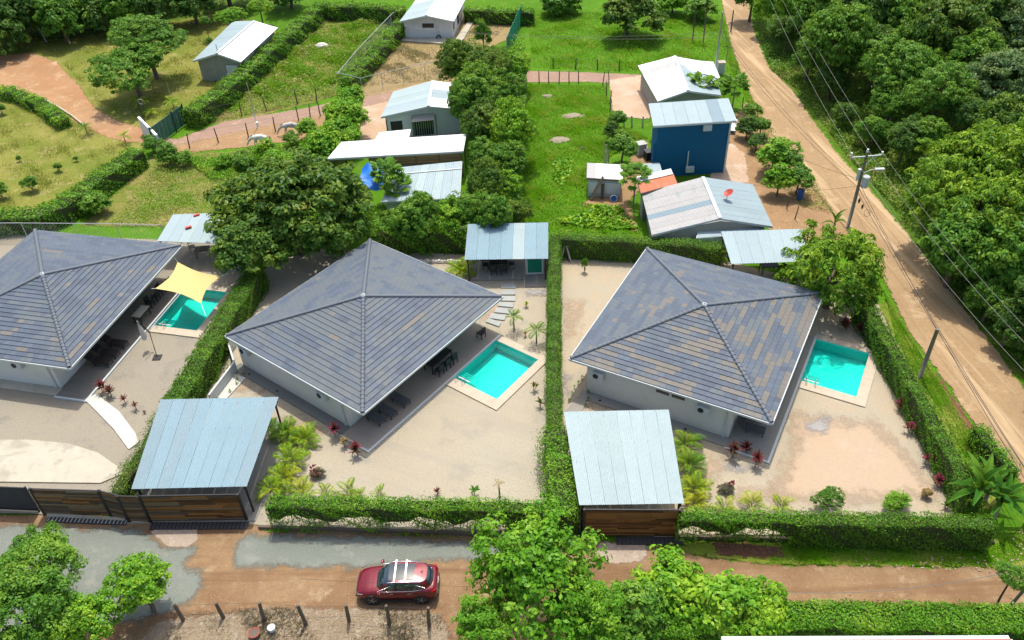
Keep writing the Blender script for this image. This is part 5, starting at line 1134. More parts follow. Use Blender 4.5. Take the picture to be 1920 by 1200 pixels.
scatter('undergrowth', 'dark undergrowth below the woodland at the road', [(1410, 20), (1442, 128), (1490, 165), (1535, 222), (1585, 290), (1640, 350), (1680, 395), (1790, 540), (1800, 400), (1920, 400), (2000, 0), (1500, -60)], 60000, .24, 'under', 1.3, .5, seed=9, clump=.12)
scatter('undergrowth', 'dark undergrowth at the lower right of the road', [(1785, 540), (1870, 640), (1935, 735), (2000, 800), (2100, 700), (2000, 400), (1800, 400)], 22000, .2, 'under', .8, .5, seed=10, clump=.2)
scatter('roadside_weeds', 'yellowish weeds on the far edge of the dirt road', [(1442, 128), (1490, 165), (1535, 222), (1585, 290), (1640, 350), (1690, 405), (1735, 430), (1680, 300), (1600, 200), (1500, 130)], 16000, .15, 'weeds', .5, .5, seed=11, clump=.2)
scatter('undergrowth', 'undergrowth under the trees at the top left', [(-100, 75), (60, 80), (200, 66), (300, 38), (420, 20), (440, -60), (-100, -60)], 26000, .24, 'under', .9, .5, seed=12, clump=.2)
scatter('undergrowth', 'leafy undergrowth filling the shrub belt', [(850, 140), (880, 90), (985, 100), (990, 180), (975, 300), (985, 420), (870, 425), (880, 330), (885, 260), (870, 200)], 34000, .2, 'mid', 2.0, .4, seed=13)
scatter('undergrowth', 'leafy undergrowth filling the bush row left of the bungalow', [(640, 165), (680, 190), (675, 250), (640, 290), (560, 330), (480, 330), (560, 290), (610, 240)], 24000, .2, 'bright', 1.5, .4, seed=14)
scatter('undergrowth', 'leafy fill below the low house', [(690, 425), (700, 395), (860, 400), (900, 415), (880, 430), (700, 440)], 12000, .18, 'bright', 1.6, .4, seed=15)
scatter('verge_grass', 'grass strip between the side hedge and the dirt road', [(1660, 560), (1700, 625), (1760, 720), (1850, 850), (1890, 920), (1840, 930), (1760, 770), (1680, 640)], 12000, .05, 'grass', .16, kind='blade', seed=16, clump=.4)
scatter('verge_grass', 'grass bank between front hedge and lane on the right', [(1470, 1022), (1870, 1020), (1930, 980), (1960, 1040), (1880, 1064), (1440, 1058)], 13000, .05, 'grass', .18, kind='blade', seed=17, clump=.2)
scatter('verge_grass', 'weeds at the foot of the front hedge', [(480, 994), (700, 1000), (940, 1008), (900, 1016), (700, 1004), (500, 1000)], 900, .06, 'grass', .18, kind='blade', seed=18, clump=.5)
scatter('verge_weeds', 'weeds on the brown verge near the shrubs', [(1390, 200), (1430, 220), (1530, 340), (1560, 400), (1500, 390), (1400, 280)], 5000, .12, 'weeds', .4, .5, seed=19, clump=.5)
scatter('creeping_plant', 'big-leaved creeping plant on the near field', [(1038, 300), (1075, 298), (1068, 330), (1052, 350), (1036, 335)], 500, .34, 'bright', .4, .3, seed=20)
scatter('creeping_plant', 'big-leaved plants behind the back hedge', [(1120, 390), (1165, 395), (1200, 432), (1120, 430), (1040, 420), (1080, 405)], 1100, .34, 'bright', .6, .4, seed=21, clump=.3)
scatter('dry_stalks', 'tangle of dry stalks along the lane fence', [(330, 1150), (500, 1142), (700, 1142), (830, 1155), (860, 1215), (300, 1215)], 3800, .022, 'stalk', .22, kind='blade', seed=22, clump=.05)
scatter('road_shoulder_grass', 'thin grass along the right edge of the upper road', [(1372, 95), (1395, 150), (1420, 210), (1400, 190), (1370, 130), (1352, 20)], 2600, .06, 'grass', .25, kind='blade', seed=23)
# loose stones: 40 single ones along lane and bank, then fine grit
def pebbles(label, pp, n, r0, r1, mat, seed, name='rubble_stones'):
    rs = np.random.RandomState(seed); poly = pxpoly(pp); a = np.array(poly); P = rs.uniform(a.min(0), a.max(0), (n*4, 2)); P = P[inside(P, poly)][:n]; m = MB()
    for x, y in P:
        r = rs.uniform(r0, r1); k = len(m.v)
        for zz, q in ((0, 1), (.8, .6)):
            for j in range(5): t = j*1.257+rs.uniform(-.3, .3); m.v.append((x+r*q*math.cos(t)*rs.uniform(.8, 1.3), y+r*q*math.sin(t), zz*r+.08))
        m.f += [(k+j, k+(j+1) % 5, k+5+(j+1) % 5, k+5+j) for j in range(5)]+[tuple(range(k+5, k+10))]; m.mi += [0]*6
    o = m.build(name, mat); tag(o, label, 'stones', kind='stuff')
pebbles('scattered pale stones along the lane fence', [(330, 1150), (830, 1150), (850, 1210), (300, 1215)], 260, .03, .08, 'rock_tan', 3)
pebbles('stones and rubble on the right lane bank', [(1600, 1050), (1870, 1045), (1930, 960), (1950, 1060), (1880, 1075), (1600, 1066)], 110, .03, .09, 'pinkstone', 4)
pebbles('small stones on the dirt lane', [(400, 1075), (1180, 1060), (1800, 1070), (1800, 1130), (1300, 1080), (900, 1180), (380, 1140)], 300, .015, .04, 'pinkstone', 5)
pebbles('dark bits on the white gravel of the yards', [(560, 900), (1020, 700), (1020, 930), (560, 930)], 60, .02, .04, 'bark', 6, 'leaf_litter')
pebbles('loose earth lumps on the mulch bank', [(1340, 1020), (1465, 1028), (1470, 1046), (1350, 1042)], 500, .03, .08, 'mulch', 7, 'earth_lumps')

# ------------------------------------------------------------------ garden plants
def frond_mesh(L_=1.5, pairs=15, w=.42, droop=.55, seed=1):
    rs = random.Random(seed); V = []; F = []
    sp = [(t*L_*(1-.18*t*t), 0, L_*(.55*t-droop*t*t*1.3)) for t in [i/10 for i in range(11)]]
    def at(t): 
        i = min(9, int(t*10)); f = t*10-i; return Vector(sp[i]).lerp(Vector(sp[i+1]), f)
    for i in range(10):
        a, b = Vector(sp[i]), Vector(sp[i+1]); r = .018*(1-i/11); k = len(V); V += [a+Vector((0, r, 0)), a-Vector((0, r, 0)), b-Vector((0, r*.9, 0)), b+Vector((0, r*.9, 0))]; F.append((k, k+1, k+2, k+3))
    for i in range(pairs):
        t = .14+.86*i/pairs; p = at(t); d = (at(min(1, t+.05))-at(max(0, t-.05))).normalized(); l_ = w*(math.sin(math.pi*(t*.78+.16)))*rs.uniform(.85, 1.1)
        for s in (-1, 1):
            o = Vector((0, s, 0)); tip = p+o*l_*.85+d*l_*.75+Vector((0, 0, -.18*l_)); md = p+o*l_*.5+d*l_*.35+Vector((0, 0, .05)); k = len(V); hw = .028
            V += [p, md+d*hw*1.4, tip, md-d*hw*1.4]; F.append((k, k+1, k+2, k+3))
    me = bpy.data.meshes.new('frond'); me.from_pydata([tuple(v) for v in V], [], F); me.update(); return me
FR = [frond_mesh(seed=i, droop=d) for i, d in enumerate((.5, .62, .72))]
def strap_mesh(L_, w, droop, fold=.1, n=5, name='leaf'):
    V = []; F = []
    for i in range(n+1):
        t = i/n; x = L_*t*(1-.12*t); z = L_*(.5*t-droop*t*t); hw = w*math.sin(math.pi*min(.97, .12+t*.84))*.5
        V += [(x, -hw, z+hw*fold*3), (x, 0, z), (x, hw, z+hw*fold*3)]
    for i in range(n): k = i*3; F += [(k, k+1, k+4, k+3), (k+1, k+2, k+5, k+4)]
    me = bpy.data.meshes.new(name); me.from_pydata(V, [], F); me.update(); return me
STRAP = strap_mesh(.42, .085, .35); BAN = strap_mesh(2.3, .36, .50, .3, 11)
def radial(t, mesh, name, n, z, mat, s0, s1, pit0, pit1, seed, mats=None, r=0.0):
    q = random.Random(seed)
    for i in range(n):
        a = i*2.399+q.uniform(-.3, .3); o = link(name, mesh if not isinstance(mesh, list) else q.choice(mesh), 'leaf_'+(q.choice(mats) if mats else mat), t)
        o.location = (math.cos(a)*r, math.sin(a)*r, z if not isinstance(z, tuple) else q.uniform(*z)); s = q.uniform(s0, s1); o.scale = (s, s, s)
        o.rotation_euler = (0, -R(pit0+(pit1-pit0)*i/n+q.uniform(-6, 6)), a)
PZ = .1
def palm_bush(px, py, label, s=1.0, n=16, mat='palm', k=0, name='areca_palm'):
    p = G(px, py, 0); t = thing(name, label, 'palm', (p.x, p.y, PZ), 0, None)
    radial(t, FR, 'frond', n, (.05, .35), mat, s*.75, s*1.15, 62, 2, k*7+3, r=.08); m = MB()
    for i in range(5): a = i*1.3; m.path([(math.cos(a)*.12, math.sin(a)*.12, 0), (math.cos(a)*.2, math.sin(a)*.2, .55*s)], [.035, .02], 5)
    m.build('stems', 'leaf_palmdk' if 0 else 'bark_lt', t)
for i, (x, y, lab, s, n, mt) in enumerate([(508, 812, 'dark palm clump half under the sky blue carport edge', .85, 12, 'palmdk'), (541, 822, 'dark green palm clump, first in the row right of the sky blue carport', .95, 18, 'palmdk'), (573, 832, 'full bright palm clump nearest the villa wall in the left palm row', .9, 20, 'palm'),
    (548, 872, 'yellowish palm clump in the middle of the left palm row', .9, 18, 'palm'), (534, 905, 'palm clump above the hedge corner of the left palm row', .9, 18, 'palm'), (512, 925, 'palm clump at the left end of the front hedge', .8, 14, 'palm'), (566, 928, 'yellow palm behind the front hedge, right of the corner', .8, 12, 'palm'),
    (612, 932, 'small yellow palm behind the front hedge below the red flower bush', .65, 9, 'palm'), (656, 932, 'small palm in the middle of the front hedge', .65, 9, 'palm'), (674, 935, 'tiny orange-tinted palm beside the small middle palm', .45, 8, 'palm'), (713, 935, 'tiny last palm along the front hedge', .45, 8, 'palm'),
    (1284, 842, 'tall dark palm clump at the top of the right palm row', .95, 18, 'palmdk'), (1291, 882, 'broad dark palm clump in the right palm row', 1.0, 20, 'palmdk'), (1300, 928, 'bright palm clump in the right palm row', .95, 18, 'palm'), (1300, 952, 'bright palm at the hedge end beside the pale carport', .7, 12, 'palm'),
    (1356, 958, 'small palm behind the right front hedge, first one', .6, 10, 'palm'), (1408, 955, 'small palm behind the right front hedge, second one', .65, 10, 'palm'), (1462, 955, 'small yellow palm behind the right front hedge, third one', .6, 9, 'palm'), (866, 515, 'bright palm clump left of the middle pavilion', 1.05, 20, 'palm'),
    (1345, 485, 'bright palm clump left of the right pavilion', .9, 16, 'palm'), (1060, 448, 'small climber beside the A-shaped frame', .4, 8, 'palm')]):
    palm_bush(x, y, lab, s, n, mt, i)
def palm(px, py, h, label, s=.8, n=9, mat='palmdk', k=0, lean=0):
    p = G(px, py, 0); t = thing('palm_tree', label, 'palm', (p.x, p.y, PZ)); m = MB(); m.path([(0, 0, 0), (lean*.3, 0, h*.5), (lean, 0, h)], [.07, .05, .045], 7); m.build('trunk', 'pole', t, True); radial(t, FR, 'frond', n, h, mat, s*.8, s*1.1, 55, -15, k*5+1)
    for c in t.children:
        if c.name.startswith('frond'): c.location.x += lean
palm(964, 621, 1.2, 'slim young palm beside the stepping slabs', .62, 9, k=1); palm(1006, 645, 1.15, 'slim young palm between pool corner and dividing hedge', .7, 9, k=2)
palm(937, 935, 1.2, 'wilted pale palm beside the front hedge', .35, 5, 'dry', 3)
for i, (x, y, h, lab) in enumerate([(265, 205, .7, 'yellow palm beside the round hoop by the orange track'), (327, 205, .6, 'yellow palm behind the green panel gate'), (285, 218, .3, 'tiny palm between the two yellow palms'), (236, 268, .6, 'yellow palm at the lower end of the orange track'), (165, 253, .7, 'dark palm beside the orange track and the buried pipe')]):
    palm(x, y, h, lab, .95 if i < 2 else .7, 9, 'palm' if i != 4 else 'palmdk', 10+i)
def cordyline(px, py, h, label, mats=('cord', 'cord', 'cordpink'), n=22, k=0, s=1.0, name='cordyline'):
    p = G(px, py, 0); t = thing(name, label, 'plant', (p.x, p.y, PZ)); q = random.Random(k); m = MB(); tips = [(0, 0, h)]+([(q.uniform(-.25, .25), q.uniform(-.2, .2), h*.8)] if h > .5 else [])
    for a in tips: m.path([(0, 0, 0), (a[0]*.6, a[1]*.6, a[2]*.5), a], [.03, .025, .02], 5)
    m.build('stem', 'bark_lt', t)
    for j, a in enumerate(tips):
        b = len(t.children); nn = n if j == 0 else n//2; old = set(t.children)
        radial(t, STRAP, 'leaf', nn, (a[2]*.55, a[2]), mats[0], s*.75, s*1.15, 70, 0, k*3+j, mats=list(mats))
        for c in set(t.children)-old: c.location.x += a[0]; c.location.y += a[1]
CR, CP = ('cord', 'cord', 'cord', 'cordpink'), ('cord', 'cordpink', 'cordpink')
for i, (x, y, h, lab, mt, s) in enumerate([(194, 738, .75, 'tall dark red cordyline at the left terrace edge, first of four', CR, 1), (211, 746, .6, 'pinkish red cordyline beside the left terrace, second of four', CR, 1), (236, 758, .45, 'small red cordyline, third of the four by the left terrace', CR, .8), (257, 770, .45, 'small red cordyline, last of the four by the left terrace', CR, .8), (272, 777, .1, 'tiny seedling after the four red cordylines', ('cord', 'dry'), .4),
    (630, 822, .95, 'red cordyline with pink crown at the left of the middle terrace corner', CP, 1.1), (647, 840, .6, 'withered brown cordyline between the two pink-crowned ones', ('dry',), .8), (671, 855, .85, 'red cordyline with pink crown nearest the middle terrace corner', CR, 1.0),
    (1374, 861, .95, 'large dark red cordyline at the right villa corner, left one', ('cord',), 1.15), (1397, 852, .7, 'dark red cordyline stretching between the two larger ones', ('cord',), 1.0), (1416, 877, .9, 'dark red cordyline nearest the right terrace corner', ('cord',), 1.1),
    (1580, 624, .8, 'dark red cordyline under the yellow-green tree', ('cord',), 1.2), (1610, 632, .8, 'dark red cordyline beside the hedge under the yellow-green tree', ('cord',), 1.1),
    (1688, 772, .7, 'pink cordyline at the upper end of the right side hedge', CP, 1.0), (1704, 814, .6, 'pink cordyline, second along the right side hedge', CP, .9), (1733, 872, .6, 'pink cordyline, third along the right side hedge', CP, .9), (1757, 912, .55, 'pink cordyline beside the banana clump', CP, 1.0),
    (821, 930, .3, 'low dark red plant behind the front hedge', ('cord',), .7), (987, 578, .3, 'yellow croton on the gravel right of the stepping slabs', ('croton',), .7), (985, 633, .25, 'small reddish plant between the slim palms', ('cord', 'dry'), .6), (1001, 735, .6, 'thin reddish plant at the right corner of the middle pool', ('cord', 'olive'), .7), (1013, 765, .5, 'thin green-red plant below the middle pool corner', ('olive', 'cord'), .8), (1771, 955, .25, 'small spiky dark plant in the corner of the right lot', ('deep',), .9)]):
    cordyline(x, y, h, lab, mt, 32 if s > .9 else 20, i, s*1.25)
def star_plant(px, py, label):
    p = G(px, py, 0); t = thing('fan_plant', label, 'plant', (p.x, p.y, PZ)); m = MB(); m.path([(0, 0, 0), (0, 0, .4)], .03, 5); m.build('stem', 'bark_lt', t); radial(t, strap_mesh(.5, .17, .3), 'leaf', 9, .4, 'banana', .8, 1.1, 30, -5, 4)
star_plant(890, 930, 'small broad-leaved plant behind the front hedge near the lane tree')
def small_bush(px, py, r, label, mats=('olive',), k=0, h=None, leaf=.13, flowers=None, ck='bush'):
    p = G(px, py, 0); t = thing('garden_shrub', label, 'shrub', (p.x, p.y, PZ)); me, cc = get_crown(ck, k % 3); h = h or r
    o = link('foliage', me, 'leaf_'+mats[0], t); o.scale = (r, r*.8, h*.8); o.location = (0, 0, h*.85); m = MB()
    for c in cc[::14]: m.path([(0, 0, 0), (c[0]*r*.4, c[1]*r*.4, h*.4), (c[0]*r*.9, c[1]*r*.75, h*.85+c[2]*h*.7)], [.02, .012, .006], 4)
    m.build('stems', 'bark_lt', t)
    if flowers:
        q = random.Random(k); fm = strap_mesh(.16, .12, .1, .3, 3, 'flower')
        for i in range(flowers): o = link('flower', fm, 'leaf_cordpink', t); o.location = (q.uniform(-r, r)*.7, q.uniform(-r, r)*.5, h*1.3+q.uniform(0, .15)); o.rotation_euler = (0, R(-20), q.uniform(0, 6)); o.scale = (1.3, 1.3, 1.3)
M['leaf_dusk'] = leaf_mat('leaves_dusk', (.07, .08, .04), (.16, .16, .1), (.2, .08, .06))
small_bush(598, 895, .5, 'rose bush with a few red flowers on the middle gravel', ('dusk',), 1, .4, flowers=7, ck='open')
small_bush(1362, 925, .55, 'reddish dusty bush on the right gravel near the palms', ('dusk',), 2, .4, flowers=5, ck='open')
small_bush(1547, 952, 1.0, 'small round mango tree behind the right front hedge', ('mid',), 0, 1.05, ck='tuft')
small_bush(1676, 955, .85, 'loose light green shrub behind the right front hedge', ('bright',), 1, .75, ck='open')
small_bush(1735, 935, .35, 'sparse dry twig plant near the banana clump', ('dry',), 2, .5)
small_bush(1096, 512, .28, 'tiny sapling with leafy tip on the right gravel', ('bright',), 2, 1.0)
for i, (x, y, r, lab) in enumerate([(62, 358, .9, 'bushy sapling on the dry lawn, nearest the thick hedge'), (5, 372, .9, 'bushy plant at the left edge of the dry lawn'), (112, 322, .5, 'small tree sapling in the middle of the dry lawn'), (144, 303, .3, 'tiny sapling right of the lawn tree sapling'), (38, 303, .3, 'tiny dark plant on the dry lawn'), (5, 215, .7, 'dark shrub below the low yellow-green hedge at the left edge'), (545, 80, .4, 'weed bush among the plots')]):
    small_bush(x, y, r, lab, ('mid',), i, r*1.2)
# low border plants left of the middle villa and left of the right villa
for i, (x, y) in enumerate([(436, 682), (428, 690), (421, 698), (411, 710), (405, 716), (398, 724), (393, 735), (388, 745), (458, 705), (446, 715), (445, 724), (433, 738), (1091, 712), (1084, 722), (1077, 730), (1073, 742), (1067, 755), (1102, 740), (1103, 752), (1098, 765)]):
    lab = ['topmost', 'second', 'third', 'fourth', 'fifth', 'sixth', 'seventh', 'lowest'][i if i < 8 else i-8 if i < 12 else i-12]+' small green border plant '+('along the white garden wall' if i < 8 else 'beside the white path slab' if i < 12 else 'along the paved strip left of the right villa')
    p = G(x, y, 0); t = thing('border_plant', lab, 'plant', (p.x, p.y, PZ), 0, ['plants along the white garden wall', 'plants beside the white path slab', 'plants left of the right villa'][0 if i < 8 else 1 if i < 12 else 2]); radial(t, STRAP, 'leaf', 9, .12, 'mid', .4, .7, 60, 5, i)
# banana clump
def banana(px, py, label, h, n, k, s=1.0, base=0):
    p = G(px, py, 0); t = thing('banana_plant', label, 'banana plant', (p.x, p.y, PZ)); m = MB(); m.path([(0, 0, 0), (.02, 0, h*.6), (.03, .02, h)], [.14, .11, .07], 8); m.build('trunk', 'leaf_weeds' if 0 else 'bark_lt', t, True); radial(t, BAN, 'leaf', n, h, 'banana', s*.8, s*1.12, 62, -8, k)
banana(1818, 958, 'banana plant on the left of the clump, leaves reaching over the gravel', 1.7, 13, 5, 1.05); banana(1862, 972, 'banana plant on the right of the clump, at the lot corner', 1.4, 14, 9, 1.05); banana(1845, 940, 'banana plant at the back of the clump', 1.2, 9, 13, .9)
banana(1560, 440, 'small banana plant behind the yellow-green tree at the power pole', 1.0, 5, 21, .8)
def papaya(px, py, h, label, k, s=1.0, n=13):
    p = G(px, py, 0); t = thing('papaya_tree', label, 'papaya tree', (p.x, p.y, 0)); m = MB(); m.path([(0, 0, 0), (.05, 0, h*.6), (0, 0, h)], [.09, .07, .05], 7); m.build('trunk', 'bark_lt', t, True)
    if 'pap' not in MESH:
        V = []; F = []
        V += [(0, .012, 0), (0, -.012, 0), (.7, -.01, .1), (.7, .01, .1)]; F.append((0, 1, 2, 3))
        for j in range(9):
            a = (j-4)*.42; c = Vector((.68, 0, .1)); d = Vector((math.cos(a), math.sin(a), -.12)); n_ = Vector((-d.y, d.x, 0)); l_ = .42-.03*abs(j-4); k_ = len(V)
            V += [c, c+d*l_*.55+n_*.085, c+d*l_+Vector((0, 0, -.08)), c+d*l_*.55-n_*.085]; F.append((k_, k_+1, k_+2, k_+3))
        me = bpy.data.meshes.new('leaf'); me.from_pydata([tuple(v) for v in V], [], F); me.update(); MESH['pap'] = me
    radial(t, MESH['pap'], 'leaf', n*2, (h-.35, h+.05), 'mid', s*.8, s*1.2, 55, -15, k)
MESH = {}
papaya(735, 398, 4.0, 'tall papaya tree in front of the low pale blue house', 1, 1.5, 16); papaya(752, 400, 2.8, 'lower papaya crown over the pale blue roof edge', 2, 1.4, 14); papaya(1187, 385, 2.9, 'papaya tree between the little white store and the rusty shack', 3, 1.5, 15)
papaya(1312, 205, 2.6, 'papaya tree behind the blue block roof, left one', 4, 1.6, 15); papaya(1372, 205, 2.6, 'papaya tree behind the right corner of the blue block roof', 5, 1.6, 15); papaya(1292, 200, 2.4, 'papaya tree low behind the blue block, half hidden', 6, 1.4, 12); papaya(1343, 203, 2.3, 'papaya tree between the two larger ones behind the blue block', 7, 1.4, 12)
papaya(1480, 320, 2.2, 'papaya-like plant on the verge by the barrel', 8, 1.1, 10)

# ------------------------------------------------------------------ shade sail, parasol, furniture
t = thing('shade_sail', 'sand yellow shade sail stretched over the left pool', 'shade sail', tuple(G(355, 535, 2.6)))
c0, c1, c2, c3 = G(291, 541, 2.75), G(333, 491, 2.5), G(414, 518, 2.9), G(377, 569, 2.3); m = MB(t); n_ = 14
for j in range(n_+1):
    for i in range(n_+1):
        u, v = i/n_, j/n_; p = (c0*(1-u)+c3*u)*(1-v)+(c1*(1-u)+c2*u)*v; ctr = (c0+c1+c2+c3)/4
        pu = (1-(1-4*u*(1-u))) ; pv = 4*v*(1-v); k_ = .17*(4*u*(1-u)*(1-2*min(v, 1-v))**2+pv*(1-2*min(u, 1-u))**2); p = p.lerp(ctr, k_); p.z -= .12*4*u*(1-u)*4*v*(1-v); m.v.append(tuple(p-m.off))
for j in range(n_):
    for i in range(n_): k_ = j*(n_+1)+i; m.f.append((k_, k_+1, k_+n_+2, k_+n_+1)); m.mi.append(0)
m.build('cloth', 'sail', t, True)
m = MB(t)
for a, b in ((c0, G(284, 541, 2.95)), (c1, G(328, 484, 2.9)), (c2, G(428, 512, 3.2)), (c3, G(386, 592, 1.9))): m.path([a, b], .02, 5)
m.build('rope', 'white_p', t)
t = thing('parasol', 'closed off-white cantilever parasol beside the left pool', 'parasol', tuple(G(295, 671, .1)))
A = G(295, 671, .1); top = G(258, 604, 2.6); jo = G(280, 622, 1.6)
m = MB(t); m.path([A, jo, G(262, 606, 2.75)], .035, 6); m.build('pole', 'black', t); m = MB(t); m.path([G(280, 624, 1.5), G(258, 605, 2.65)], .02, 5); m.build('strut', 'black', t)
m = MB(t); bt = top-Vector((-.12, .1, 1.55)); m.path([top+Vector((0, 0, .1)), top.lerp(bt, .35), top.lerp(bt, .85), bt], [.04, .13, .22, .17], 9); m.build('canopy', 'canvas', t, True)
m = MB(t); m.box((A.x, A.y, .12), (.6, .6, .08)); m.build('foot', 'black', t)

def lounger(V, x, y, rz, label, mat='char', frame='black', cushion=None):
    p = LW(V, x, y, .19); t = thing('sun_lounger', label, 'sun lounger', tuple(p), V['ang']+rz)
    m = MB(); m.box((.35, 0, .36), (1.25, .62, .07)); m.build('seat', mat, t)
    m = MB(); m.add([(-.27, -.31, .33), (-.27, .31, .33), (-.85, .31, .72), (-.85, -.31, .72), (-.27, -.31, .39), (-.27, .31, .39), (-.85, .31, .78), (-.85, -.31, .78)], [(0, 3, 2, 1), (4, 5, 6, 7), (0, 1, 5, 4), (1, 2, 6, 5), (2, 3, 7, 6), (3, 0, 4, 7)]); m.build('backrest', mat, t)
    for lx in (-.2, .85):
        for s in (-1, 1): m = MB(); m.beam((lx, s*.27, .33), (lx+.08, s*.3, .0), .04, .04); m.build('leg', frame, t)
    m = MB(); m.box((-.55, 0, .62), (.3, .5, .1)); m.build('pillow', cushion or mat, t)
    return t
for i, (px, py, lab) in enumerate([(700, 780, 'nearest to the corner'), (722, 767, 'in the middle'), (746, 746, 'furthest up the terrace')]):
    g_ = G(px, py, .5); c, s = math.cos(VC['ang']), math.sin(VC['ang']); dx, dy = g_.x-VC['cx'], g_.y-VC['cy']; lounger(VC, c*dx+s*dy-.1, -s*dx+c*dy, 0, 'charcoal sun lounger under the middle villa eave, '+lab)
for i, (px, py, lab) in enumerate([(184, 676, 'nearest'), (198, 660, 'middle'), (214, 642, 'furthest')]):
    g_ = G(px, py, .5); c, s = math.cos(VL['ang']), math.sin(VL['ang']); dx, dy = g_.x-VL['cx'], g_.y-VL['cy']; lounger(VL, c*dx+s*dy, -s*dx+c*dy, 0, 'dark wicker sun lounger on the left villa terrace, '+lab+' of three', 'wicker', 'wicker')
lounger(VR, 5.3, -5.6, .05, 'grey sun lounger under the right villa eave'); lounger(VR, 4.9, -4.4, .1, 'sun lounger with yellow cushion deep under the right villa eave', cushion='yellow')
p = G(1412, 243, .1); t = thing('sun_lounger', 'white plastic sun lounger in the open beside the blue block', 'sun lounger', tuple(G(1374, 242, .1)), R(-108))
for nm, c_, sz, ry in (('seat', (.5, 0, .35), (1.2, .62, .06), 0), ('backrest', (-.36, 0, .58), (.75, .62, .06), R(38))):
    m = MB(); m.box((0, 0, 0), sz); o = m.build(nm, 'white_p', t); o.location = c_; o.rotation_euler = (0, ry, 0)
for lx in (-.1, .95):
    for s in (-1, 1): m = MB(); m.box((lx, s*.26, .17), (.07, .07, .34)); m.build('leg', 'white_p', t)

def chair(loc, rz, label, mat='black', group=None, arms=True):
    t = thing('chair', label, 'chair', tuple(loc), rz, group)
    m = MB(); m.box((0, 0, .44), (.48, .5, .06)); m.build('seat', mat, t); m = MB(); m.box((-.24, 0, .72), (.05, .48, .5)); m.build('backrest', mat, t)
    for x in (-.22, .22):
        for y in (-.22, .22): m = MB(); m.box((x, y, .21), (.05, .05, .42)); m.build('leg', mat, t)
    if arms:
        for y in (-.27, .27): m = MB(); m.box((.0, y, .64), (.46, .05, .04)); m.build('armrest', mat, t)
    return t
def table(loc, rz, label, sx, sy, mat='black', top=None):
    t = thing('table', label, 'table', tuple(loc), rz); m = MB(); m.box((0, 0, .73), (sx, sy, .05)); m.build('tabletop', top or mat, t)
    for x in (-1, 1):
        for y in (-1, 1): m = MB(); m.box((x*(sx/2-.07), y*(sy/2-.07), .35), (.06, .06, .7)); m.build('leg', mat, t)
    return t
p = G(935, 503, .25); table(p, 0, 'black garden table under the middle pavilion', 1.5, .9)
for i, (dx, dy, rz, lab) in enumerate([(-1.05, 0, 0, 'left'), (1.05, 0, math.pi, 'right'), (-.4, -.75, math.pi/2, 'near left'), (.4, -.75, math.pi/2, 'near right'), (-.4, .75, -math.pi/2, 'far left'), (.4, .75, -math.pi/2, 'far right')]):
    chair(p+Vector((dx, dy, 0)), rz, 'black chair on the %s side of the pavilion table' % lab)
c_ = LW(VC, 6.1, 5.3, .19); chair(c_, VC['ang']+math.pi, 'black armchair standing alone at the far end of the middle terrace')
table(LW(VC, 5.4, 1.2, .19), VC['ang'], 'dark dining table under the pool-side eave of the middle villa', .9, 2.2)
for i in range(3): chair(LW(VC, 6.15, .45+i*.75, .19), VC['ang']+math.pi, 'dark dining chair under the middle villa eave, %s from the corner' % ['first', 'second', 'third'][i])
table(LW(VL, 6.1, 1.3, .19), VL['ang'], 'pale bench table at the left villa terrace edge', .7, 1.4, 'black', 'pale_wood')
for i in range(4): chair(LW(VL, 5.9, 2.8+i*.85, .19), VL['ang']+math.pi*(i % 2), 'dark terrace chair behind the pale bench table, %s one' % ['first', 'second', 'third', 'fourth'][i])
table(G(383, 480, .15), .2, 'wooden table in the left pavilion beside the tree', 1.2, .8, 'old_wood'); chair(G(362, 470, .15), .4, 'grey chair in the left pavilion', 'grey_wall')
table(G(1440, 510, .15), .1, 'dark table in the shade of the right pavilion', 1.4, .8)
# swing frame
t = thing('swing_frame', 'pale wooden A-shaped frame before the clipped back hedge', 'frame', tuple(G(1061, 490, 0)))
a, b, tp = G(1050, 492, 0), G(1071, 494, 0), G(1060, 455, 1.6)
for q in (a, b): m = MB(t); m.beam(q, tp, .12, .12); m.build('leg', 'pale_wood', t)
# round hoop lamp posts
t = thing('hoop_post', 'thin post with a round hoop beside the white gate wall', 'post', tuple(G(280, 245, 0))); A = G(283, 255, 0); m = MB(t); m.path([A, A+Vector((-.3, 0, 3.9))], .05, 6); m.build('post', 'black', t)
m = MB(t); c = A+Vector((.1, 0, 3.9)); m.path([c+Vector((.27*math.cos(a), 0, .27*math.sin(a))) for a in [2*math.pi*i/16 for i in range(17)]], .06, 6, False); m.build('hoop', 'pole', t, True)

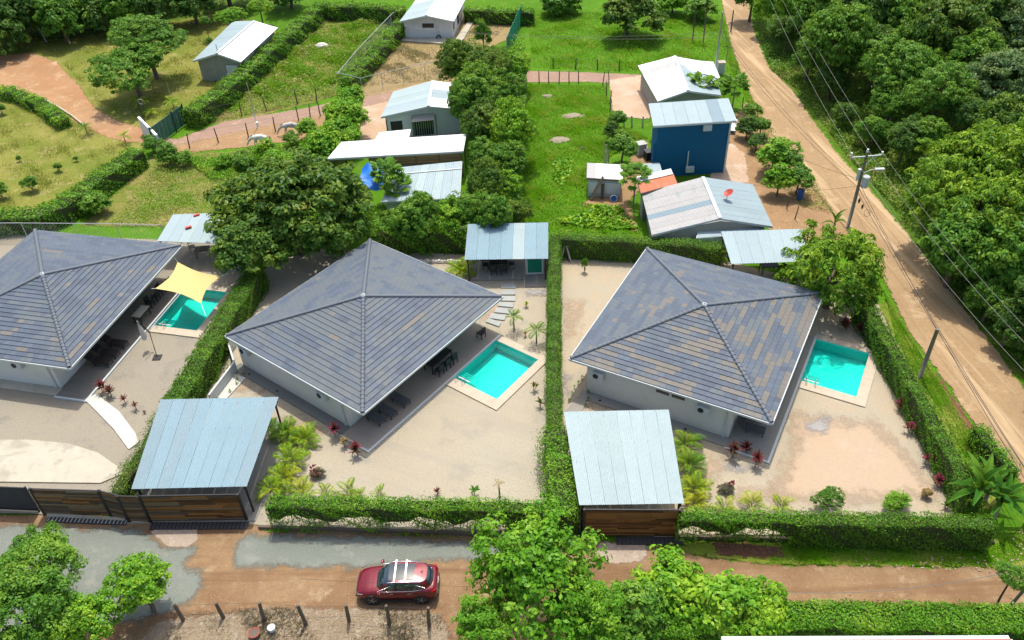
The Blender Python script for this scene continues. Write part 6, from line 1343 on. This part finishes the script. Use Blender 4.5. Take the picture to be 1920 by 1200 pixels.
# ------------------------------------------------------------------ poles, wires, fences
def utility_pole(foot, h, label, name='utility_pole', r0=.16, mat='pole', full=False, lean=(0, 0)):
    p = G(*foot, 0); t = thing(name, label, 'pole', (p.x, p.y, 0)); m = MB(); m.path([(0, 0, 0), (lean[0], lean[1], h)], [r0, r0*.7], 10); m.build('shaft', mat, t, True)
    if full:
        m = MB(); m.box((0, -.02, h-.35), (2.6, .1, .1), R(5)); m.build('crossarm', 'galv', t)
        m = MB(); m.beam((.7, 0, h-.35), (.05, 0, h-1.3), .05, .05); m.build('brace', 'galv', t)
        for x in (-1.25, 1.25, 0):
            m = MB(); z = h-.28 if x else h; m.path([(x, 0, z), (x, 0, z+.14), (x, 0, z+.2), (x, 0, z+.3)], [.03, .11, .06, .09], 8); m.build('insulator', 'white_p', t, True)
        m = MB(); m.path([(.4, -.15, h-3.1), (.4, -.15, h-2.15)], .28, 14); tf = m.build('transformer', 'trim_grey', t); m = MB(); m.path([(.4, -.15, h-2.148), (.4, -.15, h-2.08)], [.3, .22], 14); m.build('lid', 'trim', tf)
        m = MB(); m.path([(-.25, 0, h-2.5), (-.25, 0, h-1.5)], [.13, .15], 8); m.build('switch_box', 'trim', t)
        m = MB(); m.path([(.1, 0, h-1.9), (.7, .1, h-1.7), (1.1, .12, h-1.65)], .03, 5); la = m.build('lamp_arm', 'galv', t, True); m = MB(); m.box((1.45, .12, h-1.64), (.75, .28, .12)); m.build('lamp_head', 'trim', la)
        for z, x in ((h-4.4, .3), (h-5.0, .7)):
            m = MB(); m.path([(x, -.2, z-.25), (x, -.2, z), (x, -.2, z+.25)], [.03, .11, .03], 7); m.build('splice_case', 'black', t, True)
        m = MB(); m.path([(1.15, -.3, h-5.6)]+[(1.2+.25*math.cos(a), -.3+.12*math.sin(a), h-5.6+.3*math.sin(a)) for a in [i*.8 for i in range(18)]], .02, 4); m.build('cable_coil', 'wire_lt', t)
    return t
UP = utility_pole((1589, 428), 7.25, 'tall wooden power pole with transformer and crossarm beside the dirt road', full=True)
utility_pole((1724, 708), 4.35, 'short bare wooden pole behind the right side hedge', 'wooden_pole', .17)
WP = utility_pole((1341, 133), 6.9, 'slim whitish power pole at the upper field', 'utility_pole', .13, 'galv')
utility_pole((88, 80), 5.2, 'thin leaning lamp pole at the top left', 'lamp_pole', .08, 'galv', lean=(-.9, 0)); utility_pole((1882, 1150), 3.6, 'leaning pale post at the right end of the lane', 'post', .09, 'pole', lean=(.55, 0))
utility_pole((326, 200), 2.9, 'slim lamp post with short arm behind the green gate', 'lamp_post', .05, 'galv'); utility_pole((483, 240), 5.2, 'thin meter pole beside the horses', 'utility_pole', .06, 'galv')
for i, (x, y, h) in enumerate([(1298, 78, 4.2), (1318, 82, 6.5), (1370, 60, 2.8)]): utility_pole((x, y), h, ['leftmost thin dark trunk at the top field edge', 'tallest thin dark trunk at the top field edge', 'thin trunk beside the dirt road top'][i], 'bare_trunk', .1, 'bark')
t = thing('round_sign', 'white splice case hanging low on the meter pole beside the horses', 'case', tuple(G(483, 232, 1.2))); m = MB(); m.path([(0, -.1, -.25), (0, -.1, .25)], [.1, .14], 8); m.build('case', 'white_p', t); m = MB(); m.box((0, 0, 0), (.05, .2, .05)); m.build('clamp', 'galv', t)
def wire(label, a, b, sag=.8, r=.015, mat='wire', name='power_line'):
    t = thing(name, label, 'cable', tuple(a)); m = MB(t); n = 16; pts = []
    for i in range(n+1): u = i/n; p = Vector(a).lerp(Vector(b), u); p.z -= sag*4*u*(1-u); pts.append(p)
    m.path(pts, r, 4); m.build('strand', mat, t)
U = Vector((UP.location.x, UP.location.y, 0)); d_far = (G(1372, 30, 0)-G(1592, 440, 0)); d_near = Vector((18, -38, 0))
far = U+Vector((d_far.x, d_far.y, 0))*1.1; nearp = G(2130, 900, 7)
for i, (dx, z, lab) in enumerate([(-1.25, 7.2, 'left'), (0, 7.5, 'middle'), (1.25, 7.2, 'right')]):
    wire('%s overhead wire from the crossarm up the road' % lab, U+Vector((dx, 0, z)), far+Vector((dx+3.5, 0, z)), 1.0, .014, 'wire_lt')
    wire('%s overhead wire from the crossarm down the road' % lab, U+Vector((dx, 0, z)), Vector((nearp.x+dx+1, nearp.y, z)), 1.2, .014, 'wire_lt')
for i, (z, e) in enumerate(((4.3, 0), (3.9, .3), (3.5, .1))):
    wire('%s black low cable from the power pole down the road' % ['upper', 'middle', 'lower'][i], U+Vector((.1, -.1, z)), G(1990, 1010, z)+Vector((e+i*.2, 0, 0)), .5, .022)
    if i < 2: wire('%s black low cable from the power pole up the road' % ['upper', 'lower'][i], U+Vector((.1, .1, z)), WP.location+Vector((0, 0, z+.6)), .9, .02)
wire('thin cable from the power pole to the tin-roofed house', U+Vector((0, 0, 4.2)), G(1412, 346, 2.7), .5, .014); wire('thin cable from the power pole to the blue block', U+Vector((0, 0, 4.8)), G(1375, 226, 5.5), .6, .014)
for i in range(2): wire('%s wire crossing the upper field' % ['upper', 'lower'][i], WP.location+Vector((0, 0, 4.6-i*.5)), G(760, 50, 4.4-i*.5), .8, .014, 'wire_lt')
wire('sagging pale cable above the lane at the right', G(1880, 1075, 3.2), G(1410, 1105, 1.6), .9, .02, 'wire_lt'); wire('thin cable crossing above the lane and the red car', G(1410, 1105, 1.6), G(560, 1085, 1.8), .4, .008, 'wire')

def post_fence(label, pts, hs, mat='old_wood', w=.13, wires=3, lean=.12, k=0, name='post_fence', wz=None):
    P = [G(x, y, 0) for x, y in pts]; t = thing(name, label, 'fence', tuple(P[0])); q = random.Random(k); tops = []
    for i, p in enumerate(P):
        h = hs if isinstance(hs, (int, float)) else hs[i]; tp = p+Vector((q.uniform(-lean, lean), q.uniform(-lean, lean)*.5, h)); m = MB(t); m.path([p, p.lerp(tp, .5)+Vector((q.uniform(-.03, .03), 0, 0)), tp], [w*.55, w*.5, w*.42], 6); m.build('post', mat, t); tops.append((p, tp))
    for j in range(wires):
        m = MB(t); u = .35+.6*j/max(1, wires-1) if wires > 1 else .9; m.path([a.lerp(b, u) for a, b in tops], .008, 3); m.build('wire', 'wire', t)
    return t
post_fence('rough post and wire fence along the near side of the lane', [(345, 1165), (420, 1160), (497, 1165), (575, 1173), (655, 1166), (730, 1172), (805, 1175)], [1.5, 1.5, 1.7, 1.85, 1.7, 1.9, 1.9], 'bark', .2, 2, .15, 1)
post_fence('old post fence between horses and reddish drive', [(356, 278), (410, 268), (466, 258), (517, 247), (560, 226), (582, 222), (601, 218)], 1.7, 'bark', .13, 2, .12, 2)
post_fence('old post fence on the far side of the reddish drive', [(404, 226), (454, 217), (500, 208), (558, 195), (594, 190)], 1.7, 'bark', .14, 2, .15, 3)
post_fence('wooden stake fence along the yard drive at the near field', [(1011, 155), (1029, 156), (1048, 156), (1067, 156), (1085, 155)], 1.5, 'bark', .13, 2, .06, 4)
post_fence('row of short stakes along the upper field edge', [(1037, 127), (1079, 129), (1120, 130), (1161, 132)], 1.3, 'bark', .17, 2, .06, 5)
post_fence('crooked stake fence on the left side of the dirt yard', [(1130, 160), (1142, 157), (1137, 178), (1143, 195), (1143, 212)], 1.6, 'bark', .12, 2, .3, 6)
post_fence('pale broken stakes beside the dirt yard bottom', [(1155, 236), (1170, 238), (1185, 237), (1205, 237)], 1.2, 'pale_wood', .2, 1, .1, 7)
post_fence('thin stakes on the verge beside the road', [(1392, 205), (1420, 220), (1490, 412), (1475, 392)], 1.4, 'bark', .1, 0, .1, 8)
def mesh_fence(label, pts, h=1.9, k=0, wires=True):
    P = [G(x, y, 0) for x, y in pts]; t = thing('chain_link_fence', label, 'fence', tuple(P[0]))
    for p in P: m = MB(t); m.path([p, p+Vector((0, 0, h))], .035, 6); m.build('post', 'galv', t)
    m = MB(t); m.path([p+Vector((0, 0, h)) for p in P], .035, 5); m.build('top_rail', 'galv', t)
    m = MB(t)
    for a, b in zip(P[:-1], P[1:]):
        L_ = (b-a).length; n = int(L_/.28)
        for i in range(n+1):
            for s in (0, 1):
                u0 = i/n; u1 = u0+(h/L_ if s else -h/L_); z0, z1 = 0, h
                if u1 < 0: z1 = h*(u0/(h/L_)) if h/L_ else 0; u1 = 0
                if u1 > 1: z1 = h*((1-u0)/(h/L_)); u1 = 1
                p, q = a.lerp(b, u0)+Vector((0, 0, z0)), a.lerp(b, u1)+Vector((0, 0, z1))
                if (q-p).length > .1: m.path([p, q], .005, 3, False)
    o = m.build('mesh', 'galv', t); o['kind'] = 'stuff'
mesh_fence('chain-link fence along the reddish drive before the dry plot', [(636, 165), (680, 176), (718, 166), (757, 158), (798, 148), (850, 140)], 1.9)
mesh_fence('chain-link fence climbing beside the drive hedge', [(636, 165), (672, 120), (705, 84), (735, 52), (752, 36)], 1.7)
mesh_fence('chain-link fence behind the left villa', [(-60, 452), (55, 452), (150, 453), (230, 454), (312, 456)], 1.9)
post_fence('white field stakes at the top of the verge', [(1352, 60), (1362, 110), (1380, 140)], 1.5, 'pole', .08, 2, .05, 9)
# buried pipe and lane bits
t = thing('pipe', 'long pale pipe lying beside the low yellow-green hedge', 'pipe', tuple(G(72, 182, .1))); m = MB(t); m.path([G(x, y, .14) for x, y in [(68, 180), (90, 190), (110, 201), (135, 217), (158, 235)]], .13, 6); m.build('tube', 'coping', t, True)
for i, (x, y, r_) in enumerate([(650, 72, .55), (603, 88, 1.0), (553, 150, .35), (1026, 180, .7), (1075, 217, 1.2), (1050, 262, 1.2), (1098, 277, .8)]):
    mt = ['bark', 'stone', 'stone', 'rock_tan', 'rock_tan', 'rock_tan', 'hoof'][i]; lab = ['brown rock among the weeds', 'pale boulder or sack among the tall weeds', 'small grey rock low in the weedy plot', 'pale flat stones at the top of the near field', 'pale stone patch in the middle of the near field', 'pale stone ring lower in the near field', 'bare brown mound in the near field'][i]
    t = thing('rock', lab, 'rock', tuple(G(x, y, .02))); m = MB(); k_ = 9; hh = .12 if i > 2 else .5*r_
    for zz, q_ in ((0, 1), (.6, .85), (1, .45)):
        for j in range(k_): a_ = j*6.283/k_; m.v.append((r_*q_*math.cos(a_)*rnd.uniform(.8, 1.15), r_*q_*.6*math.sin(a_)*rnd.uniform(.8, 1.15), zz*hh))
    m.f = [(r*k_+j, r*k_+(j+1) % k_, (r+1)*k_+(j+1) % k_, (r+1)*k_+j) for r in (0, 1) for j in range(k_)]+[tuple(range(2*k_, 3*k_))]; m.mi = [0]*len(m.f); m.build('stone', mt, t)
bucket('tree_stump', 'cut tree stump with reddish top at the bottom edge', (478, 1192), 'bark', .3, .3, .1, 'red_dish', 'stump')

# ------------------------------------------------------------------ horses
def horse(px, py, rz, label, mat, s=1.0):
    p = G(px, py, 0); t = thing('horse', label, 'horse', (p.x, p.y, .06), rz)
    bones = [((0, 0, 1.12), .30, None), ((.45, 0, 1.15), .29, 0), ((.8, 0, 1.12), .24, 1), ((1.1, 0, .95), .15, 2), ((1.38, 0, .6), .11, 3), ((1.5, 0, .38), .10, 4), ((1.62, 0, .18), .06, 5), ((-.45, 0, 1.17), .29, 0), ((-.72, 0, 1.1), .2, 7)]
    def leg(pr, pts):
        for q, r in pts: bones.append((q, r, pr)); pr = len(bones)-1
    for y in (-.17, .17):
        leg(1, [((.55, y, .85), .12), ((.6+.12*(y > 0), y, .45), .06), ((.56+.16*(y > 0), y, .12), .045), ((.6+.16*(y > 0), y, .02), .06)])
        leg(7, [((-.55, y, .85), .15), ((-.5-.1*(y > 0), y, .6), .085), ((-.68-.1*(y > 0), y, .42), .055), ((-.62-.1*(y > 0), y, .1), .045), ((-.58-.1*(y > 0), y, .02), .06)])
    me = bpy.data.meshes.new('body'); me.from_pydata([b[0] for b in bones], [(i, b[2]) for i, b in enumerate(bones) if b[2] is not None], []); o = link('body', me, mat, t); md = o.modifiers.new('skin', 'SKIN')
    for i, b in enumerate(bones): me.skin_vertices[0].data[i].radius = (b[1], b[1])
    me.skin_vertices[0].data[0].use_root = True
    md.use_smooth_shade = True; md.branch_smoothing = .3; o.modifiers.new('sub', 'SUBSURF').levels = 2; o.modifiers['sub'].render_levels = 2
    m = MB(); m.path([(-.88, 0, 1.2), (-1.0, 0, .95), (-.98, 0, .5)], [.05, .08, .03], 6); m.build('tail', 'horse_g', t, True)
    for s_ in (-1, 1): m = MB(); m.path([(1.33, s_*.07, .75), (1.3, s_*.1, .9)], [.04, .01], 5); m.build('ear', mat, t)
    m = MB(); m.beam((.85, 0, 1.36), (1.3, 0, .78), .03, .14); m.build('mane', 'horse_g', t); t.scale = (s, s, s); return t
horse(493, 276, R(178), 'white horse grazing nearest the weeds', 'horse'); horse(549, 253, R(188), 'grey and white horse grazing by the drive fence', 'horse_g')

# ------------------------------------------------------------------ car
M['car_red'] = plain('dark_red_paint', (.15, .002, .010), .3, .2, var=.05, spec=.5, coat=.5)
M['car_glass'] = plain('tinted_glass', (.012, .03, .04), .04, var=.1, spec=.9, coat=.5)
M['chrome'] = plain('chrome', (.7, .7, .72), .2, .9, var=.03)
M['lens'] = plain('head_lamp', (.75, .78, .8), .1, .2, var=.05, spec=.8)
M['tail'] = plain('tail_lamp', (.4, .01, .01), .15, var=.05, spec=.8)
M['rim'] = plain('alloy', (.35, .35, .36), .35, .7, var=.1)
M['plate'] = plain('number_plate', (.6, .6, .58), .5, var=.05)
def car(px, py, rz, label):
    p = G(px, py, 0); t = thing('parked_car', label, 'car', (p.x, p.y, .13), rz)      # local -x is the front
    st = [(-2.2, .55, .62), (-2.14, .72, .74), (-1.98, .83, .84), (-1.6, .89, .95), (-1.1, .905, 1.01), (-.6, .91, 1.03), (.2, .91, 1.04), (.9, .91, 1.06), (1.4, .92, 1.09), (1.8, .90, 1.10), (2.05, .84, 1.07), (2.17, .74, .98), (2.2, .6, .8)]
    def sec(x, hw, top):
        e = 1-min(1, max(0, (abs(x)-1.95)/.25)); zb = .28+.12*(1-e)
        arch = 0
        for wx in (-1.32, 1.33):
            dd = abs(x-wx)
            if dd < .42: arch = math.sqrt(max(0, .42**2-dd**2))*.0
        return [(0, zb), (hw-.16, zb), (hw-.05, zb+.06), (hw-.01, .5), (hw, .66), (hw-.02, top-.16), (hw-.07, top-.05), (hw-.16, top), (hw*.45, top+.045), (0, top+.055)]
    m = MB(); rows = []
    xs = []
    for (a, b) in zip(st[:-1], st[1:]):
        for k in range(3): f = k/3; xs.append(tuple(a[i]*(1-f)+b[i]*f for i in range(3)))
    xs.append(st[-1])
    for x, hw, top in xs:
        s_ = sec(x, hw, top); ring = [(x, y, z) for y, z in s_]+[(x, -y, z) for y, z in s_[-2:0:-1]]; rows.append(ring)
    n = len(rows[0])
    for r in rows: m.v += r
    m.f = [(i*n+j, i*n+(j+1) % n, (i+1)*n+(j+1) % n, (i+1)*n+j) for i in range(len(rows)-1) for j in range(n)]+[tuple(range(n-1, -1, -1)), tuple((len(rows)-1)*n+j for j in range(n))]; m.mi = [0]*len(m.f)
    body = m.build('body', 'car_red', t, True)
    # greenhouse: rounded rings from belt to roof
    NR, K = 72, 7
    def ringpt(k, a):
        f = k/K; g_ = f**1.25; z = 1.0+.60*math.sin(f*math.pi/2*.98); xf = -1.12+.80*f+.05*f*f; xr = 2.02-.42*g_; hw = .84-.22*f**1.4
        cx, hx = (xf+xr)/2, (xr-xf)/2; c, s = math.cos(a), math.sin(a); ex = .42; px_ = cx+hx*math.copysign(abs(c)**ex, c); py_ = hw*math.copysign(abs(s)**.55, s)
        py_ *= 1-.10*max(0, (px_-1.0))-.06*max(0, -px_-.3); return Vector((px_, py_, z-.05*max(0, px_-.2)*f))
    grid = [[ringpt(k, 2*math.pi*i/NR) for i in range(NR)] for k in range(K+1)]
    capc = Vector((.62, 0, 1.63)); 
    for c_ in range(1, 5): grid.append([grid[K][i].lerp(Vector((.1+.52+(grid[K][i].x-.6)*.0, 0, 0))+Vector((0, 0, 1.60+.035*math.sin(c_/4*math.pi/2))), c_/4) if c_ == 4 else Vector((grid[K][i].x*(1-c_/4)+.62*c_/4, grid[K][i].y*(1-c_/4), grid[K][i].z*(1-c_/4)**1.5+1.63*(1-(1-c_/4)**1.5))) for i in range(NR)])
    parts = {}
    for k in range(len(grid)-1):
        for i in range(NR):
            q = [grid[k][i], grid[k][(i+1) % NR], grid[k+1][(i+1) % NR], grid[k+1][i]]; c = sum(q, Vector())/4; nn = (q[1]-q[0]).cross(q[3]-q[0]); nn.normalize() if nn.length > 1e-9 else None
            if nn.dot(c-Vector((.5, 0, 1.2))) < 0: nn = -nn
            if k < K:
                if nn.x < -.12 and abs(nn.y) < .6 and c.x < .1: nm = 'windshield'
                elif nn.x > .45 and abs(nn.y) < .6 and 1 <= k < K-1: nm = 'rear_window'
                elif 1 <= k <= K-3 and abs(nn.y) > .55 and -.72+.09*k < c.x < 1.52-.06*k: nm = 'side_window'
                else: nm = 'cabin'
            else: nm = 'cabin'
            parts.setdefault((nm, 1 if (nm == 'side_window' and c.y > 0) else 0), []).append([p_+nn*(.004 if nm != 'cabin' else 0) for p_ in q])
    for (nm, s_), qs in parts.items():
        m = MB()
        for q in qs: m.add(q, [(0, 1, 2, 3)])
        o = m.build(nm, 'car_red' if nm == 'cabin' else 'car_glass', t, nm == 'cabin')
    m = MB(); na = 10
    for a_ in range(na+1):
        for b_ in range(na+1):
            x, y = -.36+1.36*a_/na, -.5+b_/na; m.v.append((x, y, 1.652-.035*(abs(y)/.5)**2-.03*((x-.4)/.7)**2))
    m.f = [(a_*(na+1)+b_, (a_+1)*(na+1)+b_, (a_+1)*(na+1)+b_+1, a_*(na+1)+b_+1) for a_ in range(na) for b_ in range(na)]; m.mi = [0]*len(m.f); m.build('glass_roof', 'car_glass', t, True)
    for s_ in (-1, 1):
        m = MB(); m.path([(-.42, s_*.64, 1.545), (0, s_*.655, 1.60), (.7, s_*.65, 1.60), (1.35, s_*.62, 1.53)], .028, 6); m.build('roof_rail', 'chrome', t, True)
        m = MB(); m.path([(-.98, s_*.865, 1.05), (-.3, s_*.875, 1.065), (.9, s_*.865, 1.075), (1.42, s_*.82, 1.13), (1.58, s_*.77, 1.24), (1.2, s_*.74, 1.39), (.6, s_*.735, 1.45), (-.1, s_*.72, 1.44), (-.95, s_*.85, 1.08)], .013, 5); m.build('window_trim', 'chrome', t, True)
        m = MB(); m.path([(-.93, s_*.9, 1.1), (-.88, s_*1.02, 1.14), (-.86, s_*1.1, 1.14)], [.05, .09, .06], 8); mr = m.build('wing_mirror', 'car_red', t, True); m = MB(); m.box((-.8, s_*1.04, 1.14), (.02, .12, .1)); m.build('mirror_glass', 'car_glass', mr)
        m = MB(); m.add([(-2.10, s_*.60, .76), (-2.02, s_*.80, .78), (-1.72, s_*.885, .86), (-1.74, s_*.875, .93), (-2.0, s_*.79, .87), (-2.12, s_*.62, .82)], [(0, 1, 2, 3, 4, 5)]); hl = m.build('headlight', 'lens', t); hl.location = (-.035, s_*.02, .015)
        m = MB(); m.add([(2.16, s_*.55, .95), (2.08, s_*.80, .98), (1.85, s_*.905, 1.0), (1.86, s_*.895, 1.06), (2.07, s_*.80, 1.08), (2.16, s_*.58, 1.04)], [(0, 1, 2, 3, 4, 5)]); tl = m.build('tail_light', 'tail', t); tl.location = (.035, s_*.02, .0)
        m = MB(); m.box((-.22, s_*.915, .9), (.2, .02, .03)); m.build('door_handle', 'chrome', t); m = MB(); m.box((.75, s_*.917, .93), (.2, .02, .03)); m.build('door_handle', 'chrome', t)
        for lx in (-.92, .1, 1.05):
            m = MB(); m.box((lx, s_*.909, .66), (.012, .01, .6)); m.build('door_gap', 'black', t)
        m = MB(); m.box((0, s_*.895, .32), (2.0, .06, .13)); m.build('sill', 'black', t)
        for wx in (-1.32, 1.33):
            m = MB(); m.path([(wx, s_*.78, .34), (wx, s_*.93, .34)], .425, 22); m.build('wheel_arch', 'black', t)
            m = MB(); m.path([(wx, s_*.74, .35), (wx, s_*.935, .35), (wx, s_*.945, .35)], [.355, .355, .3], 24); w_ = m.build('wheel', 'black', t)
            m = MB()
            for k in range(5): a_ = k*1.2566; m.beam((wx, s_*.95, .35), (wx+.24*math.cos(a_), s_*.95, .35+.24*math.sin(a_)), .05, .02)
            m.path([(wx, s_*.945, .35), (wx, s_*.955, .35)], .06, 10); m.build('rim', 'rim', w_)
    for x in (-.02, .55): m = MB(); m.box((x, 0, 1.68), (.085, 1.42, .04)); m.build('roof_bar', 'chrome', t)
    m = MB(); m.box((-2.17, 0, .55), (.1, .95, .24)); m.build('grille', 'black', t); m = MB(); m.box((-2.2, 0, .36), (.1, 1.2, .14)); m.build('bumper_trim', 'black', t); m = MB(); m.box((2.18, 0, .42), (.1, 1.3, .2)); m.build('bumper_trim', 'black', t)
    m = MB(); m.box((2.215, 0, .78), (.02, .4, .13)); m.build('number_plate', 'plate', t)
    m = MB(); m.path([(1.35, 0, 1.6), (1.48, 0, 1.68)], [.025, .01], 6); m.build('antenna_fin', 'black', t)
    m = MB(); m.beam((-1.06, -.6, 1.075), (-1.0, .1, 1.085), .02, .015); m.build('wiper', 'black', t)
    return t
car(749, 1107, R(-1.5), 'dark red car with silver roof bars parked on the dirt lane')
